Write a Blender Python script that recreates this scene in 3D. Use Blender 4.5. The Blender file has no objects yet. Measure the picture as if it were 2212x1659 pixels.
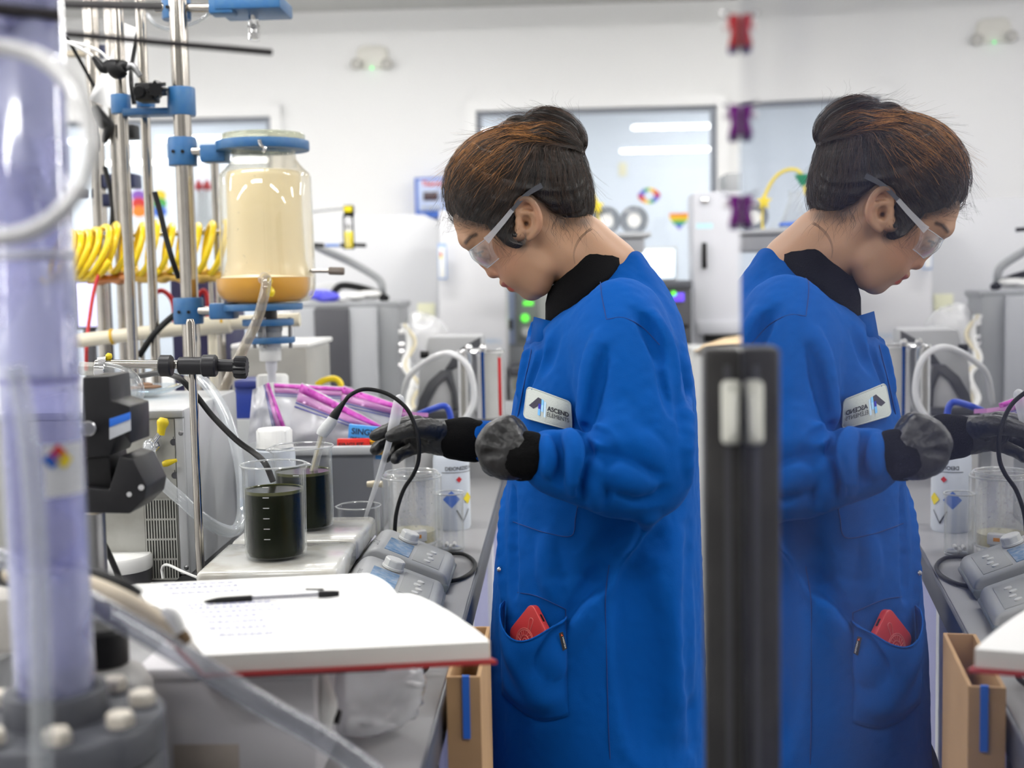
import bpy, bmesh, math, random
import numpy as np
from mathutils import Matrix, Vector
S = bpy.context.scene
COL = S.collection
random.seed(7); rng = np.random.default_rng(7)
PI = math.pi

# ------------------------------------------------------------------ camera
FPX, CXP, CYP = 2700.0, 1106.0, 829.5
CAM_H = 1.42
PITCH, ROLL = math.radians(4.75), -0.02
cam_d = bpy.data.cameras.new('camera'); cam = bpy.data.objects.new('camera', cam_d); COL.objects.link(cam)
cam_d.sensor_width = 36.0; cam_d.lens = FPX / 2212 * 36
CAM_M = Matrix.Translation((0, 0, CAM_H)) @ Matrix.Rotation(PI/2 - PITCH, 4, 'X') @ Matrix.Rotation(ROLL, 4, 'Z')
cam.matrix_world = CAM_M
cam_d.dof.use_dof = True; cam_d.dof.focus_distance = 1.87; cam_d.dof.aperture_fstop = 3.4
cam_d.clip_start = 0.02; cam_d.clip_end = 60
S.camera = cam
# ------------------------------------------------------------------ world, exposure
w = bpy.data.worlds.new('world'); S.world = w; w.use_nodes = True
w.node_tree.nodes['Background'].inputs[0].default_value = (0.9, 0.93, 1, 1)
w.node_tree.nodes['Background'].inputs[1].default_value = 0.3
S.view_settings.view_transform = 'Standard'; S.view_settings.look = 'None'
S.view_settings.gamma = 1.0; S.view_settings.use_curve_mapping = False
S.view_settings.exposure = 0.06
S.cycles.use_denoising = True
S.cycles.max_bounces = 10; S.cycles.transparent_max_bounces = 32; S.cycles.diffuse_bounces = 4
S.cycles.glossy_bounces = 5; S.cycles.transmission_bounces = 6
S.cycles.caustics_reflective = False; S.cycles.caustics_refractive = False
S.cycles.sample_clamp_indirect = 6.0
LAMP_POWER = 50.0

# ------------------------------------------------------------------ image -> place helpers
_R = np.array(CAM_M.to_3x3()); _O = np.array(CAM_M.translation)
def P(px, py, d):
    """point seen at photo pixel (px, py), d metres in front of the camera"""
    return _O + _R @ np.array([(px - CXP) / FPX * d, -(py - CYP) / FPX * d, -d])
def Pz(px, py, z):
    r = _R @ np.array([(px - CXP) / FPX, -(py - CYP) / FPX, -1.0])
    return _O + r * ((z - _O[2]) / r[2])
def mm(d): return d / FPX              # metres per pixel at distance d
def project(v):
    q = (np.asarray(v) - _O) @ _R
    return q[..., 0] / -q[..., 2] * FPX + CXP, -q[..., 1] / -q[..., 2] * FPX + CYP, -q[..., 2]
YAW = math.radians(-2.2)               # the room and the bench are turned a little to the right
RX = np.array([math.cos(YAW), math.sin(YAW), 0]); RY = np.array([-math.sin(YAW), math.cos(YAW), 0]); UP = np.array([0, 0, 1.0])
BENCH_Z = 0.94

# ------------------------------------------------------------------ materials
def nd(nt, t, **kw):
    n = nt.nodes.new(t)
    for k, v in kw.items(): setattr(n, k, v)
    return n
def mat(name, col, rough=0.5, metal=0.0, noise=None, bump=None, emit=None, spec=0.5, coat=0.0, sheen=0.0, attr=None, alpha=1.0, sss=0.0):
    """noise=(scale, amount, darker colour or None, detail), bump=(scale, strength[, stretch xyz])"""
    m = bpy.data.materials.new(name); m.use_nodes = True
    nt = m.node_tree; b = nt.nodes['Principled BSDF']
    c = tuple(col) + (1,)
    b.inputs['Base Color'].default_value = c; b.inputs['Roughness'].default_value = rough
    b.inputs['Metallic'].default_value = metal; b.inputs['Specular IOR Level'].default_value = spec
    b.inputs['Coat Weight'].default_value = coat; b.inputs['Alpha'].default_value = alpha
    if sheen: b.inputs['Sheen Weight'].default_value = sheen; b.inputs['Sheen Roughness'].default_value = 0.4
    if sss:
        b.inputs['Subsurface Weight'].default_value = sss; b.inputs['Subsurface Radius'].default_value = (0.006, 0.002, 0.001); b.inputs['Subsurface Scale'].default_value = 1.0
    src = None
    if attr:
        a = nd(nt, 'ShaderNodeAttribute', attribute_name=attr); src = a.outputs['Color']
        nt.links.new(src, b.inputs['Base Color'])
    if noise or bump:
        tc = nd(nt, 'ShaderNodeTexCoord')
    if noise:
        sc, amt = noise[0], noise[1]
        dark = noise[2] if len(noise) > 2 and noise[2] is not None else tuple(x * (1 - 0.6) for x in col)
        n = nd(nt, 'ShaderNodeTexNoise'); n.inputs['Scale'].default_value = sc; n.inputs['Detail'].default_value = noise[3] if len(noise) > 3 else 6
        r = nd(nt, 'ShaderNodeMapRange'); r.inputs[1].default_value = 0.42; r.inputs[2].default_value = 0.75; r.inputs[4].default_value = amt
        mx = nd(nt, 'ShaderNodeMix', data_type='RGBA')
        nt.links.new(tc.outputs['Object'], n.inputs['Vector']); nt.links.new(n.outputs['Fac'], r.inputs[0]); nt.links.new(r.outputs[0], mx.inputs['Factor'])
        mx.inputs['A'].default_value = c; mx.inputs['B'].default_value = tuple(dark) + (1,)
        if src: nt.links.new(src, mx.inputs['A'])
        nt.links.new(mx.outputs['Result'], b.inputs['Base Color'])
    if bump:
        n = nd(nt, 'ShaderNodeTexNoise'); n.inputs['Scale'].default_value = bump[0]; n.inputs['Detail'].default_value = 5
        v = tc.outputs['Object']
        if len(bump) > 2:
            mp = nd(nt, 'ShaderNodeMapping'); mp.inputs['Scale'].default_value = bump[2]; nt.links.new(v, mp.inputs[0]); v = mp.outputs[0]
        bp = nd(nt, 'ShaderNodeBump'); bp.inputs['Strength'].default_value = bump[1]; bp.inputs['Distance'].default_value = 0.002
        nt.links.new(v, n.inputs['Vector']); nt.links.new(n.outputs['Fac'], bp.inputs['Height']); nt.links.new(bp.outputs[0], b.inputs['Normal'])
    if emit:
        b.inputs['Emission Color'].default_value = tuple(emit[0]) + (1,); b.inputs['Emission Strength'].default_value = emit[1]
    return m
def clear(name, tint=(1, 1, 1), body=(0.8, 0.8, 0.82), haze=0.05, edge=0.35, rough=0.03, ior=1.45, wet=None):
    """thin clear wall: lets light straight through, mirrors at glancing angles; haze = share of milky body"""
    m = bpy.data.materials.new(name); m.use_nodes = True; nt = m.node_tree; nt.nodes.remove(nt.nodes['Principled BSDF'])
    out = nt.nodes['Material Output']
    tr = nd(nt, 'ShaderNodeBsdfTransparent'); tr.inputs[0].default_value = tuple(tint) + (1,)
    df = nd(nt, 'ShaderNodeBsdfPrincipled'); df.inputs['Base Color'].default_value = tuple(body) + (1,); df.inputs['Roughness'].default_value = 0.35
    df.inputs['Transmission Weight'].default_value = 0.0
    gl = nd(nt, 'ShaderNodeBsdfGlossy'); gl.inputs['Roughness'].default_value = rough; gl.inputs[0].default_value = (0.95, 0.97, 0.97, 1)
    lw = nd(nt, 'ShaderNodeLayerWeight'); lw.inputs['Blend'].default_value = 0.35
    pw = nd(nt, 'ShaderNodeMath', operation='POWER'); pw.inputs[1].default_value = 3.0
    hz = nd(nt, 'ShaderNodeMath', operation='MULTIPLY_ADD'); hz.inputs[1].default_value = edge; hz.inputs[2].default_value = haze
    nt.links.new(lw.outputs['Facing'], pw.inputs[0]); nt.links.new(pw.outputs[0], hz.inputs[0])
    fac = hz.outputs[0]
    if wet:   # drops or dirt clinging to the wall: (scale, threshold, amount)
        tc = nd(nt, 'ShaderNodeTexCoord'); vo = nd(nt, 'ShaderNodeTexNoise'); vo.inputs['Scale'].default_value = wet[0]; vo.inputs['Detail'].default_value = 3
        nt.links.new(tc.outputs['Object'], vo.inputs['Vector'])
        mr = nd(nt, 'ShaderNodeMapRange'); mr.inputs[1].default_value = wet[1]; mr.inputs[2].default_value = wet[1] + 0.12; mr.inputs[4].default_value = wet[2]
        nt.links.new(vo.outputs['Fac'], mr.inputs[0])
        ad = nd(nt, 'ShaderNodeMath', operation='ADD', use_clamp=True); nt.links.new(fac, ad.inputs[0]); nt.links.new(mr.outputs[0], ad.inputs[1]); fac = ad.outputs[0]
    m1 = nd(nt, 'ShaderNodeMixShader'); nt.links.new(fac, m1.inputs[0]); nt.links.new(tr.outputs[0], m1.inputs[1]); nt.links.new(df.outputs[0], m1.inputs[2])
    p5 = nd(nt, 'ShaderNodeMath', operation='POWER'); p5.inputs[1].default_value = 4.0; f0 = ((ior - 1) / (ior + 1)) ** 2
    lw2 = nd(nt, 'ShaderNodeLayerWeight'); lw2.inputs['Blend'].default_value = 0.5
    fr = nd(nt, 'ShaderNodeMath', operation='MULTIPLY_ADD'); fr.inputs[1].default_value = 0.8; fr.inputs[2].default_value = f0 * 1.3
    nt.links.new(lw2.outputs['Facing'], p5.inputs[0]); nt.links.new(p5.outputs[0], fr.inputs[0])
    m2 = nd(nt, 'ShaderNodeMixShader'); nt.links.new(fr.outputs[0], m2.inputs[0]); nt.links.new(m1.outputs[0], m2.inputs[1]); nt.links.new(gl.outputs[0], m2.inputs[2])
    nt.links.new(m2.outputs[0], out.inputs['Surface'])
    return m
def srgb(r, g, b):
    f = lambda c: (c / 255 / 12.92) if c / 255 <= 0.04045 else ((c / 255 + 0.055) / 1.055) ** 2.4
    return (f(r), f(g), f(b))

# ------------------------------------------------------------------ mesh helpers: each returns (verts Nx3, faces)
def T_frame(o, x, y, z): 
    m = np.eye(4); m[:3, 0] = x; m[:3, 1] = y; m[:3, 2] = z; m[:3, 3] = o; return m
def at(o, yaw=0.0, room=True, s=1.0):
    """frame on the floor plan: turned with the room plus yaw (radians)"""
    a = (YAW if room else 0) + yaw
    return T_frame(np.asarray(o, float), np.array([math.cos(a), math.sin(a), 0]) * s, np.array([-math.sin(a), math.cos(a), 0]) * s, UP * s)
def xf(g, T):
    v, f = g; v = np.asarray(v, float)
    return (v @ T[:3, :3].T + T[:3, 3], f)
def mv(g, x=0, y=0, z=0): return (np.asarray(g[0], float) + np.array([x, y, z]), g[1])
def rot(g, ax, a):
    R = np.array(Matrix.Rotation(a, 3, ax)); return (np.asarray(g[0], float) @ R.T, g[1])
def join(*gs):
    V, F, n = [], [], 0
    for v, f in gs:
        V.append(np.asarray(v, float)); F += [tuple(i + n for i in q) for q in f]; n += len(v)
    return (np.vstack(V), F)
def box(x0, x1, y0, y1, z0, z1, bev=0.0, seg=2):
    bm = bmesh.new(); bmesh.ops.create_cube(bm, size=1)
    for v in bm.verts:
        v.co = Vector(((x0 + x1) / 2 + v.co.x * (x1 - x0), (y0 + y1) / 2 + v.co.y * (y1 - y0), (z0 + z1) / 2 + v.co.z * (z1 - z0)))
    if bev: bmesh.ops.bevel(bm, geom=bm.edges[:], offset=bev, segments=seg, affect='EDGES', profile=0.5)
    return frombm(bm)
def frombm(bm):
    bm.verts.index_update()
    g = (np.array([v.co[:] for v in bm.verts]), [tuple(v.index for v in f.verts) for f in bm.faces]); bm.free(); return g
def prism(poly, z0, z1, bev=0.0, seg=2):
    """2-D outline in the x,z plane pushed along y? no: outline in x,y pushed along z"""
    bm = bmesh.new(); vs = [bm.verts.new((p[0], p[1], z0)) for p in poly]; f = bm.faces.new(vs)
    r = bmesh.ops.extrude_face_region(bm, geom=[f])
    for v in r['geom']:
        if isinstance(v, bmesh.types.BMVert): v.co.z = z1
    bmesh.ops.recalc_face_normals(bm, faces=bm.faces[:])
    if bev: bmesh.ops.bevel(bm, geom=bm.edges[:], offset=bev, segments=seg, affect='EDGES', profile=0.5)
    return frombm(bm)
def side(g):   # outline drawn in x,y -> stands up in x,z (depth along y)
    v = np.asarray(g[0], float); return (np.stack([v[:, 0], -v[:, 2], v[:, 1]], 1), g[1])
def lathe(prof, n=32, cap=True):
    """profile [(r, z)...] turned about z; r = 0 ends closed"""
    V, F, rows = [], [], []
    for r, z in prof:
        if r < 1e-7: rows.append([len(V)]); V.append((0, 0, z))
        else:
            rows.append(list(range(len(V), len(V) + n)))
            for k in range(n): a = 2 * PI * k / n; V.append((r * math.cos(a), r * math.sin(a), z))
    for A, B in zip(rows, rows[1:]):
        for k in range(n):
            k2 = (k + 1) % n
            if len(A) == 1 and len(B) == 1: continue
            if len(A) == 1: F.append((A[0], B[k], B[k2]))
            elif len(B) == 1: F.append((A[k], B[0], A[k2])) if False else F.append((A[k2], A[k], B[0]))
            else: F.append((A[k], A[k2], B[k2], B[k]))
    if cap:
        if len(rows[0]) > 1: F.append(tuple(reversed(rows[0])))
        if len(rows[-1]) > 1: F.append(tuple(rows[-1]))
    return (np.array(V, float), F)
def smooth_pts(pts, n=8):
    p = np.asarray(pts, float); out = []
    q = np.vstack([2 * p[0] - p[1], p, 2 * p[-1] - p[-2]])
    for i in range(1, len(q) - 2):
        for k in range(n):
            t = k / n; a, b, c, d = q[i - 1], q[i], q[i + 1], q[i + 2]
            out.append(0.5 * (2 * b + (c - a) * t + (2 * a - 5 * b + 4 * c - d) * t * t + (3 * b - a - 3 * c + d) * t ** 3))
    out.append(p[-1]); return np.array(out)
def tube(pts, r, n=10, sm=6, hollow=None, cap=True):
    """round tube along points; r a number or one per given point"""
    p = np.asarray(pts, float); rr = np.full(len(p), r, float) if np.isscalar(r) else np.asarray(r, float)
    if sm and len(p) > 2:
        pr = smooth_pts(np.hstack([p, rr[:, None]]), sm); p, rr = pr[:, :3], pr[:, 3]
    t = np.gradient(p, axis=0); t /= np.linalg.norm(t, axis=1)[:, None] + 1e-12
    u = np.cross(t[0], [0.3, 0.2, 1.0]); u /= np.linalg.norm(u)
    V, F = [], []
    for i in range(len(p)):
        u = u - t[i] * u.dot(t[i]); u /= np.linalg.norm(u); v = np.cross(t[i], u)
        for k in range(n):
            a = 2 * PI * k / n; V.append(p[i] + rr[i] * (math.cos(a) * u + math.sin(a) * v))
    for i in range(len(p) - 1):
        for k in range(n):
            k2 = (k + 1) % n; F.append((i * n + k, i * n + k2, (i + 1) * n + k2, (i + 1) * n + k))
    if cap: F.append(tuple(range(n - 1, -1, -1))); F.append(tuple((len(p) - 1) * n + k for k in range(n)))
    return (np.array(V), F)
def cyl(a, b, r, n=24, bev=0.0, r2=None):
    a, b = np.asarray(a, float), np.asarray(b, float); L = np.linalg.norm(b - a); r2 = r if r2 is None else r2
    pr = [(r, 0), (r2, L)] if not bev else [(r - bev, 0), (r, bev), (r2, L - bev), (r2 - bev, L)]
    g = lathe(pr, n); z = (b - a) / L; x = np.cross([0.31, 0.95, 0.1], z); x /= np.linalg.norm(x)
    return xf(g, T_frame(a, x, np.cross(z, x), z))
def along(a, b, up=(0, 0, 1)):
    """frame at a with z towards b"""
    a, b = np.asarray(a, float), np.asarray(b, float); z = (b - a) / np.linalg.norm(b - a)
    x = np.cross(np.asarray(up, float), z)
    if np.linalg.norm(x) < 1e-4: x = np.array([1.0, 0, 0])
    x /= np.linalg.norm(x); return T_frame(a, x, np.cross(z, x), z)
def ball(c, r, n=16, m=10, s=(1, 1, 1)):
    g = lathe([(r * math.sin(PI * i / m), -r * math.cos(PI * i / m)) for i in range(m + 1)], n)
    return (g[0] * np.array(s) + np.asarray(c, float), g[1])
def sheet(grid):
    g = np.asarray(grid, float); a, b = g.shape[:2]
    return (g.reshape(-1, 3), [(i * b + j, i * b + j + 1, (i + 1) * b + j + 1, (i + 1) * b + j) for i in range(a - 1) for j in range(b - 1)])
def thick(g, t, nrm=None):
    """open sheet -> closed slab of thickness t (pushed along -normal)"""
    v, f = np.asarray(g[0], float), g[1]; n = len(v)
    N = np.zeros_like(v)
    for q in f:
        c = np.cross(v[q[1]] - v[q[0]], v[q[-1]] - v[q[0]])
        for i in q: N[i] += c
    N /= np.linalg.norm(N, axis=1)[:, None] + 1e-12
    V = np.vstack([v, v - N * t]); E = {}
    for q in f:
        for i in range(len(q)): e = (q[i], q[(i + 1) % len(q)]); E[e] = 1
    F = list(f) + [tuple(i + n for i in reversed(q)) for q in f]
    for (a, b) in E:
        if (b, a) not in E: F.append((b, a, a + n, b + n))
    return (V, F)

# ------------------------------------------------------------------ object helpers
def link(name, me, parent=None, m=None):
    o = bpy.data.objects.new(name, me); COL.objects.link(o)
    if parent is not None:
        o.parent = parent; o.matrix_parent_inverse = Matrix.Translation(parent.get('_at', (0, 0, 0))).inverted() if '_at' in parent else Matrix()
    return o
def obj(name, g, m, parent=None, smooth=40, label=None):
    me = bpy.data.meshes.new(name); v, f = g
    me.from_pydata([tuple(x) for x in np.asarray(v, float).tolist()], [], [tuple(int(i) for i in q) for q in f]); me.update()
    for k in (m if isinstance(m, (list, tuple)) else [m]): me.materials.append(k)
    if smooth:
        me.shade_smooth()
        if smooth < 180: me.set_sharp_from_angle(angle=math.radians(smooth))
    o = link(name, me, parent)
    if label: o['label'] = label
    return o
ROOTS = {}
def thing(name, label, cat, loc=(0, 0, 0), group=None):
    o = bpy.data.objects.new(name, None); COL.objects.link(o); o.empty_display_size = 0.05
    o.location = Vector([float(x) for x in loc]); o['label'] = label; o['category'] = cat
    if group: o['group'] = group
    ROOTS[o.name] = Vector([float(x) for x in loc])
    return o
def part(name, g, m, root, smooth=40, label=None):
    """a part (or, when root is itself a part, a sub-part); shapes are given in world space"""
    o = obj(name, g, m, None, smooth, label); o.parent = root
    r = root
    if r.name in ROOTS: o.matrix_parent_inverse = Matrix.Translation(-ROOTS[r.name])
    return o
def tag(o, label, cat, group=None):
    o['label'] = label; o['category'] = cat
    if group: o['group'] = group
    return o
def struct(o): o['kind'] = 'structure'; return o
def text_geo(s, size=1.0, align='LEFT', extrude=0.0, bold=0.0, space=1.0):
    """flat lettering in x,y, as verts and faces"""
    cu = bpy.data.curves.new('t', 'FONT'); cu.body = s; cu.size = size; cu.align_x = align; cu.extrude = extrude; cu.resolution_u = 3; cu.offset = bold; cu.space_character = space
    o = bpy.data.objects.new('t', cu); COL.objects.link(o); dg = bpy.context.evaluated_depsgraph_get(); dg.update()
    me = o.evaluated_get(dg).to_mesh()
    g = (np.array([v.co[:] for v in me.vertices]).reshape(-1, 3), [tuple(p.vertices) for p in me.polygons])
    o.evaluated_get(dg).to_mesh_clear(); bpy.data.objects.remove(o); bpy.data.curves.remove(cu); return g
def multi(name, items, root, smooth=40):
    """one mesh of several (geometry, material) pieces: flat print laid on its backing"""
    V, F, MI, ms = [], [], [], []; n = 0
    for g, m in items:
        if m not in ms: ms.append(m)
        V.append(np.asarray(g[0], float)); F += [tuple(i + n for i in q) for q in g[1]]; MI += [ms.index(m)] * len(g[1]); n += len(g[0])
    me = bpy.data.meshes.new(name); me.from_pydata([tuple(x) for x in np.vstack(V).tolist()], [], F); me.update()
    for m in ms: me.materials.append(m)
    me.polygons.foreach_set('material_index', MI)
    me.shade_smooth(); me.set_sharp_from_angle(angle=math.radians(smooth))
    o = link(name, me)
    if root is not None:
        o.parent = root
        if root.name in ROOTS: o.matrix_parent_inverse = Matrix.Translation(-ROOTS[root.name])
    return o
# ------------------------------------------------------------------ sculpting: distance fields turned into one smooth mesh
class Clay:
    def __init__(s, lo, hi, vox):
        s.lo = np.asarray(lo, float); s.vox = vox
        s.n = np.ceil((np.asarray(hi, float) - s.lo) / vox).astype(int) + 1
        s.D = np.full(tuple(s.n), 1.0, np.float32)
        s.ax = [(s.lo[i] + vox * np.arange(s.n[i])).astype(np.float32) for i in range(3)]
    def sl(s, lo, hi, pad):
        a = np.clip(np.floor((np.asarray(lo) - pad - s.lo) / s.vox).astype(int), 0, s.n)
        b = np.clip(np.ceil((np.asarray(hi) + pad - s.lo) / s.vox).astype(int) + 1, 0, s.n)
        return tuple(slice(i, j) for i, j in zip(a, b))
    def grid(s, q): return s.ax[0][q[0]][:, None, None], s.ax[1][q[1]][None, :, None], s.ax[2][q[2]][None, None, :]
    def put(s, q, d, k, sub=False):
        a = s.D[q]
        if a.size == 0: return
        if sub:
            d = -d; h = np.clip(0.5 - 0.5 * (a - d) / k, 0, 1) if k else None   # smooth max(a, d)
            s.D[q] = (np.maximum(a, d) if not k else a * (1 - h) + d * h + k * h * (1 - h)).astype(np.float32); return
        if not k: s.D[q] = np.minimum(a, d); return
        h = np.clip(0.5 + 0.5 * (d - a) / k, 0, 1)
        s.D[q] = (d * (1 - h) + a * h - k * h * (1 - h)).astype(np.float32)
    def ell(s, c, r, k=0.01, M=None, sub=False):
        """ellipsoid at c, radii r, axes = columns of M"""
        c = np.asarray(c, float); r = np.asarray(r, float); m = r.max(); q = s.sl(c - m, c + m, k + 3 * s.vox)
        X, Y, Z = s.grid(q); X, Y, Z = X - np.float32(c[0]), Y - np.float32(c[1]), Z - np.float32(c[2])
        if M is None: a, b, e = X / r[0], Y / r[1], Z / r[2]; a2, b2, e2 = X / r[0] ** 2, Y / r[1] ** 2, Z / r[2] ** 2
        else:
            M = np.asarray(M, np.float32); L = [X * M[0, i] + Y * M[1, i] + Z * M[2, i] for i in range(3)]
            a, b, e = (L[i] / np.float32(r[i]) for i in range(3)); a2, b2, e2 = (L[i] / np.float32(r[i] ** 2) for i in range(3))
        k0 = np.sqrt(a * a + b * b + e * e); k1 = np.sqrt(a2 * a2 + b2 * b2 + e2 * e2) + 1e-9
        s.put(q, k0 * (k0 - 1) / k1, k, sub)
    def cone(s, a, b, ra, rb, k=0.01, sub=False):
        a, b = np.asarray(a, float), np.asarray(b, float); m = max(ra, rb)
        q = s.sl(np.minimum(a, b) - m, np.maximum(a, b) + m, k + 3 * s.vox); X, Y, Z = s.grid(q)
        ab = b - a; L = ab.dot(ab) + 1e-12
        t = np.clip(((X - np.float32(a[0])) * ab[0] + (Y - np.float32(a[1])) * ab[1] + (Z - np.float32(a[2])) * ab[2]) / L, 0, 1).astype(np.float32)
        d = np.sqrt((X - a[0] - t * ab[0]) ** 2 + (Y - a[1] - t * ab[1]) ** 2 + (Z - a[2] - t * ab[2]) ** 2) - (ra + (rb - ra) * t)
        s.put(q, d.astype(np.float32), k, sub)
    def chain(s, pts, rs, k=0.01, sub=False, sm=0):
        pts = np.asarray(pts, float); rs = np.full(len(pts), rs, float) if np.isscalar(rs) else np.asarray(rs, float)
        if sm: z = smooth_pts(np.hstack([pts, rs[:, None]]), sm); pts, rs = z[:, :3], z[:, 3]
        for i in range(len(pts) - 1): s.cone(pts[i], pts[i + 1], rs[i], rs[i + 1], k, sub)
    def stack(s, levels, k=0.01, p=2.0, sub=False):
        """upright body: levels (z, cx, cy, ax, ay) of (super)ellipses across x,y, any order of z"""
        lv = np.array(sorted(levels), float); z0, z1 = lv[0, 0], lv[-1, 0]
        m = max(lv[:, 3].max(), lv[:, 4].max()); c0 = lv[:, 1:3].min(0) - m; c1 = lv[:, 1:3].max(0) + m
        q = s.sl([c0[0], c0[1], z0], [c1[0], c1[1], z1], k + 3 * s.vox); X, Y, Z = s.grid(q)
        zz = s.ax[2][q[2]]; zc = np.clip(zz, z0, z1); it = lambda i: pchip(lv[:, 0], lv[:, i], zc).astype(np.float32)[None, None, :]
        cx, cy, ax, ay = it(1), it(2), it(3), it(4)
        u, v = np.abs((X - cx) / ax), np.abs((Y - cy) / ay)
        r = (u ** p + v ** p) ** (1 / p)
        d = (r - 1) * np.minimum(ax, ay) * np.where(r > 1e-3, np.sqrt(u * u + v * v) / np.sqrt((u * ax / np.minimum(ax, ay)) ** 2 * 0 + u * u + v * v + 1e-9), 1)
        dz = (np.abs(zz - (z0 + z1) / 2) - (z1 - z0) / 2)[None, None, :]
        s.put(q, np.maximum(d, dz).astype(np.float32), k, sub)
    def at(s, p):
        p = np.asarray(p, float); g = (p - s.lo) / s.vox; g = np.clip(g, 0, np.array(s.n) - 1.001); i = np.floor(g).astype(int); f = g - i; r = 0
        for dx in (0, 1):
            for dy in (0, 1):
                for dz in (0, 1):
                    w = (f[..., 0] if dx else 1 - f[..., 0]) * (f[..., 1] if dy else 1 - f[..., 1]) * (f[..., 2] if dz else 1 - f[..., 2])
                    r = r + w * s.D[i[..., 0] + dx, i[..., 1] + dy, i[..., 2] + dz]
        return r
    def grad(s, p):
        e = s.vox; p = np.asarray(p, float); g = np.stack([s.at(p + d) - s.at(p - d) for d in np.eye(3) * e], -1)
        return g / (np.linalg.norm(g, axis=-1, keepdims=True) + 1e-9)
    def snap(s, p, off=0.0, it=4):
        for _ in range(it): p = p - s.grad(p) * (s.at(p) - off)[..., None]
        return p
    def hit(s, px, py, off=0.0, d0=1.2, d1=2.5):
        """first surface point in the direction of photo pixels px, py (arrays)"""
        px, py = np.broadcast_arrays(np.asarray(px, float), np.asarray(py, float)); sh = px.shape; px, py = px.ravel(), py.ravel()
        r = np.stack([(px - CXP) / FPX, -(py - CYP) / FPX, -np.ones_like(px)], -1) @ _R.T
        t = np.full(len(px), d0); hi = s.lo + s.vox * (np.array(s.n) - 1)
        for _ in range(int((d1 - d0) / 0.004)):
            p = _O + r * t[:, None]; ins = ((p > s.lo) & (p < hi)).all(1)
            d = np.where(ins, s.at(np.clip(p, s.lo, hi)), 0.004); d = np.where(ins & (d > 0.5), 0.004, d) - off
            t = np.where(d > 0.0004, np.minimum(t + np.clip(d * 0.7, 0.0004, 0.004), d1), t)
        return (_O + r * t[:, None]).reshape(sh + (3,)), t.reshape(sh)
    def mesh(s):
        D = s.D; nx, ny, nz = D.shape; ins = D < 0
        C = [(i, j, k) for i in (0, 1) for j in (0, 1) for k in (0, 1)]
        sub = lambda A, c: A[c[0]:nx - 1 + c[0], c[1]:ny - 1 + c[1], c[2]:nz - 1 + c[2]]
        cnt = sum(sub(ins, c).astype(np.int8) for c in C); act = (cnt > 0) & (cnt < 8)
        idx = np.argwhere(act); vid = np.full(act.shape, -1, np.int64); vid[act] = np.arange(len(idx))
        pos = np.zeros((len(idx), 3)); num = np.zeros(len(idx))
        cv = {c: D[idx[:, 0] + c[0], idx[:, 1] + c[1], idx[:, 2] + c[2]].astype(float) for c in C}
        for c in C:
            for a in range(3):
                if c[a] == 0:
                    e = list(c); e[a] = 1; e = tuple(e); va, vb = cv[c], cv[e]; x = (va < 0) != (vb < 0)
                    t = np.where(x, va / np.where(x, va - vb, 1), 0); p = np.tile(np.array(c, float), (len(idx), 1)); p[:, a] = t
                    pos += np.where(x[:, None], p, 0); num += x
        V = s.lo + s.vox * (idx + pos / num[:, None]); F = []
        for a in range(3):
            b, c = (a + 1) % 3, (a + 2) % 3
            A0 = [slice(None)] * 3; A1 = [slice(None)] * 3; A0[a] = slice(0, -1); A1[a] = slice(1, None)
            x = np.argwhere(ins[tuple(A0)] != ins[tuple(A1)])
            x = x[(x[:, b] > 0) & (x[:, c] > 0) & (x[:, b] < D.shape[b] - 1) & (x[:, c] < D.shape[c] - 1)]
            o = np.zeros(3, int); eb = o.copy(); eb[b] = 1; ec = o.copy(); ec[c] = 1
            q = np.stack([vid[tuple((x - d).T)] for d in (o, eb, eb + ec, ec)], 1)
            flip = ~ins[tuple(x.T)]; q[flip] = q[flip][:, ::-1]; F.append(q)
        F = np.vstack(F); return V, F
def pchip(x, y, xq):
    """smooth monotone-ish interpolation"""
    x, y = np.asarray(x, float), np.asarray(y, float); h = np.diff(x); s = np.diff(y) / h
    m = np.zeros_like(y); m[0], m[-1] = s[0], s[-1]
    for i in range(1, len(x) - 1): m[i] = 0 if s[i - 1] * s[i] <= 0 else 2 * s[i - 1] * s[i] / (s[i - 1] + s[i])
    i = np.clip(np.searchsorted(x, xq) - 1, 0, len(x) - 2); t = (xq - x[i]) / h[i]
    return (1 + 2 * t) * (1 - t) ** 2 * y[i] + t * (1 - t) ** 2 * h[i] * m[i] + t * t * (3 - 2 * t) * y[i + 1] + t * t * (t - 1) * h[i] * m[i + 1]
def clay_obj(name, VF, m, root, colors=None, smoothit=0):
    V, F = VF
    me = bpy.data.meshes.new(name); me.vertices.add(len(V)); me.vertices.foreach_set('co', V.astype(np.float32).ravel())
    me.loops.add(F.size); me.loops.foreach_set('vertex_index', F.ravel().astype(np.int32))
    me.polygons.add(len(F)); me.polygons.foreach_set('loop_start', np.arange(0, F.size, 4, dtype=np.int32))
    me.update(calc_edges=True); me.validate()
    for k in (m if isinstance(m, (list, tuple)) else [m]): me.materials.append(k)
    me.shade_smooth()
    if colors is not None:
        at = me.color_attributes.new('Col', 'FLOAT_COLOR', 'POINT'); at.data.foreach_set('color', np.hstack([colors, np.ones((len(colors), 1))]).astype(np.float32).ravel())
    o = link(name, me)
    if root is not None:
        o.parent = root
        if root.name in ROOTS: o.matrix_parent_inverse = Matrix.Translation(-ROOTS[root.name])
    return o
def relax(V, F, n=1, w=0.5):
    for _ in range(n):
        A = np.zeros_like(V); c = np.zeros(len(V))
        for i in range(4):
            for j in ((i + 1) % 4, (i - 1) % 4): np.add.at(A, F[:, i], V[F[:, j]]); np.add.at(c, F[:, i], 1)
        V = V * (1 - w) + w * A / np.maximum(c, 1)[:, None]
    return V
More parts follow.
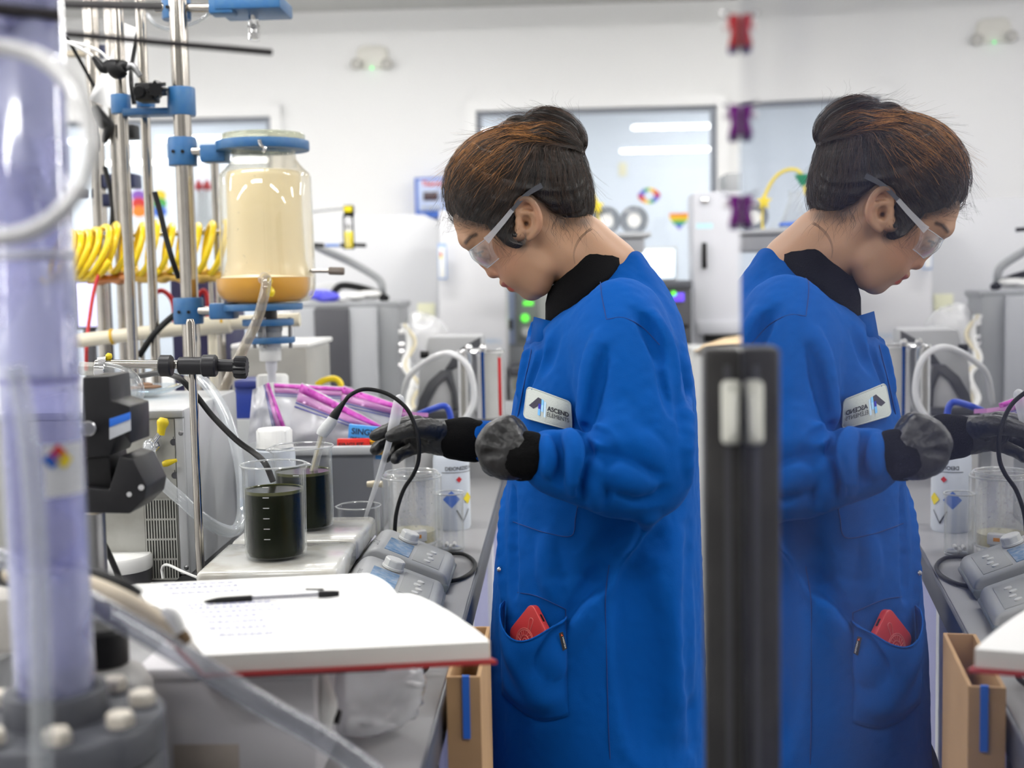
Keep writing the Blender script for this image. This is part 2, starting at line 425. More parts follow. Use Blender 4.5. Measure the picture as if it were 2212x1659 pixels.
def vnoise(p, sc, seed=0):
    """smooth value noise, -1..1"""
    q = np.asarray(p, float) * sc + seed * 17.31; i = np.floor(q).astype(np.int64); f = q - i; f = f * f * (3 - 2 * f); r = 0
    for dx in (0, 1):
        for dy in (0, 1):
            for dz in (0, 1):
                h = (i[..., 0] + dx) * 374761393 + (i[..., 1] + dy) * 668265263 + (i[..., 2] + dz) * 2147483647 % 1000003
                h = (h ^ (h >> 13)) * 1274126177; h = ((h ^ (h >> 16)) & 0xFFFF) / 32767.5 - 1
                r = r + h * (f[..., 0] if dx else 1 - f[..., 0]) * (f[..., 1] if dy else 1 - f[..., 1]) * (f[..., 2] if dz else 1 - f[..., 2])
    return r
# ------------------------------------------------------------------ shared materials
WHITE = mat('white_paint', srgb(248, 248, 248), 0.75, noise=(1.4, 0.05, srgb(238, 238, 236)))
M_trim = mat('white_trim', srgb(246, 246, 246), 0.4)
M_ceil = mat('shaded_ceiling_paint', srgb(205, 205, 203), 0.9)  # greyed so the colour carries the shade along the ceiling
M_floor = mat('floor_vinyl', srgb(150, 150, 148), 0.35, noise=(6, 0.3))
STEEL = mat('polished_steel', (0.47, 0.44, 0.40), 0.14, 1.0, noise=(40, 0.3, (0.3, 0.27, 0.24)))
CHROME = mat('chrome', (0.82, 0.82, 0.83), 0.06, 1.0)
DARKSTEEL = mat('dark_steel', (0.25, 0.25, 0.26), 0.3, 1.0)
BRASS = mat('brass', (0.75, 0.5, 0.14), 0.28, 1.0, noise=(60, 0.5, (0.45, 0.25, 0.08)))
COPPER = mat('copper', (0.6, 0.27, 0.13), 0.3, 1.0, noise=(60, 0.5, (0.3, 0.14, 0.08)))
BLACK = mat('black_plastic', (0.007, 0.007, 0.008), 0.42, noise=(60, 0.25, (0.02, 0.02, 0.02)), spec=0.22)
RUBBER = mat('black_rubber', (0.011, 0.011, 0.012), 0.5, spec=0.25)
BLUECAST = mat('blue_cast_clamp', srgb(38, 92, 142), 0.42, noise=(70, 0.35, srgb(74, 112, 134)), bump=(90, 0.15))
WPLAST = mat('white_plastic', srgb(232, 232, 230), 0.4)
GREY = mat('grey_plastic', srgb(150, 152, 154), 0.45)
LGREY = mat('light_grey_plastic', srgb(196, 197, 196), 0.42)
DGREY = mat('dark_grey_plastic', srgb(72, 72, 78), 0.5)
YELLOW = mat('yellow_plastic', srgb(238, 205, 20), 0.35)
RED = mat('red_plastic', srgb(190, 25, 32), 0.4)
BLUEHOSE = mat('blue_hose', srgb(28, 62, 165), 0.3)
PAPER = mat('paper', srgb(240, 240, 238), 0.8)
INK = mat('dark_ink', (0.012, 0.012, 0.014), 0.6)
GLASS = clear('clear_glass', haze=0.035, edge=0.6, body=(.6, .62, .62), ior=1.5)
# ------------------------------------------------------------------ room (turned with RX, RY)
BACK = 6.55
RT = at((0, 0, 0))
def room(*a, **k): return xf(box(*a, **k), RT)
struct(obj('floor', room(-5, 4.2, -3.2, 9.6, -0.1, 0), M_floor, smooth=0))
struct(obj('ceiling', room(-5, 4.2, -3.2, 9.6, 2.82, 2.92), M_ceil, smooth=0))
struct(obj('wall_left', room(-5.1, -5, -3.2, 9.6, 0, 2.82), WHITE, smooth=0))
struct(obj('wall_right', room(4.2, 4.3, -3.2, 9.6, 0, 2.82), WHITE, smooth=0))
struct(obj('wall_front', room(-5, 4.2, -3.3, -3.2, 0, 2.82), WHITE, smooth=0))
struct(obj('wall_far', room(-5, 4.2, 9.6, 9.7, 0, 2.82), mat('pale_blue_paint', srgb(214, 220, 228), 0.8), smooth=0))
def wallpt(px, py):
    """room coords (x, z) of the point on the back wall seen at px, py"""
    r = _R @ np.array([(px - CXP) / FPX, -(py - CYP) / FPX, -1.0]); t = (BACK - _O.dot(RY)) / r.dot(RY); p = _O + r * t
    return p.dot(RX), p[2]
# window openings in the back wall
W1 = (wallpt(1028, 236)[0], wallpt(1548, 232)[0], 0.95, wallpt(1290, 234)[1])
W2 = (wallpt(120, 258)[0], wallpt(586, 252)[0], 0.95, wallpt(590, 252)[1])
bx = [(-5, W2[0], 0, 2.82), (W2[1], W1[0], 0, 2.82), (W1[1], 4.2, 0, 2.82), (W2[0], W2[1], 0, .95), (W2[0], W2[1], W2[3], 2.82), (W1[0], W1[1], 0, .95), (W1[0], W1[1], W1[3], 2.82)]
struct(obj('wall_back', xf(join(*[box(a, b, BACK, BACK + .12, c, d) for a, b, c, d in bx]), RT), WHITE, smooth=0))
M_pane = clear('window_pane', tint=(0.93, 0.95, 0.97), haze=0.0, edge=0.0, ior=1.5, rough=0.0)
M_frame = mat('white_frame', srgb(248, 248, 248), 0.35)
M_gasket = mat('grey_gasket', srgb(150, 155, 165), 0.5)
for n, Wn in ((1, W1), (2, W2)):
    x0, x1, z0, z1 = Wn; wd = .055
    fr = struct(obj('window_%d' % n, xf(join(box(x0 - wd, x0, BACK - .03, BACK, z0 - wd, z1 + wd), box(x1, x1 + wd, BACK - .03, BACK, z0 - wd, z1 + wd),
        box(x0 - wd, x1 + wd, BACK - .031, BACK, z1, z1 + wd), box(x0 - wd, x1 + wd, BACK - .031, BACK, z0 - wd, z0)), RT), M_frame))
    part('gasket', xf(join(box(x0, x0 + .03, BACK + .01, BACK + .05, z0, z1), box(x1 - .03, x1, BACK + .01, BACK + .05, z0, z1), box(x0, x1, BACK + .011, BACK + .05, z1 - .025, z1)), RT), M_gasket, fr)
    part('pane', xf(box(x0, x1, BACK + .025, BACK + .031, z0, z1), RT), M_pane, fr, smooth=0)
# trim strip at the bottom of the wall
struct(obj('baseboard_back', room(-5, 4.2, BACK - .012, BACK, 0, .1), M_trim, smooth=0))
# ceiling lamps in rows, some mirrored in the panes; last three added as unseen fill
M_lamp = mat('lamp_diffuser', (0.9, 0.9, 0.9), 0.6, emit=((1.0, 0.985, 0.96), LAMP_POWER))
M_lamp2 = mat('next_room_fill_diffuser', (0.9, 0.9, 0.9), 0.6, emit=((1.0, 0.985, 0.96), LAMP_POWER * .72))  # added lamps, unseen, raising the brightness behind the window
M_lamp3 = mat('wall_fill_diffuser', (0.9, 0.9, 0.9), 0.6, emit=((1.0, 0.985, 0.96), LAMP_POWER * .24))  # added lamps out of view, only to brighten the window wall
M_lampbody = mat('lamp_body', srgb(235, 235, 235), 0.5)
k = 0
for yy in (0.04, 2.05, 4.06, 5.35, 7.4, 8.8):
    for xx in (-4.3, -2.93, -0.95, 1.25, 3.4):
        lt = thing('ceiling_lamp', '', 'lamp', xf((np.array([[xx, yy, 2.74]]), []), RT)[0][0], 'linear ceiling lamps above the benches')
        lt['label'] = 'long white linear lamp hung ' + {0.04: 'in the row above the camera end of the bench', 2.05: 'in the row above the worker', 4.06: 'in the row over the far end of the bench', 5.35: 'in an added row out of view that brightens the window wall', 7.4: 'in the nearer added row that brightens the room behind the window', 8.8: 'in the last added row that brightens the room behind the window'}[yy]
        part('housing', xf(box(xx - .6, xx + .6, yy - .075, yy + .075, 2.735, 2.78, .01), RT), M_lampbody, lt)
        for sx in (-.4, .4): part('hanger', xf(cyl((xx + sx, yy, 2.78), (xx + sx, yy, 2.82), .006, 8), RT), DGREY, lt)
        part('diffuser', xf(box(xx - .58, xx + .58, yy - .06, yy + .06, 2.718, 2.734), RT), M_lamp if yy < 5 else M_lamp3 if yy < 6 else M_lamp2, lt, smooth=0)

# ------------------------------------------------------------------ the mirror-like glass panel at the right and its post
A_M = math.atan((1440 - CXP) / FPX)                    # direction of the panel
MY = np.array([math.sin(A_M), math.cos(A_M), 0]); MX = np.array([math.cos(A_M), -math.sin(A_M), 0])
MD = 0.0535                                            # distance of its face from the camera
MT = T_frame(MX * MD, MX, MY, UP)                      # local: x into the panel, y along it, z up
m = bpy.data.materials.new('reflective_glass'); m.use_nodes = True; nt = m.node_tree; b = nt.nodes['Principled BSDF']
b.inputs['Base Color'].default_value = (0.76, 0.76, 0.77, 1); b.inputs['Metallic'].default_value = 1.0; b.inputs['Roughness'].default_value = 0.0
df = nd(nt, 'ShaderNodeBsdfDiffuse'); df.inputs[0].default_value = (0.10, 0.11, 0.2, 1)
tc = nd(nt, 'ShaderNodeTexCoord'); nz = nd(nt, 'ShaderNodeTexNoise'); nz.inputs['Scale'].default_value = 7; nz.inputs['Detail'].default_value = 2
mr = nd(nt, 'ShaderNodeMapRange'); mr.inputs[1].default_value = 0.45; mr.inputs[2].default_value = 0.75; mr.inputs[3].default_value = 0.05; mr.inputs[4].default_value = 0.2
mx = nd(nt, 'ShaderNodeMixShader'); nt.links.new(tc.outputs['Object'], nz.inputs[0]); nt.links.new(nz.outputs['Fac'], mr.inputs[0]); nt.links.new(mr.outputs[0], mx.inputs[0])
nt.links.new(b.outputs[0], mx.inputs[1]); nt.links.new(df.outputs[0], mx.inputs[2]); nt.links.new(mx.outputs[0], nt.nodes['Material Output'].inputs['Surface'])
M_mirror = m
gp = thing('reflective_partition', 'tall dark reflective glass panel beside the bench mirroring the worker', 'partition', MX * MD + MY * .5)
part('pane', xf(box(0, .006, -.35, .912, .3, 2.3), MT), M_mirror, gp, smooth=0)
part('rear_edge', xf(box(.006, .012, -.35, .912, .3, 2.3), MT), DGREY, gp, smooth=0)
# black post standing against the panel, with a white latch
def onM(px, py, y):   # (height) of the pixel row at distance y along the panel
    return P(px, py, y * 1.0)[2]
zt = onM(1590, 748, .92)
M_post = mat('black_post', (0.016, 0.015, 0.016), 0.42, noise=(25, 0.5, (0.05, 0.048, 0.046)))
po = thing('black_post', 'black square post with rounded top against the reflective glass', 'post', MX * MD + MY * .9)
pw = 79 * mm(.92)
part('shaft', xf(box(-pw, -.0004, .9, .945, .3, zt, .003, 3), MT), M_post, po)
part('groove_strip', xf(box(-pw * .46, -pw * .3, .898, .901, .3, zt - .012), MT), DGREY, po)
zl1, zl0 = onM(1590, 818, .9), onM(1590, 955, .9)
lw_ = 44 * mm(.9)
la = part('latch_plate', xf(join(box(-lw_, -.0006, .889, .902, zl0, zl1, .004, 3)), MT), mat('ivory_plastic', srgb(226, 226, 216), 0.3), po)
part('latch_lever', xf(box(-lw_ * .62, -lw_ * .12, .882, .891, zl0 + .006, zl1 - .008, .003, 2), MT), mat('ivory_lever', srgb(232, 232, 224), 0.25), la)
# coloured clips biting the panel's upright edge
def clip(px, y0, y1, col, name, label):
    z1, z0 = onM(1598, y0, .9), onM(1598, y1, .9); h = z1 - z0
    t = thing('clip', label, 'clip', MX * MD + MY * .9 + UP * z0, None)
    prof = [(-.0085, 0), (-.0005, 0), (-.0005, h * .75), (-.0045, h * .78), (-.0085, h * .7), (-.006, h * .4)]
    part('jaw', xf(mv(rot(prism(prof, -.009, .009, .0008), 'X', PI / 2), y=.905, z=z0 + h * .12), MT), col, t)
    part('handle', xf(join(tube([(-.002, .9, z0 + h * .8), (-.011, .9, z0 + h * .95), (-.012, .91, z0 + h * .97), (-.002, .91, z0 + h * .8)], .0009, 6, 4)), MT), CHROME, t)
    part('pivot_bead', xf(ball((-.0095, .905, z0 + h * .66), .0028), MT), WPLAST, t)
    part('foot', xf(box(-.008, -.001, .899, .911, z0, z0 + h * .14, .001), MT), mat('violet_foot', srgb(120, 100, 150), 0.3), t)
PUR = mat('purple_plastic', srgb(120, 22, 130), 0.25); REDC = mat('raspberry_plastic', srgb(190, 50, 60), 0.25)
clip(1598, 42, 128, REDC, 'red', 'raspberry red clip on the glass edge near the ceiling')
clip(1598, 228, 312, PUR, 'purple', 'purple clip on the glass edge beside the window frame')
clip(1598, 416, 498, PUR, 'purple', 'purple clip on the glass edge above the shoulder')
tb = thing('cable_end', 'small black cable end at the top of the glass edge', 'cable', MX * (MD - .004) + MY * .9 + UP * onM(1590, 5, .9))
part('stub', xf(cyl((-.004, .9, onM(1590, 14, .9)), (-.006, .9, onM(1590, -60, .9)), .0035, bev=.001), MT), RUBBER, tb)
# ------------------------------------------------------------------ the bench
EDGE = Pz(1008, 1337, BENCH_Z).dot(RX)                 # room x of the bench's front edge
EY = lambda p: np.asarray(p).dot(RY)
M_top = mat('grey_laminate', srgb(150, 150, 152), 0.3, noise=(3, 0.25, srgb(125, 125, 128)), bump=(200, 0.04))
M_edge = mat('slate_edge', srgb(62, 66, 80), 0.35)
M_lilac = mat('lilac_steel', srgb(150, 152, 192), 0.4)
M_rail = mat('white_rail', srgb(225, 225, 225), 0.4)
bench = thing('lab_bench', 'long grey topped laboratory bench with lilac cabinets running to the back', 'bench', RX * (EDGE - .6) + RY * 2.2)
rb = lambda *a, **k: xf(box(*a, **k), RT)
part('worktop', rb(EDGE - 1.55, EDGE - .006, .15, 4.70, BENCH_Z - .03, BENCH_Z, .003), M_top, bench)
part('edge_band', rb(EDGE - .008, EDGE, .15, 4.70, BENCH_Z - .045, BENCH_Z - .001, .003), M_edge, bench)
for i in range(7):
    y0 = .2 + i * .65
    part('cabinet_panel', rb(EDGE - .5, EDGE - .03, y0, y0 + .6, .12, BENCH_Z - .046, .004), M_lilac, bench)
    part('rail', rb(EDGE - .06, EDGE - .018, y0 + .605, y0 + .64, 0, BENCH_Z - .046, .003), M_rail, bench)
for i in range(4):
    part('leg', rb(EDGE - 1.5, EDGE - 1.45, .3 + i * 1.4, .35 + i * 1.4, 0, BENCH_Z - .03, .003), M_rail, bench)
part('lower_rail', rb(EDGE - .05, EDGE - .02, .2, 4.7, .4, .43, .003), M_rail, bench)

def bp(px, py): return Pz(px, py, BENCH_Z)
# ------------------------------------------------------------------ glassware
M_liq = mat('dark_green_slurry', (0.007, 0.0095, 0.004), 0.16, spec=0.12)
M_meniscus = mat('olive_film', (0.07, 0.075, 0.02), 0.12)
BGLASS = clear('beaker_glass', haze=0.0, edge=0.45, body=(.4, .42, .4), ior=1.15)
M_rimg = clear('rim_highlight', haze=.36, edge=.6, body=(.66, .68, .68), ior=1.5, rough=.05)  # milky body puts the bright highlight into the glass rims
M_print = mat('white_enamel', srgb(235, 235, 235), 0.6)
def beaker(name, label, base, r, h, liquid=None, spout=-0.3, glass=None, liqm=None, film=None, drops=False):
    """thick-rimmed glass with a pouring lip, origin at the middle of its base"""
    t = thing(name, label, 'beaker', base); wl = .0022
    prof = [(0, 0), (r * .88, 0), (r * .97, .003), (r, .010), (r, h * .93), (r * 1.012, h * .965), (r * 1.05, h * .99), (r * 1.055, h), (r * 1.02, h), (r * .985, h * .97), (r - wl, h * .93), (r - wl, .011), (r * .95, .006), (r * .85, .0035), (0, .0035)]
    v, f = lathe(prof, 48, cap=False)
    a = np.arctan2(v[:, 1], v[:, 0]); da = np.abs((a - spout + PI) % (2 * PI) - PI); k = np.clip((v[:, 2] - h * .86) / (h * .14), 0, 1) ** 1.6 * np.exp(-(da / .22) ** 2)
    v[:, :2] *= (1 + .16 * k)[:, None]; v[:, 2] -= .004 * k
    part('wall', mv((v, f), *base), glass or BGLASS, t, smooth=60)
    rv, rf = lathe([(r * 1.05 + .0013 * math.cos(q), h + .0013 * math.sin(q)) for q in np.linspace(0, 2 * PI, 9)], 48, False); a = np.arctan2(rv[:, 1], rv[:, 0]); da = np.abs((a - spout + PI) % (2 * PI) - PI); k = np.exp(-(da / .22) ** 2); rv[:, :2] *= (1 + .16 * k)[:, None]; rv[:, 2] -= .004 * k
    part('rim', mv((rv, rf), *base), M_rimg, t)  # rim bead whose milky colour stands in for a highlight
    # graduations printed on the near side
    gr = []
    for i in range(6):
        z = h * (.25 + .11 * i); aa = -1.75; n = 5
        gr.append(sheet([[((r + .0004) * math.cos(aa + q * .05), (r + .0004) * math.sin(aa + q * .05), z + dz) for q in range(n)] for dz in (0, .0009)]))
    part('graduation', mv(join(*gr), *base), M_print, t)
    if liquid:
        ri = r - wl - .0006
        part('liquid', mv(lathe([(0, .004), (ri * .93, .0045), (ri, .011), (ri, h * liquid - .0025), (ri, h * liquid), (ri * .97, h * liquid - .0012), (0, h * liquid - .0015)], 48), *base), liqm or M_liq, t, smooth=50)
        part('meniscus', mv(lathe([(ri + .0004, h * liquid - .004), (ri + .0004, h * liquid + .0006), (ri * .985, h * liquid - .0006)], 48, cap=False), *base), film or M_meniscus, t)
    return t
# two stirring hotplates, consoles turned to the right
M_plate = mat('white_ceramic', srgb(205, 205, 200), 0.16, noise=(22, 0.55, srgb(150, 138, 112), 8), coat=0.4)
M_hp = mat('hotplate_grey', srgb(162, 164, 165), 0.4)
M_hpdark = mat('hotplate_base_grey', srgb(112, 120, 126), 0.45)
M_disp = mat('blue_display', srgb(92, 128, 166), 0.25, noise=(120, 0.6, srgb(170, 180, 188)))
M_pad = mat('keypad_grey', srgb(150, 152, 152), 0.4)
def hotplate(o, yaw, label, plate_z):
    T = at(o, yaw); t = thing('stirring_hotplate', label, 'hotplate', o)
    L = .19; zt = plate_z - BENCH_Z
    part('base', xf(box(-.095, .095, -.09, .09, .008, zt - .062, .01), T), M_hp, t)
    part('neck', xf(box(-.075, .08, -.075, .075, zt - .063, zt - .034, .004), T), DARKSTEEL, t)
    part('top_plate', xf(box(-.098, .098, -.095, .095, zt - .035, zt, .009, 3), T), M_plate, t)
    # wedge-shaped console sloping down to the right
    pr = [(.085, .0), (.225, .0), (.232, .018), (.226, .032), (.124, .074), (.112, .072), (.085, .046)]
    part('console', xf(side(prism([(x, z) for x, z in pr], -.076, .076, .006, 3)), T), M_hp, t)
    part('console_foot', xf(side(prism([(.09, -.0), (.228, -.0), (.234, .012), (.23, .017), (.09, .017)], -.0775, .0775, .003)), T), M_hpdark, t)
    a = np.array([.124, .074]); b_ = np.array([.226, .032]); d = b_ - a; ln = np.linalg.norm(d); d /= ln
    nx = np.array([-d[1], d[0]]) * (1 if -d[1] > 0 else -1); nx = np.array([-d[1], d[0]]); nx = nx if nx[1] > 0 else -nx
    F = T @ T_frame([a[0], 0, a[1]], [0, 1, 0], [-d[0], 0, -d[1]], [nx[0], 0, nx[1]])      # x across, y up the slope, z out
    part('display', xf(box(-.062, .018, -.05, -.01, -.001, .0012, .0006), F), M_disp, t)
    part('keypad', xf(box(-.066, .05, -.1, -.056, -.001, .001, .0005), F), M_pad, t)
    for i in range(4): part('key', xf(mv(lathe([(0, 0), (.0055, 0), (.0052, .0016), (0, .0019)], 14), -.045 + .022 * i, -.078 - .004 * (i % 2), .001), F), LGREY, t)
    kb = [(0, 0), (.0165, 0), (.0165, .003), (.0155, .004), (.0148, .013), (.0135, .0145), (0, .0145)]
    v, f = lathe(kb, 36); a_ = np.arctan2(v[:, 1], v[:, 0]); m_ = (v[:, 2] > .004) & (v[:, 2] < .0165); v[m_, :2] *= (1 + .035 * np.sign(np.sin(18 * a_[m_])))[:, None]
    part('knob', xf(mv((v, f), .04, -.036, .001), F), LGREY, t, smooth=30)
    for sx in (-1, 1):
        for sy in (-1, 1): part('foot', xf(cyl((sx * .08, sy * .075, 0), (sx * .08, sy * .075, .01), .01), T), RUBBER, t)
    return t, T, F
o1 = P(597, 1203, 1.79); PZ1 = o1[2]
o1 = np.array([o1[0], o1[1], BENCH_Z])
hp1, HT1, HF1 = hotplate(o1 + RX * .003 + RY * .008, 0.03, 'stirring hotplate half hidden behind the open notebook, front beaker on it', PZ1)
o2 = P(662, 1140, 2.0); PZ2 = o2[2]; o2 = np.array([o2[0], o2[1], BENCH_Z])
hp2, HT2, HF2 = hotplate(o2 + RX * .0 + RY * .0, 0.0, 'stirring hotplate farther back with grey sloped console and round knob', PZ2)
part('console_lettering', xf(mv(text_geo('2.7.10', .012), -.06, .0015, .0012), HF2), INK, hp2)
part('console_lettering', xf(mv(text_geo('HEATING', .008), -.06, .0015, .0012), HF1), INK, hp1)
b1 = P(597, 1201, 1.79); b1[2] = PZ1 + .0006
beaker('beaker', 'front glass beaker two thirds full of dark green slurry', b1, 71 * mm(1.79) * .93, .1335, .735, spout=.25)
b2 = P(659, 1140, 2.0); b2[2] = PZ2 + .0006
beaker('beaker', 'rear glass beaker of dark green slurry holding the electrode', b2, 66 * mm(2.0) * .95, .131, .70, spout=-2.9)
# small beaker with crumpled tissue, jacketed vessel, straight vial, wash bottle
b3 = bp(778, 1214)
bk3 = beaker('beaker', 'small empty beaker with crumpled tissue beside the grey tub', b3, 46 * mm(2.14), .0985, None, spout=2.9)
tis = ball((b3[0] + .012, b3[1], b3[2] + .032), .02, 18, 14, (1, .8, 1.1)); v = tis[0]; v = v + (v - np.array([b3[0] + .012, b3[1], b3[2] + .032])) * (vnoise(v, 90, 3) * .45)[:, None]
tag(obj('tissue', (v, tis[1]), mat('tissue_paper', srgb(215, 215, 222), 0.9), smooth=180), 'crumpled pale tissue inside the small empty beaker', 'tissue')
b4 = bp(893, 1196); d4 = 2.2; r4 = 65 * mm(d4); h4 = .146
jv = thing('jacketed_vessel', 'double walled glass vessel with drops and pale yellow liquid', 'vessel', b4)
JG = clear('wet_glass', haze=0.07, edge=0.5, ior=1.5, wet=(150, .62, .5))
part('outer_wall', mv(lathe([(0, 0), (r4 * .93, 0), (r4, .006), (r4, h4 * .93), (r4 * .95, h4 * .985), (r4 * .86, h4), (r4 * .8, h4 * .985)], 48, cap=False), *b4), GLASS, jv)
part('inner_wall', mv(lathe([(0, .012), (r4 * .74, .013), (r4 * .8, .022), (r4 * .8, h4 * .985), (r4 * .77, h4 * .985), (r4 * .77, .024), (0, .015)], 48, cap=False), *b4), JG, jv)
for rr_, zz_ in ((r4 * .86, h4), (r4 * .98, h4 * .95), (r4 * .8, .022)): part('highlight_ring', mv(lathe([(rr_ + .0016 * math.cos(q), zz_ + .0016 * math.sin(q)) for q in np.linspace(0, 2 * PI, 9)], 48, False), *b4), M_rimg, jv)  # milky rings painting highlights along the vessel's rims and inner base
M_tea = clear('pale_yellow_liquid', tint=(0.86, 0.82, 0.58), body=(0.62, 0.56, 0.3), haze=0.5, edge=0.2, ior=1.33)
part('liquid', mv(lathe([(0, .0155), (r4 * .76, .024), (r4 * .765, .043), (0, .043)], 40), *b4), M_tea, jv)
side_x = xf((np.array([[-1.0, 0, 0]]), []), at((0, 0, 0)))[0][0]
pz = np.array([b4[0], b4[1], b4[2] + h4 * .86])
part('hose_barb', tube([pz + side_x * r4 * .97, pz + side_x * (r4 + .012), pz + side_x * (r4 + .013), pz + side_x * (r4 + .026)], [.0062, .005, .0068, .0052], 14, 3), mat('barb_glass', srgb(200, 190, 165), 0.2), jv)
b5 = bp(974, 1190); r5 = 30 * mm(2.2)
vl = thing('glass_vial', 'slim straight glass jar holding white stir bars by the wash bottle', 'jar', b5)
part('wall', mv(lathe([(0, 0), (r5 * .93, 0), (r5, .004), (r5, .1), (r5 * 1.05, .103), (r5 * 1.05, .106), (r5 * .95, .106), (r5 * .93, .1), (r5 * .93, .006), (0, .004)], 40, cap=False), *b5), GLASS, vl)
part('rim', mv(lathe([(r5 * 1.03 + .0015 * math.cos(q), .105 + .0015 * math.sin(q)) for q in np.linspace(0, 2 * PI, 9)], 40, False), *b5), M_rimg, vl)
part('base_highlight', mv(lathe([(r5 * .95 + .0013 * math.cos(q), .003 + .0013 * math.sin(q)) for q in np.linspace(0, 2 * PI, 9)], 40, False), *b5), M_rimg, vl)  # milky ring painting a highlight round the foot
for i in range(5):
    c = b5 + np.array([-.014 + .007 * i, .003 * (i % 2) - .008, .0095 + .004 * (i % 2)])
    tag(obj('stir_bar', tube([c + [0, -.011, 0], c + [0, -.009, 0], c + [0, .009, 0], c + [0, .011, 0]], [.001, .0035, .0035, .001], 10, 2), WPLAST), 'white stir bar lying at the bottom of the glass jar', 'stir bar', 'stir bars in the slim glass jar')
b6 = bp(978, 1140); r6 = 40 * mm(2.41)
wb = thing('wash_bottle', 'white squeeze wash bottle labelled for deionized water', 'bottle', b6)
M_wb = mat('milky_plastic', srgb(212, 218, 226), 0.35)
part('body', mv(lathe([(0, 0), (r6 * .93, 0), (r6, .006), (r6, .135), (r6 * .9, .152), (r6 * .55, .168), (r6 * .5, .172)], 96), *b6), M_wb, wb)
part('cap', mv(lathe([(r6 * .56, .17), (r6 * .58, .172), (r6 * .58, .192), (r6 * .4, .196), (0, .196)], 30), *b6), WPLAST, wb)
part('spout_tube', mv(tube([(0, 0, .19), (0, 0, .2), (.012, .006, .206), (.03, .015, .2)], .003, 10), *b6), WPLAST, wb)
def wrap(g, r, a0, base, z, up=0):   # flat lettering (x right, y up) bent round a cylinder; a0 = middle angle
    v = np.asarray(g[0], float); a = a0 + v[:, 0] / r
    return (np.stack([base[0] + (r + .0005) * np.cos(a), base[1] + (r + .0005) * np.sin(a), base[2] + z + v[:, 1]], 1), g[1])
def finely(g, n=2):
    bm = bmesh.new(); vs = [bm.verts.new(v) for v in g[0]]
    for f in g[1]:
        try: bm.faces.new([vs[i] for i in f])
        except ValueError: pass
    bmesh.ops.triangulate(bm, faces=bm.faces[:])
    for _ in range(n): bmesh.ops.subdivide_edges(bm, edges=[e for e in bm.edges if e.calc_length() > .004], cuts=1)
    return frombm(bm)
aw = -PI / 2 - .1
M_blu = mat('hazard_blue', srgb(20, 92, 190), 0.5); M_yel = mat('hazard_yellow', srgb(238, 215, 30), 0.5); M_red = mat('hazard_red', srgb(200, 30, 40), 0.5)
dia = lambda s: (np.array([(0, -s, 0), (s, 0, 0), (0, s, 0), (-s, 0, 0)], float), [(0, 1, 2, 3)])
part('label_lettering', wrap(finely(text_geo('DEIONIZED WATER', .0098, 'LEFT', bold=.0002), 1), r6, aw - .2, b6, .118), INK, wb)
part('label_rule', wrap(finely(mv((np.array([(0, 0, 0), (.07, 0, 0), (.07, .0012, 0), (0, .0012, 0)], float), [(0, 1, 2, 3)]), -.004, 0, 0), 4), r6, aw - .3, b6, .113), INK, wb)
part('hazard_diamond', wrap(finely(mv(dia(.017)), 3), r6 + .001, aw + .12, b6, .062), M_blu, wb)
part('hazard_diamond', wrap(finely(mv(dia(.012)), 3), r6 + .001, aw + 1.1, b6, .062), M_yel, wb)
part('hazard_diamond', wrap(finely(mv(dia(.006)), 3), r6 + .001, aw + .55, b6, .1), M_red, wb)
part('check_mark', wrap(finely((np.array([(0, .012, 0), (.014, -.012, 0), (.015, -.008, 0), (.002, .014, 0), (.03, .012, 0), (.029, .014, 0)], float), [(0, 1, 2, 3), (1, 4, 5, 2)]), 2), r6 + .001, aw + .35, b6, .028), INK, wb)
def pspan(px0, px1, py0, py1, d):
    a, b = P(px0, (py0 + py1) / 2, d), P(px1, (py0 + py1) / 2, d)
    return a.dot(RX), b.dot(RX), (a.dot(RY) + b.dot(RY)) / 2, P((px0 + px1) / 2, py1, d)[2], P((px0 + px1) / 2, py0, d)[2]
def pbox(px0, px1, py0, py1, d, dep, bev=.003, z0=None, z1=None):
    x0, x1, y, b, t = pspan(px0, px1, py0, py1, d)
    return rb(x0, x1, y, y + dep, b if z0 is None else z0, t if z1 is None else z1, bev)
def ppath(*q): return [P(*a) for a in q]
def plathe(px, d, prof, n=40, cap=True):
    """upright turned shape; profile in photo pixels (radius, row)"""
    c = P(px, prof[0][1], d); k = mm(d)
    return mv(lathe([(r * k, P(px, y, d)[2]) for r, y in prof], n, cap), c[0], c[1], 0)
# ------------------------------------------------------------------ electrode, its cable, pipette
M_egl = clear('electrode_glass', haze=0.3, edge=0.35, body=(.7, .68, .6))
M_tape = mat('pale_tape', srgb(196, 198, 200), 0.6, bump=(150, .3))
e0, e1, e2, e3 = P(668, 1052, 2.0), P(705, 925, 2.0), P(727, 893, 2.0), P(745, 868, 2.0)
el = thing('ph_electrode', 'glass electrode with taped head dipping into the rear green beaker', 'electrode', e1)
part('glass_stem', cyl(e0, P(698, 935, 2.0), .0062, 20, .001), M_egl, el)
part('inner_element', cyl(e0 + [0, 0, .01], P(697, 937, 2.0), .002, 10), mat('element_tan', srgb(190, 180, 150), .5), el)
part('tape_wrap', tube(ppath((694, 941, 2), (699, 932, 2), (715, 912, 2), (720, 903, 2)), [.0085, .0098, .0092, .008], 20, 3), M_tape, el)
part('head', tube(ppath((718, 906, 2), (723, 897, 2), (736, 878, 2), (743, 869, 2)), [.0078, .0075, .0048, .0034], 16, 3), RUBBER, el)
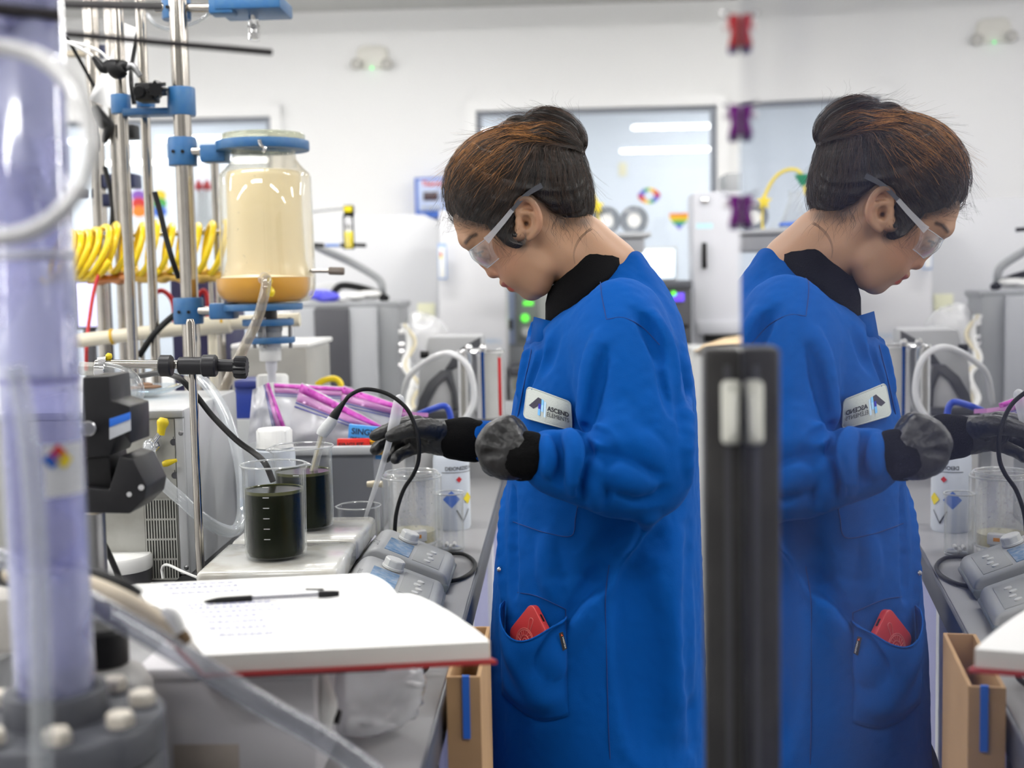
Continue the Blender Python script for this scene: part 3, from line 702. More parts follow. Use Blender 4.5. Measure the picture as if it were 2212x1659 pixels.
part('cable', tube(ppath((742, 870, 2.0), (757, 853, 2.0), (785, 841, 2.02), (820, 845, 2.03), (850, 858, 2.03), (878, 882, 2.03), (895, 915, 2.03), (905, 955, 2.03), (904, 995, 2.04), (893, 1025, 2.05), (872, 1058, 2.06), (857, 1105, 2.07), (853, 1150, 2.08), (856, 1186, 2.09), (890, 1196, 2.07)), .0034, 10, 6), RUBBER, el)
tag(obj('sensor_cable', tube([Pz(925, 1203, BENCH_Z + .006), Pz(955, 1196, BENCH_Z + .005), Pz(1000, 1197, BENCH_Z + .004), Pz(1024, 1213, BENCH_Z + .004), Pz(1022, 1232, BENCH_Z + .004), Pz(995, 1250, BENCH_Z + .004), Pz(955, 1258, BENCH_Z + .004)], .0034, 10), RUBBER), 'black cable looping over the bench right of the rear hotplate console', 'cable')
pl = thing('connector_plug', 'small white plug with orange mark behind the rear console', 'plug', bp(905, 1205))
part('shell', xf(box(-.014, .014, -.008, .008, .03, .048, .002), at(bp(905, 1205), .3)), WPLAST, pl)
part('socket', xf(box(-.01, .01, -.007, .007, 0, .031, .002), at(bp(905, 1205), .3)), GREY, pl)
part('mark', xf(box(-.006, .004, -.0085, -.0079, .036, .042), at(bp(905, 1205), .3)), mat('orange_mark', srgb(235, 150, 40), .5), pl)
DP = 2.07
pp = thing('transfer_pipette', 'clear plastic dropper pinched in the gloved fingers', 'pipette', P(845, 940, DP))
M_pip = clear('pipette_plastic', haze=0.36, edge=0.6, body=(.92, .93, .96), ior=1.45)
part('bulb', tube(ppath((865, 852, DP), (864, 856, DP), (862, 866, DP), (858, 884, DP), (853, 908, DP), (848, 928, DP), (845, 938, DP), (843, 944, DP)), [.001, .0062, .0088, .0092, .0092, .0088, .0072, .0056], 22, 4), M_pip, pp, smooth=180)
part('stem', tube(ppath((843, 944, DP), (835, 975, DP), (820, 1025, DP + .01), (800, 1085, DP + .03), (786, 1128, DP + .05)), [.0056, .0052, .0046, .0038, .0024], 18, 5), M_pip, pp, smooth=180)
# ------------------------------------------------------------------ grey tub with bags and sachets
DT = 2.34
x0, x1, y0, zb, zr = pspan(566, 822, 1168, 962, DT)
tubt = thing('grey_tub', 'open grey plastic tub behind the beakers holding bags and sachets', 'tub', RX * x0 + RY * y0 + UP * BENCH_Z)
M_tub = mat('tub_grey', srgb(112, 114, 120), 0.45); M_rim = mat('tub_rim_grey', srgb(176, 178, 180), 0.4)
zt0, zt1 = BENCH_Z, P(770, 962, DT)[2]; dep = .27
for nm, q in (('front_wall', (x0 + .012, x1 - .012, y0 + .006, y0 + .011, zt0, zt1 - .006)), ('back_wall', (x0 + .012, x1 - .012, y0 + dep - .01, y0 + dep - .006, zt0, zt1 - .006)), ('end_wall', (x0 + .008, x0 + .012, y0 + .01, y0 + dep - .01, zt0, zt1 - .006)), ('end_wall', (x1 - .016, x1 - .012, y0 + .01, y0 + dep - .01, zt0, zt1 - .006)), ('floor_panel', (x0 + .012, x1 - .012, y0 + .01, y0 + dep - .01, zt0, zt0 + .005))): part(nm, rb(*q), M_tub, tubt)
for q in ((x0, x1, y0 - .006, y0 + .012, zt1 - .016, zt1), (x0, x1, y0 + dep - .012, y0 + dep + .006, zt1 - .016, zt1), (x0 - .003, x0 + .012, y0, y0 + dep, zt1 - .0165, zt1 - .0005), (x1 - .013, x1 + .003, y0, y0 + dep, zt1 - .0165, zt1 - .0005)): part('rim_bar', rb(*q, .003), M_rim, tubt)
def sachet(c, tx, tz, w, h, col, lines, label):
    T = T_frame(c, tx, np.cross(tz, tx), tz); tx = np.asarray(tx); 
    o = thing('buffer_sachet', label, 'sachet', c, 'buffer sachets in the grey tub')
    part('packet', xf(box(0, w, -.003, .003, 0, h, .0025, 2), T), mat('sachet_foil', col, .35), o)
    for s, sz, x, z in lines:
        g = text_geo(s, sz, bold=.0003); part('lettering', xf((np.stack([g[0][:, 0] + x, np.full(len(g[0]), -.0034), g[0][:, 1] + z], 1), g[1]), T), INK, o)
cd_ = np.array([math.cos(YAW), math.sin(YAW), 0]); tl = np.array([0, .12, 1.0]); tl /= np.linalg.norm(tl)
tx1 = RX + UP * -.12; tx1 /= np.linalg.norm(tx1); tz1 = UP * 1 + RX * .12; tz1 /= np.linalg.norm(tz1)
sachet(P(729, 985, 2.355), RX, UP, .062, .033, srgb(215, 40, 32), [('SINGLET', .0125, .003, .0165), ('BUFFER SOLUTION', .0052, .004, .0095)], 'red sachet lying low in the grey tub beside the yellow one')
sachet(P(796, 983, 2.357), RX, UP, .03, .03, srgb(238, 180, 20), [('ET', .0125, .003, .0165), ('UTION', .0052, .003, .0095)], 'yellow sachet at the right front of the grey tub')
sachet(P(748, 985, 2.37), tx1, tz1, .09, .062, srgb(66, 150, 222), [('SINGLET', .016, .006, .044), ('ONE BUFFER SOLUTION', .006, .005, .034)], 'light blue sachet standing behind the red one')
# ------------------------------------------------------------------ zip bags
M_bag = clear('bag_film', tint=(.93, .93, .95), body=(.95, .95, .98), haze=0.5, edge=0.3, rough=.15)
M_mag = mat('magenta_zip', srgb(190, 60, 172), 0.35, noise=(90, .5, srgb(225, 150, 215))); M_nav = mat('navy_line', srgb(66, 66, 150), 0.4)
M_pink = clear('pink_film', tint=(.95, .7, .92), body=(.74, .35, .68), haze=.5, edge=.2, rough=.2)
def bag(label, q, d, bulge, seed, zipw=.17, n=16):
    """pillow of film; q = corners in photo pixels, the first two at the zip edge"""
    t = thing('zip_bag', label, 'bag', P(*q[0], d), 'magenta topped zip bags over the tub')
    def pt(u, v, off):
        a = np.array(q[0]) * (1 - u) + np.array(q[1]) * u; b = np.array(q[3]) * (1 - u) + np.array(q[2]) * u; c = a * (1 - v) + b * v
        e = math.sin(PI * min(max(u, 0), 1)) * math.sin(PI * min(max(v, 0), 1)) ** .7
        wr = vnoise(np.array([u * 5 + seed, v * 5, seed * 1.7]), 1.0) * .012 * min(1, e * 2) + vnoise(np.array([u * 13 + seed, v * 6, seed]), 1.0) * .004
        return P(c[0], c[1], d + off * bulge * e + wr + .03 * v * 0)
    for off, nm in ((-1, 'front_film'), (1, 'back_film')):
        part(nm, sheet([[pt(j / n, i / n, off) for j in range(n + 1)] for i in range(n + 1)]), M_bag, t, smooth=180)
    strip = lambda v0, v1, o: thick(sheet([[pt(j / n, v, -1) + _R @ np.array([0, 0, o]) for j in range(n + 1)] for v in (v0, (v0 + v1) / 2, v1)]), .0006)
    part('zip_band', strip(.02, zipw * .75, .0016), M_mag, t, smooth=180)
    part('pink_edge', strip(zipw * .76, zipw * 1.5, .0012), M_pink, t, smooth=180)
    for k_ in (1.55, 1.85): part('seal_line', strip(zipw * k_, zipw * (k_ + .12), .002), M_nav, t, smooth=180)
    return t
bag('zip bag at the right end with its band slanting down to the glove', [(742, 832), (880, 880), (862, 950), (720, 945)], 2.46, .012, 5, .2)
bag('large zip bag whose magenta band runs diagonally to the pipette', [(652, 826), (832, 922), (770, 965), (612, 962)], 2.43, .022, 9, .2)
bag('zip bag seen behind the diagonal band, flat top edge', [(592, 826), (760, 836), (770, 950), (600, 950)], 2.5, .015, 2, .12)
bag('upright zip bag at the left with a vertical magenta band', [(582, 826), (622, 930), (535, 960), (545, 842)], 2.40, .018, 14, .17)
tag(obj('pink_bag_edge', thick(sheet([[P(x, y + dy, 2.5 + .02 * math.sin(x * .05)) for x, y in ((840, 905), (870, 892), (900, 896), (925, 897))] for dy in (-5, 4)]), .001), M_pink), 'pink folded strip of bag film above the glove', 'bag strip')
# ------------------------------------------------------------------ white bottles, blue bin, boxes behind
def jarcap(px, y0, y1, r, d, label, body_to):
    t = thing('white_bottle', label, 'bottle', P(px, body_to, d)); k = mm(d)
    prof = [(0, y0), (r * .9, y0), (r, y0 + 5), (r, y0 + (y1 - y0) * .9), (r * 1.05, y1)]
    g = lathe([(a * k, P(px, b, d)[2]) for a, b in prof], 60); v = g[0]; a_ = np.arctan2(v[:, 1], v[:, 0]); rr = np.hypot(v[:, 0], v[:, 1]) > r * .95 * k; v[rr, :2] *= (1 + .012 * np.sign(np.sin(15 * a_[rr])))[:, None]
    c = P(px, y0, d); part('cap', mv((v, g[1]), c[0], c[1]), WPLAST, t)
    part('body', mv(lathe([(r * .95 * k, P(px, y1 + 1, d)[2]), (r * 1.12 * k, P(px, y1 + 6, d)[2]), (r * 1.15 * k, max(P(px, y1 + 20, d)[2], .97)), (r * 1.15 * k, BENCH_Z + .004), (r * 1.1 * k, BENCH_Z)], 40), c[0], c[1]), M_wb, t)
jarcap(592, 925, 966, 38, 2.16, 'white bottle with ribbed cap just behind the front beaker', 1180)
jarcap(588, 809, 845, 34, 2.66, 'white capped bottle behind the bags under the reactor outlet', 900)
bb = thing('blue_bin', 'small navy blue parts bin between the hose and the bags', 'bin', P(530, 900, 2.75))
part('shell', pbox(508, 556, 838, 905, 2.75, .1, .003), mat('bin_blue', srgb(38, 62, 150), .4), bb)
part('lip', pbox(505, 560, 822, 839, 2.74, .12, .003), mat('bin_lip_blue', srgb(46, 58, 130), .4), bb)
part('stand', pbox(500, 562, 906, 925, 2.74, .12, .003, z0=BENCH_Z), LGREY, bb)
ib = thing('steel_instrument', 'low steel topped instrument with blue curve printed on its front', 'instrument', P(580, 860, 3.0))
part('housing', pbox(500, 665, 752, 905, 2.95, .3, .006, z0=BENCH_Z), mat('brushed_steel', srgb(168, 166, 160), .35, noise=(9, .3)), ib)
part('lid', pbox(497, 668, 742, 753, 2.945, .31, .004), WPLAST, ib)
part('side_print', pbox(632, 660, 790, 840, 2.947, .003, .0005), mat('print_blue', srgb(70, 130, 205), .5), ib)
# ------------------------------------------------------------------ chiller
DC = 2.05
cor = P(413, 1255, DC); cor[2] = BENCH_Z; CT = at(cor, .02)      # local: x to the right, y away, z up; corner at the origin
ch = thing('recirculating_chiller', 'worn grey metal chiller box with vent slots and valves', 'chiller', cor)
M_ch = mat('worn_grey_enamel', srgb(172, 172, 166), 0.42, noise=(14, .55, srgb(120, 116, 106), 9)); M_chs = mat('worn_silver_side', srgb(182, 184, 186), 0.38, noise=(5, .4, srgb(140, 140, 140), 8))
H = P(411, 880, DC)[2] - BENCH_Z; Wc = .34; Lc = .36
part('body', xf(box(-Wc, 0, .004, Lc, .008, H, .006), CT), M_chs, ch)
part('front_frame', xf(join(box(-Wc + .002, -.002, -.002, .006, H - .014, H - .002, .002), box(-.016, -.002, -.0021, .006, .01, H - .015, .002)), CT), M_chs, ch)
part('front_panel', xf(box(-Wc + .004, -.017, 0, .005, .012, H - .016, .0015), CT), M_ch, ch)
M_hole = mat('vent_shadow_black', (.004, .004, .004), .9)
def cloc(px, py, d=DC):   # photo pixel on the chiller's front -> local x, z
    r = _R @ np.array([(px - CXP) / FPX, -(py - CYP) / FPX, -1.0]); n_ = CT[:3, 1]; t = (cor - _O).dot(n_) / r.dot(n_); q = _O + r * t - cor
    return q.dot(CT[:3, 0]), q[2]
(vx0, vz1), (vx1, vz0) = cloc(313, 1079), cloc(386, 1250)
part('vent_shade_plate', xf(box(vx0 - .002, vx1 + .002, -.0006, .001, vz0, vz1 + .001), CT), M_hole, ch)  # black plate on the panel painting the shade inside the slots
nb = 11; pit = (vx1 - vx0) / nb
for i in range(nb + 1): part('vent_bar', xf(box(vx0 + i * pit - .0011, vx0 + i * pit + .0011, -.002, .0008, vz0, vz1 + .002), CT), M_ch, ch)
for i in range(5): zz = vz0 + (vz1 - vz0) * i / 4; part('vent_crossbar', xf(box(vx0, vx1, -.0021, .0008, zz - .0014, zz + .0014), CT), M_ch, ch)
for a in ((406, 935), (417, 1225)):
    x, z = cloc(*a); part('screw', xf(rot(ball((0, 0, 0), .0042, 12, 8, (1, 1, .5)), 'X', PI / 2), CT @ T_frame([min(x, -.006), -.003, z], *np.eye(3))), DARKSTEEL, ch)
for (px, py) in ((375, 955), (378, 1027)):
    x, z = cloc(px, py)
    part('power_mark', xf(join(mv(rot(lathe([(.0042, 0), (.0055, 0), (.0055, .0004), (.0042, .0004)], 24), 'X', PI / 2), x, -.0003, z), box(x - .0006, x + .0006, -.0007, -.0002, z + .001, z + .009)), CT), DGREY, ch)
for sx in (-Wc + .03, -.03):
    for sy in (.03, Lc - .03): part('foot', xf(cyl((sx, sy, 0), (sx, sy, .009), .014), CT), RUBBER, ch)
# valves with yellow levers
M_lever = mat('yellow_vinyl', srgb(232, 205, 28), .4, noise=(80, .4, srgb(170, 150, 30)))
x, z = cloc(338, 958); v0 = (CT @ np.array([x, -.002, z, 1]))[:3]
va = thing('hose_valve', 'upper chrome valve with upright yellow lever on the chiller', 'valve', v0)
fwd = -CT[:3, 1]
part('nut', cyl(v0, v0 + fwd * .02, .012, 6, .001), CHROME, va)
part('stub', cyl(v0 + fwd * .018, v0 + fwd * .045, .008, 16, .001), CHROME, va)
part('lever_stem', cyl(v0 + fwd * .03, P(347, 935, DC - .04), .005, 12), CHROME, va)
part('lever', tube(ppath((347, 940, DC - .04), (349, 925, DC - .04), (352, 912, DC - .04), (354, 903, DC - .04)), [.0062, .007, .0098, .006], 14, 4), M_lever, va)
x, z = cloc(330, 1035); v1 = (CT @ np.array([x, -.002, z, 1]))[:3]
vb = thing('hose_valve', 'lower chrome valve with sideways yellow lever on the chiller', 'valve', v1)
part('nut', cyl(v1, v1 + fwd * .02, .013, 6, .001), CHROME, vb)
part('elbow', tube([v1 + fwd * .015, v1 + fwd * .045, v1 + fwd * .055 + UP * .016], .009, 14), CHROME, vb)
part('lever', tube(ppath((352, 1003, DC - .04), (362, 1000, DC - .04), (382, 994, DC - .04)), [.0045, .0055, .0025], 12, 4), M_lever, vb)
M_hose = clear('clear_hose', tint=(.95, .96, .97), body=(.66, .69, .72), haze=.26, edge=.5, rough=.08)
tag(obj('clear_hose', tube([v0 + fwd * .035, P(322, 965, 1.97), P(328, 1005, 1.96), P(352, 1043, 1.95), P(395, 1082, 1.95), P(440, 1122, 1.96), P(485, 1146, 2.0), P(512, 1142, 2.04), P(524, 1105, 2.08), P(521, 1030, 2.12), P(508, 960, 2.16), P(484, 890, 2.2), P(450, 835, 2.24), P(410, 803, 2.28), P(370, 795, 2.32)], .0098, 16, 7), M_hose, smooth=180), 'thick clear hose looping from the upper chiller valve up over the box', 'hose')
tag(obj('clear_hose', tube(ppath((215, 795, 1.9), (238, 796, 1.9), (265, 803, 1.9), (290, 823, 1.9), (297, 850, 1.9), (283, 880, 1.9), (262, 905, 1.9)), .0105, 16, 7), M_hose, smooth=180), 'short bent clear hose over the black pump head', 'hose')
hc = thing('hose_clamp', 'steel hose clamp and clear fitting with yellow tab left of the rod', 'clamp', P(215, 795, 1.9))
part('band', cyl(P(207, 797, 1.9), P(230, 798, 1.9), .0125, 24, .001), CHROME, hc)
part('screw_head', cyl(P(212, 778, 1.895), P(230, 776, 1.895), .0045, 10), CHROME, hc)
part('fitting', cyl(P(172, 796, 1.9), P(206, 797, 1.9), .0105, 6, .001), M_egl, hc)
part('tab', tube(ppath((230, 778, 1.9), (235, 770, 1.9), (237, 763, 1.9)), [.003, .0055, .003], 10, 3), M_lever, hc)
# watch glass with brown residue on the chiller
wc = P(312, 843, 2.26); wc[2] = BENCH_Z + H + .002
wg = thing('watch_glass', 'shallow glass dish with brown flakes on the chiller', 'dish', wc)
part('dish', mv(lathe([(0, 0), (.02, .001), (.045, .006), (.068, .017), (.069, .018), (.044, .0085), (.02, .0035), (0, .0025)], 40, cap=False), *wc), clear('dish_glass', tint=(.9, .96, 1), haze=.08, edge=.4), wg)
M_brown = mat('brown_flake', srgb(120, 92, 72), .9)
for i, (dx, dy, a) in enumerate(((-.03, 0, .2), (.012, -.01, 1.1), (-.005, .02, 2))):
    g = ball((0, 0, 0), .024 - .004 * i, 14, 8, (1.2, .8, .25)); g = (g[0] * (1 + .35 * vnoise(g[0], 60, i))[:, None], g[1])
    tag(obj('flake', mv(rot(g, 'Z', a), wc[0] + dx, wc[1] + dy, wc[2] + .013 + .003 * i), M_brown, smooth=180), 'brown dried flake lying in the glass dish', 'flake', 'brown flakes in the glass dish')
# black cable into the front beaker
tag(obj('probe_cable', tube(ppath((262, 812, 2.12), (300, 812, 2.1), (345, 806, 2.02), (385, 816, 1.93), (420, 850, 1.92), (460, 900, 1.92), (510, 950, 1.9), (548, 978, 1.88), (572, 1000, 1.84), (590, 1040, 1.83)), .0046, 10, 7), RUBBER), 'black cable sagging past the steel rod into the front green beaker', 'cable')
# ------------------------------------------------------------------ retort rod with boss
DR = 1.9
rb0 = Pz(437, 1262, BENCH_Z); rtop = P(411, 688, DR)
rs = thing('retort_stand', 'thin steel retort rod standing in front of the chiller', 'stand', [rtop[0], rtop[1], BENCH_Z])
part('rod', xf(lathe([(0, BENCH_Z + .008), (.0066, BENCH_Z + .008), (.0066, rtop[2] - .006), (.005, rtop[2] - .001), (0, rtop[2])], 20), T_frame([rtop[0], rtop[1], 0], *np.eye(3))), STEEL, rs)
part('base_plate', mv(box(-.05, .05, -.06, .1, BENCH_Z, BENCH_Z + .01, .002), rtop[0] - .01, rtop[1] + .01), BLACK, rs)
bs = thing('boss_clamp', 'dark clamp boss with knobs gripping the rods crosswise', 'clamp', P(418, 790, DR))
M_boss = mat('boss_grey', srgb(36, 36, 40), .42, spec=.3)
part('body', cyl(P(386, 790, DR), P(440, 790, DR), .0135, 20, .002), M_boss, bs)
part('collar', cyl(P(345, 790, DR - .01), P(372, 790, DR - .01), .0165, 20, .002), M_boss, bs)
part('knob', cyl(P(437, 790, DR - .012), P(468, 790, DR - .012), .0168, 24, .002), M_boss, bs)
part('sleeve', cyl(P(466, 789, DR), P(508, 790, DR), .0095, 20, .001), M_boss, bs)
def knurl(a, b, r, n=12, dpt=.12):
    g = cyl((0, 0, 0), (0, 0, 1), 1, n * 4); L = np.linalg.norm(np.asarray(b) - np.asarray(a)); v = lathe([(r * .85, 0), (r, L * .12), (r, L * .88), (r * .85, L)], n * 4)
    q = v[0]; an = np.arctan2(q[:, 1], q[:, 0]); q[:, :2] *= (1 + dpt * np.cos(n * an))[:, None]; return xf((q, v[1]), along(a, b))
part('end_knob', knurl(P(506, 793, DR), P(534, 794, DR), .0155), M_boss, bs)
part('crossbar', cyl(P(205, 786, DR), P(388, 787, DR), .0068, 20, .002), STEEL, bs)
# black pump head (blurred, nearer)
DPH = 1.45
ph = thing('pump_head', 'black angular pump head with blue label beside the acrylic column', 'pump', P(230, 960, DPH))
M_ph = mat('pump_black', srgb(26, 26, 29), .42, noise=(30, .3, srgb(42, 42, 46)), spec=.3)
def poly_px(pts, d, dep, bev=.002):
    """slab whose outline is given in photo pixels at distance d, going dep metres back"""
    c = P(*np.mean(pts, 0), d); ex, ez = RX, UP; n_ = RY; out = []
    for px, py in pts:
        r = _R @ np.array([(px - CXP) / FPX, -(py - CYP) / FPX, -1.0]); t = (c - _O).dot(n_) / r.dot(n_); q = _O + r * t - c; out.append((q.dot(ex), q[2]))
    g = side(prism(out, -dep, 0, bev, 2)); return xf(g, T_frame(c, RX, RY, UP))
part('upper_block', poly_px([(178, 815), (236, 812), (240, 866), (280, 878), (282, 960), (258, 925), (238, 985), (178, 990)], DPH, .07), M_ph, ph)
part('hinge_block', poly_px([(178, 985), (236, 983), (243, 1060), (178, 1065)], DPH + .01, .06), BLACK, ph)
part('lower_block', poly_px([(178, 1052), (235, 1058), (258, 985), (288, 992), (317, 1050), (312, 1080), (280, 1110), (178, 1108)], DPH, .075), M_ph, ph)
part('label', poly_px([(236, 905), (281, 892), (282, 930), (236, 950)], DPH - .003, .002, .0003), mat('pale_label', srgb(190, 194, 200), .5), ph)
part('label_stripe', poly_px([(236, 905), (281, 890), (281, 906), (236, 923)], DPH - .005, .002, .0003), mat('label_blue', srgb(40, 110, 215), .5), ph)
part('bolt', cyl(P(190, 926, DPH - .03), P(190, 926, DPH), .009, 16, .002), DARKSTEEL, ph)
part('rivet', cyl(P(305, 1053, DPH - .006), P(305, 1053, DPH + .01), .0035, 12), CHROME, ph)
part('rivet', cyl(P(279, 1068, DPH - .006), P(279, 1068, DPH + .01), .003, 12), CHROME, ph)
part('mount', cyl(P(205, 1108, DPH + .03), [*P(205, 1108, DPH + .03)[:2], BENCH_Z], .012, 16), DARKSTEEL, ph)
jl = bp(255, 1262); wl_ = thing('storage_jar', 'dark jar with flat white lid in front of the chiller', 'jar', jl)
part('body', mv(lathe([(0, 0), (.052, 0), (.054, .006), (.054, .028)], 40), *jl), mat('smoky_grey', srgb(70, 70, 74), .3), wl_)
part('lid', mv(lathe([(.055, .026), (.056, .028), (.056, .045), (.053, .049), (0, .049)], 40), *jl), WPLAST, wl_)
tag(obj('power_cable', tube(ppath((190, 1105, 1.5), (205, 1140, 1.52), (232, 1190, 1.55), (250, 1230, 1.58), (262, 1258, 1.6)), .004, 10), RUBBER), 'black power cable hanging below the pump head', 'cable')
tag(obj('white_wire', tube([Pz(352, 1250, BENCH_Z + .02), P(350, 1228, 1.98), P(362, 1220, 1.96), P(395, 1235, 1.93), P(430, 1249, 1.92)], .0022, 8), WPLAST), 'thin white wire bent in front of the vent slots', 'wire')
# ------------------------------------------------------------------ reactor rig: three posts, blue clamps
DG = 2.56
rig = thing('reactor_stand', 'tall three post steel frame with blue clamps behind the chiller', 'stand', [*P(395, 700, DG)[:2], BENCH_Z])
def post(px, py, r, d=DG, z1=2.5, z0=BENCH_Z):
    c = P(px, py, d); return cyl((c[0], c[1], z0), (c[0], c[1], z1), r * mm(d), 28)
part('post', post(397, 330, 19), STEEL, rig)
part('post', post(265, 260, 11.5, DG + .03), STEEL, rig)
part('post', post(314, 260, 10.5, DG + .08), STEEL, rig)
part('foot_plate', xf(box(-.14, .12, -.05, .16, 0, .012, .002), at([*P(370, 600, DG)[:2], BENCH_Z])), BLUECAST, rig)
def collar(px, py0, py1, r, d, root, name='clamp_collar', holes=True):
    k = mm(d); c = P(px, (py0 + py1) / 2, d); z0, z1 = P(px, py1, d)[2], P(px, py0, d)[2]
    part(name, mv(lathe([(r * k * .96, z0), (r * k, z0 + .003), (r * k, z1 - .003), (r * k * .96, z1)], 32), c[0], c[1]), BLUECAST, root)
    if holes:
        for dx in (-.35, .3): q = P(px + dx * r, (py0 + py1) / 2 + 2, d) - RY * r * k * .97; part('socket_screw', cyl(q - RY * .0015, q + RY * .01, .0035, 10), BLACK, root)
c1 = 1
collar(392, 190, 250, 30, DG, rig, holes=False); collar(261, 205, 246, 21, DG + .03, rig, holes=False); collar(315, 216, 233, 20, DG + .08, rig, holes=False)
part('clamp_bridge', pbox(262, 380, 232, 247, DG - .005, .05, .003), BLUECAST, rig)
collar(394, 298, 358, 31, DG, rig); collar(407, 643, 700, 32, DG, rig); collar(381, -4, 43, 31, DG, rig)
for y0_, xa, xb in ((327, 424, 432), (672, 438, 452), (17, 335, 455)): part('cross_rod', cyl(P(xa - 25 if xa > 400 else xa, y0_, DG - .01), P(xb + 12, y0_, DG - .01), 9.5 * mm(DG), 20), STEEL, rig)
part('arm_block', pbox(430, 486, 311, 349, DG - .03, .045, .004), BLUECAST, rig)
part('arm_block', pbox(450, 505, 655, 690, DG - .03, .045, .004), BLUECAST, rig)
part('arm_block', pbox(449, 502, -8, 28, DG - .03, .045, .004), BLUECAST, rig)
part('motor_plate', pbox(460, 606, -12, 18, DG - .035, .12, .004), BLUECAST, rig)
uj = thing('stirrer_joint', 'chrome universal joint hanging under the top clamp', 'joint', P(548, 40, DG))
part('shaft', cyl(P(546, -4, DG), P(547, 32, DG), 7 * mm(DG), 16), DARKSTEEL, uj)
part('upper_yoke', join(cyl(P(547, 26, DG), P(548, 46, DG), 11 * mm(DG), 16, .001), cyl(P(541, 44, DG), P(541, 62, DG), 4 * mm(DG), 10), cyl(P(556, 44, DG), P(556, 60, DG), 4 * mm(DG), 10)), CHROME, uj)
part('cross_pin', join(cyl(P(536, 57, DG), P(561, 57, DG), 3.4 * mm(DG), 10), ball(P(548, 57, DG), 6 * mm(DG))), DARKSTEEL, uj)
part('lower_yoke', join(cyl(P(549, 72, DG), P(549, 88, DG), 12.5 * mm(DG), 16, .001), cyl(P(540, 58, DG), P(541, 74, DG), 4 * mm(DG), 10), cyl(P(558, 58, DG), P(558, 74, DG), 4 * mm(DG), 10)), CHROME, uj)
# jar held in the blue rings
DJ = DG - .02
jr = thing('reactor_jar', 'large glass jar of cloudy yellow liquid hung between blue rings', 'jar', P(569, 655, DJ))
M_jar = clear('jar_glass', haze=.16, edge=.45, body=srgb(226, 216, 186), tint=(.97, .95, .9), ior=1.5, wet=(70, .68, .3)); M_cloud = clear('cloudy_yellow', tint=(.93, .86, .66), body=srgb(242, 228, 188), haze=.8, edge=.15, ior=1.2, rough=.3); M_amber = clear('amber_liquid', tint=(.85, .6, .2), body=srgb(214, 158, 58), haze=.72, edge=.2, ior=1.2, rough=.2)
def jl_(prof, cap=False): return plathe(569, DJ, prof, 56, cap)
part('wall', jl_([(70, 292), (88, 292), (89, 300), (88, 312), (70, 318), (67, 330), (69, 345), (77, 356), (86, 366), (95, 374), (99, 384), (101, 480), (102, 610), (101, 628), (95, 642), (84, 652), (60, 656)]), M_jar, jr, smooth=60)
part('lid', jl_([(0, 290), (86, 290), (89, 293), (89, 303), (86, 306), (0, 306)]), clear('lid_glass', tint=(.92, .95, .88), body=srgb(205, 205, 180), haze=.3, edge=.4), jr)
part('cloudy_film', jl_([(58, 368), (78, 372), (80, 384), (81, 480), (84, 560), (92, 590), (100, 599)]), M_cloud, jr, smooth=180)
part('liquid', jl_([(0, 600), (100, 600), (100.5, 612), (99, 627), (93, 641), (82, 651), (40, 654), (0, 655)]), M_amber, jr, smooth=60)
part('neck_ring', plathe(567, DJ, [(72, 306), (99, 306), (100, 308), (100, 324), (99, 326), (72, 326), (71, 324), (71, 308)], 56, False), BLUECAST, jr)
part('ring_clip', tube(ppath((560, 303, DJ - .098), (563, 312, DJ - .1), (572, 320, DJ - .1), (568, 328, DJ - .098)), .0035, 8, 4), CHROME, jr)
k_ = mm(DJ)
part('support_ring', plathe(569, DJ, [(30, 656), (83, 656), (84, 658), (84, 668), (83, 670), (30, 670)], 48, False), BLUECAST, jr)
part('drain_neck', plathe(577, DJ, [(21, 668), (21, 690)], 28), mat('dark_drain', srgb(60, 56, 50), .4), jr)
part('drain_flange', plathe(579, DJ, [(54, 689), (55, 691), (55, 701), (54, 703)], 40), BLUECAST, jr)
part('drain_flange', plathe(583, DJ, [(53, 728), (54, 730), (54, 739), (53, 741)], 40), BLUECAST, jr)
part('valve_body', plathe(582, DJ, [(28, 703), (28, 714), (26, 716), (26, 728)], 32), mat('pale_valve', srgb(150, 150, 150), .4), jr)
for dx, a in ((-34, 0), (-12, 1), (44, 2)): q = (582 + dx); dd = DJ - (.03 if a < 2 else .0); part('flange_bolt', cyl(P(q, 686, dd), P(q + 2, 752, dd), .004, 10), DARKSTEEL, jr)
part('outlet_block', plathe(583, DJ, [(23, 741), (23.5, 744), (23.5, 778), (22, 780)], 32), WPLAST, jr)
part('outlet_spout', plathe(586, DJ, [(13, 780), (12, 800), (9, 806), (9, 826)], 24), mat('pale_spout', srgb(205, 205, 212), .4), jr)
part('side_port', cyl(P(571, 602, DJ - .105), P(571, 602, DJ - .085), .0125, 24, .002), clear('port_glass', haze=.3, edge=.4, tint=(.95, .9, .75)), jr)
part('port_valve', tube(ppath((582, 600, DJ - .12), (583, 608, DJ - .12), (582, 618, DJ - .12), (584, 630, DJ - .12), (583, 640, DJ - .12)), [.004, .005, .004, .009, .006], 12, 4), M_lever, jr)
part('sampling_arm', cyl(P(668, 585, DJ), P(712, 585, DJ), .0045, 14), STEEL, jr)
part('arm_knob', knurl(P(710, 585, DJ), P(744, 586, DJ), .0078, 14, .05), mat('knurled_brown', srgb(110, 100, 92), .4), jr)
tag(obj('drain_hose', tube(ppath((572, 600, DJ - .11), (576, 606, DJ - .16), (570, 640, DJ - .17), (556, 690, DJ - .17), (530, 745, DJ - .17), (505, 795, DJ - .17), (480, 850, DJ - .17), (462, 890, DJ - .15)), .0098, 16, 7), clear('smoky_hose', tint=(.86, .84, .8), body=srgb(150, 138, 120), haze=.45, edge=.4), smooth=180), 'brownish clear hose running down from the jar port', 'hose')
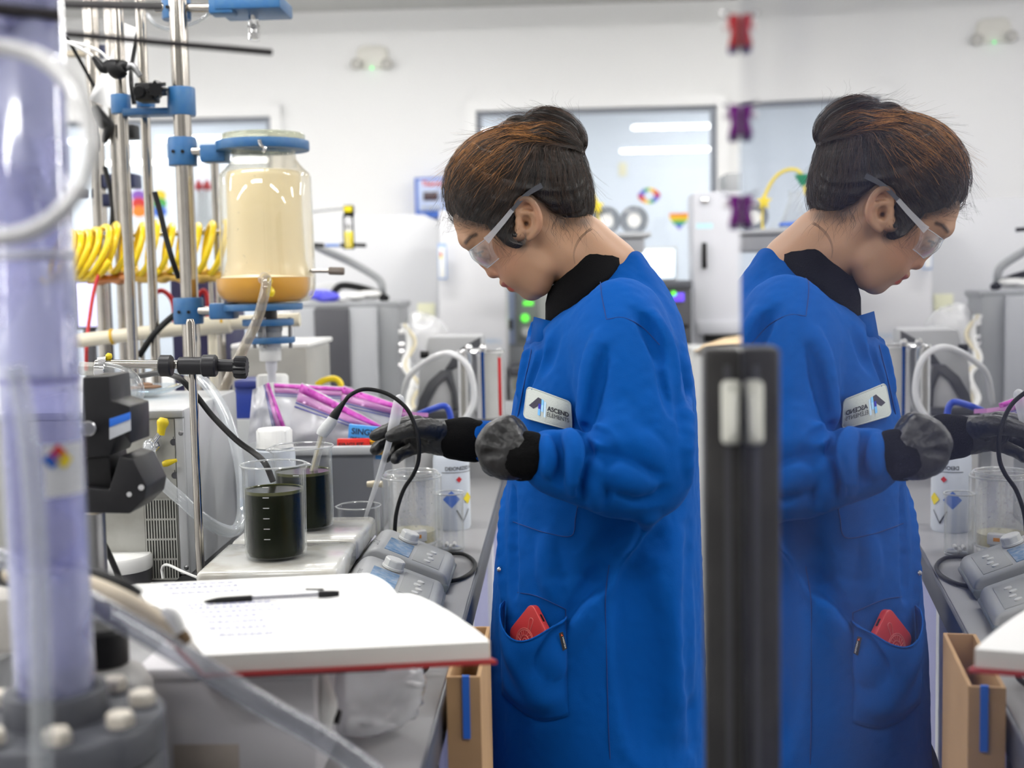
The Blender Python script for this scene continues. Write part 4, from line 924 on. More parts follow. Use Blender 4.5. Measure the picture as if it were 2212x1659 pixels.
# ------------------------------------------------------------------ yellow coils, manifold, pipes behind
DY = 2.95
def coil(p0, p1, r, turns, d, seed, squash=.35):
    pts = []
    for i in range(int(turns * 14) + 1):
        t = i / (turns * 14); a = 2 * PI * t * turns + seed; x = p0[0] + (p1[0] - p0[0]) * t; y = p0[1] + (p1[1] - p0[1]) * t
        rr = r * (1 + .08 * math.sin(5 * t + seed)); pts.append(P(x + squash * rr * math.cos(a + .8) * .6, y - rr * math.cos(a), d + rr * mm(d) * math.sin(a)))
    return tube(pts, .0075, 10, 2)
M_yh = mat('yellow_hose', srgb(244, 212, 30), .3)
tag(obj('coiled_hose', coil((225, 537), (345, 538), 54, 4.2, DY, 2.9, .5), M_yh, smooth=180), 'yellow coiled hose hanging between the two left posts', 'hose', None)
tag(obj('coiled_hose', coil((345, 538), (478, 536), 53, 4.6, DY + .01, 2.9, .5), M_yh, smooth=180), 'yellow coiled hose behind the thick post and the jar', 'hose', None)
tag(obj('coiled_hose', coil((120, 556), (222, 545), 54, 5.3, DY - .02, 2.6, .9), M_yh, smooth=180), 'bunched yellow coiled hose beside the acrylic column', 'hose', None)
mf = thing('brass_manifold', 'brass and copper manifold of fittings under the yellow coils', 'manifold', P(340, 600, DY))
def chainx(x0, x1, y0, y1, rs, d):
    pts = [P(x0 + (x1 - x0) * i / (len(rs) - 1), y0 + (y1 - y0) * i / (len(rs) - 1), d) for i in range(len(rs))]; return tube(pts, [r * mm(d) for r in rs], 16, 0)
part('copper_run', chainx(190, 285, 606, 600, [8, 8, 12, 12, 9, 9, 13, 13, 8, 8], DY), COPPER, mf)
part('brass_run', chainx(285, 480, 600, 598, [9, 9, 12, 12, 9, 9, 13, 13, 8, 8, 12, 12, 9, 9, 14, 14, 10, 10, 12, 12], DY), BRASS, mf)
for x_ in (340, 395, 450): part('outlet', cyl(P(x_, 598, DY), P(x_, 582, DY), 6 * mm(DY), 14), BRASS, mf)
for x_ in (300, 455): part('standpipe', cyl(P(x_, 606, DY + .02), [*P(x_, 606, DY + .02)[:2], BENCH_Z], 5 * mm(DY), 12), STEEL, mf)
rl = thing('shelf_rail', 'horizontal grey rail crossing behind the yellow coils', 'rail', P(300, 505, DY + .08))
part('bar', cyl(P(140, 512, DY + .08), P(480, 500, DY + .08), 7 * mm(DY), 16), STEEL, rl)
for x_ in (216, 470): part('upright', post(x_, 520, 9, DY + .1, 1.75), STEEL, rl)
pi_ = thing('white_pipe', 'cream plastic pipe with joints running behind the posts', 'pipe', P(400, 705, 2.8))
M_pvc = mat('cream_pvc', srgb(226, 218, 196), .35)
part('run', cyl(P(160, 737, 2.8), P(420, 707, 2.8), 15 * mm(2.8), 24), M_pvc, pi_)
part('tee', cyl(P(415, 707, 2.8), P(500, 700, 2.8), 20 * mm(2.8), 24, .003), M_pvc, pi_)
part('run', cyl(P(495, 698, 2.8), P(648, 690, 2.8), 15 * mm(2.8), 24), M_pvc, pi_)
part('drop', cyl(P(458, 705, 2.8), [*P(458, 705, 2.8)[:2], BENCH_Z], 10 * mm(2.8), 20), M_pvc, pi_)
for x_ in (240, 480): part('glue_ring', cyl(P(x_, 728 - (x_ - 240) * .115, 2.8), P(x_ + 6, 727 - (x_ - 240) * .115, 2.8), 17 * mm(2.8) + (.003 if x_ > 300 else 0), 24), mat('glue_yellow', srgb(214, 170, 40), .4), pi_)
tag(obj('red_tube', tube(ppath((245, 520, 2.9), (225, 560, 2.9), (205, 620, 2.88), (193, 690, 2.86), (187, 745, 2.84), (186, 800, 2.82)), .0042, 10), RED), 'thin red tube hanging down beside the first post', 'tube')
tag(obj('red_tube', tube(ppath((325, 640, 3.05), (350, 628, 3.05), (372, 650, 3.05), (378, 700, 3.05)), .006, 10), RED), 'short red tube arching behind the thick post', 'tube')
tag(obj('red_tube', tube(ppath((425, 640, 3.1), (440, 628, 3.1), (448, 645, 3.1), (450, 690, 3.1)), .006, 10), RED), 'short red tube near the navy box under the jar', 'tube')
nv = thing('navy_box', 'dark navy equipment box low behind the thick post', 'box', P(430, 640, 3.2))
part('case', pbox(368, 486, 604, 690, 3.2, .2, .004, z0=BENCH_Z), mat('navy_plastic', srgb(28, 26, 74), .45), nv)
part('face', pbox(385, 470, 612, 640, 3.195, .006, .001), mat('navy_face', srgb(44, 40, 80), .3), nv)
mo = thing('small_monitor', 'small bright lilac screen behind the acrylic column', 'monitor', P(195, 650, 3.4))
part('case', pbox(160, 222, 606, 712, 3.405, .05, .003), DGREY, mo)
part('screen', pbox(164, 218, 611, 706, 3.4, .004, .001), mat('lilac_screen', srgb(205, 205, 240), .3, emit=(srgb(215, 212, 250), .9)), mo)
part('stand', pbox(180, 202, 712, 790, 3.41, .03, .003, z0=BENCH_Z), DGREY, mo)
# back clutter left of the posts
bpst = thing('rear_post', 'steel post with dark blue clamps farther back at the left', 'post', [*P(213, 400, 3.1)[:2], BENCH_Z])
part('shaft', post(213, 400, 16, 3.1, 2.5), STEEL, bpst)
M_dkb = mat('dark_blue_clamp', srgb(38, 46, 84), .45)
for a, b_, c_, d_ in ((196, 226, 96, 118), (220, 290, 375, 405), (200, 245, 418, 445), (150, 172, 405, 425)): part('clamp_block', pbox(a, b_, c_, d_, 3.08, .06, .003), M_dkb, bpst)
part('clamp_arm', pbox(140, 205, 108, 120, 3.07, .03, .002), mat('tan_arm', srgb(190, 180, 160), .4), bpst)
bps2 = thing('slim_rear_post', 'slim steel post half hidden behind the first reactor post', 'post', [*P(252, 400, 3.0)[:2], BENCH_Z])
part('shaft', post(252, 400, 10, 3.0, 2.5), STEEL, bps2)
part('black_clamp', pbox(236, 289, 268, 299, 2.98, .05, .004), BLACK, bps2)
part('clamp_jaw', tube(ppath((205, 232, 2.97), (222, 262, 2.97), (236, 272, 2.97), (228, 298, 2.97), (222, 308, 2.97)), [.012, .018, .014, .01, .004], 12, 4), BLACK, bps2)
bh = thing('black_holder', 'black finger clamp with star knob on the middle post', 'clamp', P(300, 180, 2.53))
part('jaw_arm', tube(ppath((203, 124, 2.5), (212, 135, 2.5), (222, 148, 2.5), (232, 152, 2.5)), [.006, .008, .009, .007], 12, 4), BLACK, bh)
part('jaw_body', tube(ppath((226, 146, 2.5), (238, 144, 2.5), (256, 150, 2.5), (266, 143, 2.5), (276, 146, 2.5)), [.01, .015, .02, .013, .009], 14, 4), BLACK, bh)
part('joint', tube(ppath((274, 145, 2.5), (285, 142, 2.5), (296, 154, 2.5), (303, 165, 2.5)), [.008, .007, .006, .005], 12, 4), DARKSTEEL, bh)
part('boss', pbox(289, 330, 178, 217, 2.5, .05, .004), BLACK, bh)
part('boss_face', cyl(P(300, 197, 2.49), P(300, 197, 2.52), 13 * mm(2.5), 20, .002), BLACK, bh)
part('star_knob', knurl(P(335, 193, 2.49), P(346, 192, 2.54), 18 * mm(2.5), 8, .14), BLACK, bh)
M_sheet = mat('white_sheet', srgb(248, 248, 248), .7, bump=(12, .3))
tag(obj('paper_sheet', thick(sheet([[P(a + (b_ - a) * u, c_ + (d_ - c_) * u, 2.75 + .01 * math.sin(4 * u)) for u in np.linspace(0, 1, 6)] for (a, c_, b_, d_) in ((268, 50, 299, 62), (243, 112, 298, 120), (216, 165, 292, 200), (190, 215, 243, 235))]), .0008), M_sheet, smooth=180), 'white paper sheet hanging askew behind the first post', 'sheet')
tag(obj('cotton_string', tube(ppath((130, 85, 2.48), (165, 100, 2.48), (200, 121, 2.49)), .003, 8), WPLAST), 'lower white string reaching the black finger clamp', 'string')
tag(obj('cotton_string', tube(ppath((138, 88, 2.5), (180, 97, 2.5), (222, 116, 2.5), (240, 150, 2.51)), .003, 8), WPLAST), 'upper white string reaching the black finger clamp', 'string')
tag(obj('clear_line', tube(ppath((318, 30, 2.6), (335, 52, 2.6), (362, 62, 2.62), (395, 58, 2.62), (430, 45, 2.6), (455, 28, 2.56)), .0045, 10), M_hose), 'thin clear line sagging under the top clamp', 'tube')
tag(obj('black_cable', tube(ppath((130, 50, 2.7), (150, 90, 2.75), (178, 140, 2.8), (205, 190, 2.85)), .004, 8), RUBBER), 'black cable slanting down left of the paper sheet', 'cable')
tag(obj('black_cable', tube(ppath((300, 60, 2.72), (292, 100, 2.7), (285, 140, 2.66), (283, 175, 2.6), (290, 225, 2.6)), .005, 8), RUBBER), 'black cable behind the second post down to the holder', 'cable')
tag(obj('black_cable', tube(ppath((334, 415, 2.62), (345, 455, 2.62), (358, 510, 2.62), (372, 560, 2.62), (386, 600, 2.64)), .006, 10), RUBBER), 'thick black cable slanting between middle post and thick post', 'cable')
tag(obj('black_cable', tube(ppath((226, 360, 3.0), (238, 410, 3.0), (243, 450, 3.0), (240, 500, 3.0)), .006, 8), RUBBER), 'black cable along the slim rear post', 'cable')
tag(obj('black_cable', tube(ppath((300, 770, 2.66), (330, 725, 2.66), (365, 690, 2.68), (395, 668, 2.7)), .007, 10), RUBBER), 'black cable rising from the chiller behind the posts', 'cable')
# ------------------------------------------------------------------ open notebook on a white box
NZ = 1.075
def np_(px, py, z=NZ): return Pz(px, py, z)
fl, frt, bl, br = np_(440, 1422), np_(1058, 1392), np_(278, 1262), np_(792, 1238)
nb_ = thing('notebook', 'open white notebook with a red cover edge lying across a white box', 'notebook', (fl + frt + bl + br) / 4)
M_page = mat('notebook_page', srgb(246, 246, 244), .8, noise=(8, .12, srgb(222, 222, 224))); M_pedge = mat('page_block_edge', srgb(222, 220, 214), .85, bump=(400, .4, (1, 1, 60)))
M_cover = mat('red_cover', srgb(150, 34, 38), .5); M_coverd = mat('dark_cover_edge', srgb(46, 44, 50), .6)
def plane4(u, v): return (bl * (1 - u) + br * u) * (1 - v) + (fl * (1 - u) + frt * u) * v      # u along, v towards the camera
FOLD = .30
def pagez(v, s):   # the two page blocks dip into the fold
    if s == 0: return .0035 * math.sin(PI * v / FOLD) ** .8 - .006 * (v / FOLD) ** 6
    t = (v - FOLD) / (1 - FOLD); return .010 * math.sin(PI * min(t * .9 + .06, 1)) ** .6 - .008 * (1 - t) ** 8
n_ = 14
def pgrid(v0, v1, s, dz=0, ext=0.0):
    g = []
    for i in range(n_ + 1):
        v = v0 + (v1 - v0) * i / n_; row = []
        for j in range(13):
            u = j / 12; p = plane4(u, v) + UP * (pagez(v, s) + dz); row.append(p)
        g.append(row)
    return sheet(g)
part('page_block', thick(pgrid(0, FOLD, 0), -.012) if False else thick(pgrid(0, FOLD, 0), .0), M_page, nb_) if False else None
def slab(v0, v1, s, t):
    a = np.array(pgrid(v0, v1, s)[0]).reshape(n_ + 1, 13, 3); b = a.copy(); b[..., 2] = NZ - t
    top, bot = sheet(a), sheet(b[:, ::-1]); rim = []
    loop = [(0, j) for j in range(13)] + [(i, 12) for i in range(1, n_ + 1)] + [(n_, j) for j in range(11, -1, -1)] + [(i, 0) for i in range(n_ - 1, 0, -1)]
    V = np.array([a[i] for i in loop] + [b[i] for i in loop]); L = len(loop)
    return top, join(bot, (V, [(k, (k + 1) % L, L + (k + 1) % L, L + k) for k in range(L)]))
for v0, v1, s, t in ((0, FOLD, 0, .010), (FOLD, 1, 1, .014)):
    top, rim = slab(v0, v1, s, t)
    pg = part('page_block', rim, M_pedge, nb_, smooth=20); part('top_page', top, M_page, nb_, smooth=180)
def cov(u0, u1, v0, v1, z0, z1):
    c = [plane4(u, v) for u, v in ((u0, v0), (u1, v0), (u1, v1), (u0, v1))]
    return (np.array([[p[0], p[1], z0] for p in c] + [[p[0], p[1], z1] for p in c]), [(3, 2, 1, 0), (4, 5, 6, 7), (0, 1, 5, 4), (1, 2, 6, 5), (2, 3, 7, 6), (3, 0, 4, 7)])
part('cover', cov(-.012, 1.012, -.02, 1.022, NZ - .0175, NZ - .0142), M_cover, nb_, smooth=0)
part('cover_board', cov(.02, .62, .98, 1.024, NZ - .0185, NZ - .0172), M_coverd, nb_, smooth=0)
M_wr = mat('faint_blue_writing', srgb(168, 170, 206), .8)
wr = []; random.seed(5)
for i in range(7):   # faint handwritten scribbles
    v = .46 + .065 * i; u = .08 + .03 * random.random()
    while u < (.42 if i < 3 else .3):
        wl2 = .012 + .02 * random.random(); pts = []
        for k in range(9): t = k / 8; p = plane4(u + wl2 * t, v + .012 * math.sin(k * 2.4 + i) * random.uniform(.4, 1)); pts.append(p + UP * (pagez(v, 1) + .0008))
        wr.append(tube(pts, .0005, 4, 2)); u += wl2 + .008
for i in range(3):
    v = .09 + .06 * i; u = .12
    while u < .4:
        wl2 = .012 + .02 * random.random(); wr.append(tube([plane4(u + wl2 * t, v + .008 * math.sin(t * 19 + i)) + UP * (pagez(v, 0) + .0008) for t in np.linspace(0, 1, 8)], .00042, 4, 2)); u += wl2 + .009
w_ = part('handwriting', join(*wr), M_wr, nb_); w_['kind'] = 'stuff'
pe = thing('pen', 'dark ballpoint pen lying on the open notebook', 'pen', np_(585, 1293))
ph_ = lambda px, py: np_(px, py, NZ + .011)
part('grip', tube([ph_(440, 1300), ph_(452, 1299), ph_(480, 1296), ph_(545, 1292)], [.0008, .0022, .0034, .0036], 12, 3), BLACK, pe)
part('barrel', tube([ph_(545, 1292), ph_(600, 1289), ph_(690, 1284)], .0034, 12, 2), clear('pen_barrel', haze=.35, body=(.6, .6, .7), edge=.4), pe)
part('refill', tube([ph_(545, 1292), ph_(628, 1288), ph_(690, 1284)], .0016, 8, 0), INK, pe)
part('end_cap', tube([ph_(688, 1284), ph_(715, 1283), ph_(733, 1282)], [.004, .0038, .003], 12, 2), BLACK, pe)
part('clip', tube([ph_(700, 1281) + UP * .004, ph_(660, 1283) + UP * .005], .0012, 6, 0), BLACK, pe)
# white box that carries it
wbx = thing('white_box', 'white plastic box under the notebook with a strip of brown tape', 'box', Pz(500, 1700, BENCH_Z))
M_box = mat('white_box_plastic', srgb(206, 204, 208), .5)
x0, x1, yb, _, _ = pspan(300, 684, 1450, 1640, 1.2)
zt_ = NZ - .0188
part('walls', rb(x0, x1, yb, yb + .17, BENCH_Z + .001, zt_ - .012, .004), M_box, wbx)
part('lid', rb(x0 - .003, x1 + .003, yb - .003, yb + .173, zt_ - .012, zt_ - .0002, .003), M_box, wbx)
a_, b_, c_, d_ = P(372, 1612, 1.2), P(514, 1602, 1.2), P(514, 1690, 1.2), P(372, 1690, 1.2)
part('tape_strip', rb(a_.dot(RX), b_.dot(RX), yb - .0008, yb + .001, BENCH_Z + .002, a_[2], .0003), mat('brown_tape', srgb(178, 168, 158), .35, noise=(20, .4)), wbx)
# crumpled clear bag at the right of the box
def crumple(c, r, seed, s, m, name, label, amp=.3, sc=26):
    g = ball((0, 0, 0), r, 40, 28); d = g[0] / r; v = g[0] * (1 + amp * vnoise(d * r, sc, seed) + amp * .4 * np.abs(vnoise(d * r, sc * 2.3, seed + 3)))[:, None] * np.array(s)
    v[:, 2] = np.maximum(v[:, 2], -r * s[2] * .8); v = v + np.asarray(c, float); v[:, 2] += max(0, BENCH_Z + .001 - v[:, 2].min())
    return tag(obj(name, (v, g[1]), m, smooth=180), label, 'bag')
M_film = clear('cloudy_film', tint=(.93, .93, .95), body=(.62, .62, .66), haze=.4, edge=.4, rough=.12)
crumple(P(790, 1490, 1.34), .062, 4, (1.05, .7, .78), M_film, 'film_bag', 'crumpled clear film bag between the white box and the bench edge')
vs = thing('white_valve', 'small white plastic stopcock lying in the clear film bag', 'valve', P(700, 1530, 1.24))
part('stem', tube([P(694, 1440, 1.22), P(703, 1480, 1.22), P(706, 1525, 1.22), P(702, 1590, 1.22)], [.004, .0055, .0105, .0035], 14, 4), WPLAST, vs)
part('cap', cyl(P(712, 1545, 1.225), P(736, 1550, 1.225), .007, 16, .001), BLACK, vs)
kr = thing('cable_ends', 'black and white cable ends looped by the notebook corner', 'cable', bp(905, 1440))
part('loop', tube([Pz(896, 1408, .99), Pz(916, 1418, .965), Pz(922, 1440, .95), Pz(900, 1462, .945)], .0035, 8), RUBBER, kr)
part('white_lead', tube([Pz(890, 1445, .946), Pz(910, 1438, .95), Pz(925, 1428, .95)], .0025, 8), WPLAST, kr)
part('ferrule', tube([Pz(915, 1412, .97), Pz(924, 1424, .96)], .0045, 10, 0), CHROME, kr)
tag(obj('white_stick', cyl(bp(880, 1482) + UP * .004, bp(912, 1487) + UP * .004, .003, 10), WPLAST), 'short white stick on the bench near the front edge', 'stick')
# ------------------------------------------------------------------ the tall acrylic column at the left
DA = .95
M_acr = clear('violet_acrylic', tint=(.83, .83, .96), body=srgb(196, 200, 234), haze=.17, edge=.5, rough=.08, wet=(13, .5, .38))
M_vio = clear('violet_liquid', tint=(.5, .48, .75), body=srgb(48, 42, 118), haze=.85, edge=.2)
M_pvcg = mat('grey_pvc', srgb(78, 80, 88), .4, noise=(20, .3, srgb(105, 106, 110)))
ca, cb_ = P(119, 1480, DA), P(50, 60, DA)
col_ = thing('acrylic_column', 'tall violet tinted clear column standing in a grey bolted flange', 'column', [ca[0], ca[1], BENCH_Z])
kA = mm(DA); rA = 83 * kA; cx_, cy_ = ca[0], ca[1]
LT = lambda prof, n=48, cap=True: mv(lathe(prof, n, cap), cx_, cy_)
zc0 = ca[2]
part('tube_wall', LT([(rA, zc0 - .01), (rA, 1.9), (rA * .9, 1.9), (rA * .9, zc0 - .01)], 56, False), M_acr, col_, smooth=180)
part('glue_line', LT([(rA * 1.004, P(110, 816, DA)[2] - .0015), (rA * 1.012, P(110, 816, DA)[2]), (rA * 1.004, P(110, 816, DA)[2] + .0015)], 56, False), mat('violet_seam', srgb(120, 118, 180), .3), col_)
part('violet_liquid', LT([(0, zc0 - .004), (rA * .88, zc0 - .004), (rA * .88, zc0 + .018), (0, zc0 + .018)], 48), M_vio, col_)
part('upper_flange_hub', LT([(rA * 1.02, zc0 - .002), (rA * 1.28, zc0 - .002), (rA * 1.32, zc0 - .006), (rA * 1.34, zc0 - .024), (rA * 1.02, zc0 - .024)], 56, False), M_pvcg, col_)
zf = zc0 - .024; rF = 228 * kA
part('flange', LT([(rA * .9, zf), (rF * .97, zf), (rF, zf - .003), (rF, zf - .027), (rF * .97, zf - .029), (rA * .9, zf - .029)], 64, False), M_pvcg, col_)
part('lower_flange', LT([(0, zf - .031), (rF * .97, zf - .031), (rF, zf - .034), (rF * 1.0, zf - .058), (rF * .9, zf - .062), (0, zf - .062)], 64), M_pvcg, col_)
part('gasket', LT([(rF * .93, zf - .028), (rF * .94, zf - .0315), (0, zf - .032)], 48), RUBBER, col_)
part('pedestal', LT([(rF * .8, BENCH_Z + .001), (rF * .82, BENCH_Z + .004), (rF * .8, zf - .06)], 40), M_pvcg, col_)
M_bolt = mat('bolt_head_tan', srgb(232, 224, 210), .35, noise=(60, .3))
for k in range(8):
    a = -PI / 2 + .35 + k * PI / 4; bx_, by_ = cx_ + rF * .78 * math.cos(a), cy_ + rF * .78 * math.sin(a)
    hb = part('bolt', mv(lathe([(0, zf), (.0105, zf), (.0105, zf + .009), (.009, zf + .011), (0, zf + .011)], 6), bx_, by_), M_bolt, col_, smooth=0)
    part('washer', mv(lathe([(0, zf - .0005), (.0145, zf - .0005), (.0145, zf + .0015), (0, zf + .0015)], 24), bx_, by_), M_pvcg, hb)
# its hazard label
def onA(px, py):   # photo pixel -> angle and height on the near side of the column
    r = _R @ np.array([(px - CXP) / FPX, -(py - CYP) / FPX, -1.0]); o = _O[:2] - [cx_, cy_]; A = r[0] ** 2 + r[1] ** 2; B = o.dot(r[:2]); Cc = o.dot(o) - (rA * 1.01) ** 2
    t = (-B - math.sqrt(max(B * B - A * Cc, 0))) / A; p = _O + r * t; return math.atan2(p[1] - cy_, p[0] - cx_), p[2]
def patchA(a0, a1, z0, z1, rr): return sheet([[(cx_ + rr * math.cos(a), cy_ + rr * math.sin(a), z) for a in np.linspace(a0, a1, 10)] for z in (z0, z1)])
(la0, lz1), (la1, lz0) = onA(93, 962), onA(181, 1062)
items = [(patchA(la0, la1, lz0, lz1, rA * 1.012), mat('label_paper', srgb(226, 228, 234), .6))]
dm = lambda px, py, m_: (wrap(finely(mv(dia(.0068)), 2), rA * 1.02, onA(px, py)[0], [cx_, cy_, 0], onA(px, py)[1]), m_)
items += [dm(125, 979, M_red), dm(112, 993, M_blu), dm(138, 993, M_yel)]
for i in range(5): z = lz1 - .005 - i * .006; items.append((patchA(la1 - .34, la1 - .06, z - .0012, z, rA * 1.016), mat('label_line', srgb(190, 194, 206), .6)))
multi('hazard_label', items, col_)
tag(obj('clear_tube', tube([P(30, 790, .8), P(45, 850, .8), P(62, 960, .79), P(75, 1100, .785), P(84, 1300, .78), P(88, 1500, .78), P(90, 1720, .78)], .0062, 14, 6), M_hose, smooth=180), 'clear tube running straight down in front of the acrylic column', 'tube')
tag(obj('white_tube_ring', tube([P(-8 + 204 * math.cos(a), 308 - 206 * math.sin(a), .74 + .03 * math.sin(a)) for a in np.linspace(-.62 * PI, .62 * PI, 24)], .0052, 14, 3), clear('milky_tube', body=srgb(232, 232, 232), haze=.75, edge=.3), smooth=180), 'big loop of milky white tubing in front of the column', 'tube')
M_milk = clear('milky_band', body=srgb(222, 224, 230), haze=.6, edge=.3)
part('milky_band', LT([(rA * 1.01, P(60, 566, DA)[2]), (rA * 1.03, P(60, 560, DA)[2]), (rA * 1.03, P(60, 548, DA)[2]), (rA * 1.01, P(60, 544, DA)[2])], 48, False), M_milk, col_)
M_rodd = mat('dark_rod', srgb(26, 20, 25), .5)
tag(obj('thin_rod', cyl(P(-120, 50, .95), P(586, 113, 1.12), .0029, 12), M_rodd), 'long thin dark rod slanting across the top left with a free end', 'rod')
tag(obj('thin_rod', cyl(P(-120, 2, .95), P(345, 13, 1.3), .0042, 12), M_rodd), 'dark rod running level along the top left edge', 'rod')
tag(obj('thin_rod', cyl(P(-120, 8, .85), P(128, 33, .9), .0046, 12), M_rodd), 'short dark rod end crossing the top of the column', 'rod')
# hoses crossing the lower left
tag(obj('large_clear_hose', tube([Pz(-60, 1180, 1.2), P(60, 1230, 1.05), P(150, 1272, 1.0), P(215, 1312, .98), P(320, 1372, .97), P(440, 1445, .96), P(580, 1530, .96), P(700, 1598, .97), P(830, 1690, .97)], .0088, 16, 7), clear('grey_clear_hose', tint=(.84, .86, .9), body=srgb(140, 142, 152), haze=.4, edge=.5), smooth=180), 'thick clear grey hose slanting down in front of the white box', 'hose')
bh_ = thing('beige_hose', 'beige hose with whitish end lying against the notebook', 'hose', P(300, 1310, 1.04))
part('hose', tube([P(20, 1240, 1.12), P(120, 1245, 1.08), P(200, 1266, 1.06), P(280, 1302, 1.04), P(340, 1340, 1.03), P(385, 1372, 1.03)], .0078, 14, 6), mat('beige_rubber', srgb(206, 192, 168), .5, noise=(20, .3)), bh_)
part('plug', tube([P(383, 1370, 1.028), P(394, 1381, 1.028), P(404, 1392, 1.028)], [.0082, .0075, .006], 14, 3), mat('brown_plug', srgb(110, 84, 50), .6), bh_)
part('white_tip', tube([P(352, 1318, 1.02), P(372, 1330, 1.02), P(392, 1365, 1.02)], [.004, .0062, .005], 14, 4), WPLAST, bh_)
tag(obj('black_hose', tube([P(-30, 1225, 1.15), P(100, 1225, 1.12), P(190, 1238, 1.1), P(260, 1262, 1.09), P(300, 1288, 1.09)], .0058, 12), RUBBER), 'black cable lying above the beige hose', 'cable')
# blurred equipment behind the flange
gv = thing('grey_vessel', 'grey plastic vessel with rounded shoulder behind the column flange', 'vessel', bp(240, 1600))
gvx = P(225, 1500, 1.15)
part('body', mv(lathe([(0, BENCH_Z), (.042, BENCH_Z), (.044, BENCH_Z + .004), (.044, gvx[2] + .008), (.036, gvx[2] + .022), (.02, gvx[2] + .03), (0, gvx[2] + .032)], 40), gvx[0], gvx[1]), mat('grey_vessel_plastic', srgb(150, 148, 146), .4), gv)
part('dark_cap', mv(lathe([(0, gvx[2] + .03), (.024, gvx[2] + .03), (.024, gvx[2] + .06), (.02, gvx[2] + .064), (0, gvx[2] + .064)], 30), gvx[0], gvx[1]), BLACK, gv)
wv = thing('white_tubing_block', 'pale grey fitting block at the far left behind the column', 'fitting', P(10, 1380, 1.2))
part('block', pbox(-60, 38, 1290, 1420, 1.2, .06, .01), mat('fitting_grey', srgb(190, 186, 180), .45), wv)
part('port', cyl(P(-40, 1215, 1.2), P(40, 1235, 1.19), .017, 20, .003), mat('fitting_dark', srgb(70, 68, 66), .5), wv)
part('foot', cyl(P(-20, 1420, 1.23), [*P(-20, 1420, 1.23)[:2], BENCH_Z], .02, 16), GREY, wv)
# things under the bench edge: cardboard box and dark film
cbx = thing('cardboard_box', 'brown cardboard box standing open on the floor beside the bench', 'box', RX * (EDGE + .06) + RY * 1.5)
M_card = mat('cardboard', srgb(172, 138, 100), .8, noise=(12, .35, srgb(140, 108, 74)))
x_ = EDGE - .006
cz = Pz(985, 1470, 0)[2]; hz_ = P(985, 1485, 1.36)[2]
bw = .05
for q in ((x_ + .012, x_ + bw, 1.36, 1.364), (x_ + .012, x_ + bw, 1.56, 1.564), (x_ + .012, x_ + .016, 1.364, 1.56), (x_ + bw - .004, x_ + bw, 1.364, 1.56)): part('side_panel', rb(*q, 0, hz_), M_card, cbx)
part('blue_tape', rb(x_ + .03, x_ + .038, 1.357, 1.361, hz_ - .07, hz_ + .002), mat('blue_tape', srgb(30, 100, 200), .5), cbx)
bg = thing('black_film_roll', 'glossy black bin film rolled upright beside the cardboard box', 'film', RX * (EDGE + .06) + RY * 1.62)
v, f = lathe([(0, 0), (.018, 0), (.021, .1), (.019, .4), (.021, .72), (.016, .8), (0, .81)], 40); v = v * (1 + .12 * vnoise(v, 30, 8))[:, None]; v[:, 2] = np.maximum(v[:, 2], 0)
part('roll', xf(mv((v, f), EDGE + .07, 1.5), RT), mat('black_film', (.012, .012, .013), .12), bg)
# ------------------------------------------------------------------ equipment at the back of the bench and along the wall
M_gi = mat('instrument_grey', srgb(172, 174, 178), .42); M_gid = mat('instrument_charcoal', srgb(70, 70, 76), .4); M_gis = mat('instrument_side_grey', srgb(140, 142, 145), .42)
gi = thing('grey_analyzer', 'tall grey instrument with a charcoal stripe and clutter on top', 'instrument', P(750, 900, 4.3))
part('stripe', pbox(681, 757, 667, 905, 4.295, .03, .004, z0=BENCH_Z), M_gid, gi)
part('front_left', pbox(632, 682, 666, 905, 4.3, .05, .004, z0=BENCH_Z), M_gi, gi)
part('front_right', pbox(756, 816, 664, 905, 4.3, .05, .004, z0=BENCH_Z), M_gi, gi)
part('side_column', pbox(815, 863, 658, 905, 4.32, .3, .01, z0=BENCH_Z), M_gis, gi)
part('housing', pbox(636, 815, 668, 905, 4.34, .3, .01, z0=BENCH_Z), M_gis, gi)
part('top_cover', pbox(636, 864, 653, 669, 4.31, .33, .008), M_gis, gi)
part('badge', pbox(688, 708, 803, 826, 4.29, .006, .001), mat('small_badge', srgb(150, 140, 130), .4), gi)
for y in (717, 745, 760, 790): part('port', cyl(P(862, y, 4.3), P(873, y, 4.3), .008, 12, .001), WPLAST if y == 717 else CHROME, gi)
def lump(c, r, s, m, name, label, cat, seed, amp=.25):
    g = ball((0, 0, 0), r, 24, 16); v = g[0] * (1 + amp * vnoise(g[0], 1.6 / r, seed))[:, None] * np.array(s); zmin = v[:, 2].min(); v = v + np.asarray(c, float)
    return tag(obj(name, (v, g[1]), m, smooth=180), label, cat)
ztop = P(700, 653, 4.35)[2]
M_bb = clear('blue_film', tint=(.5, .5, 1), body=srgb(90, 90, 240), haze=.75, edge=.2)
q = P(700, 657, 4.4); q[2] = ztop + .022; lump(q, .05, (1.1, .7, .45), M_bb, 'blue_bag', 'bright blue plastic bag on top of the grey instrument', 'bag', 3)
for i, px in enumerate((738, 775, 800)): q = P(px, 645, 4.42); q[2] = ztop + .016 + .003 * i; lump(q, .045, (1, .7, .36), WPLAST if i else M_sheet, 'white_wipe', ['crumpled white wipe next to the blue bag', 'white wipe at the middle of the instrument top', 'white wipe at the right end of the instrument top'][i], 'wipe', 4 + i)
tag(obj('black_hose', tube(ppath((715, 640, 4.45), (735, 618, 4.45), (770, 620, 4.45), (805, 630, 4.45), (835, 645, 4.4)), .013, 12), RUBBER), 'black hose arching over the top of the grey instrument', 'hose')
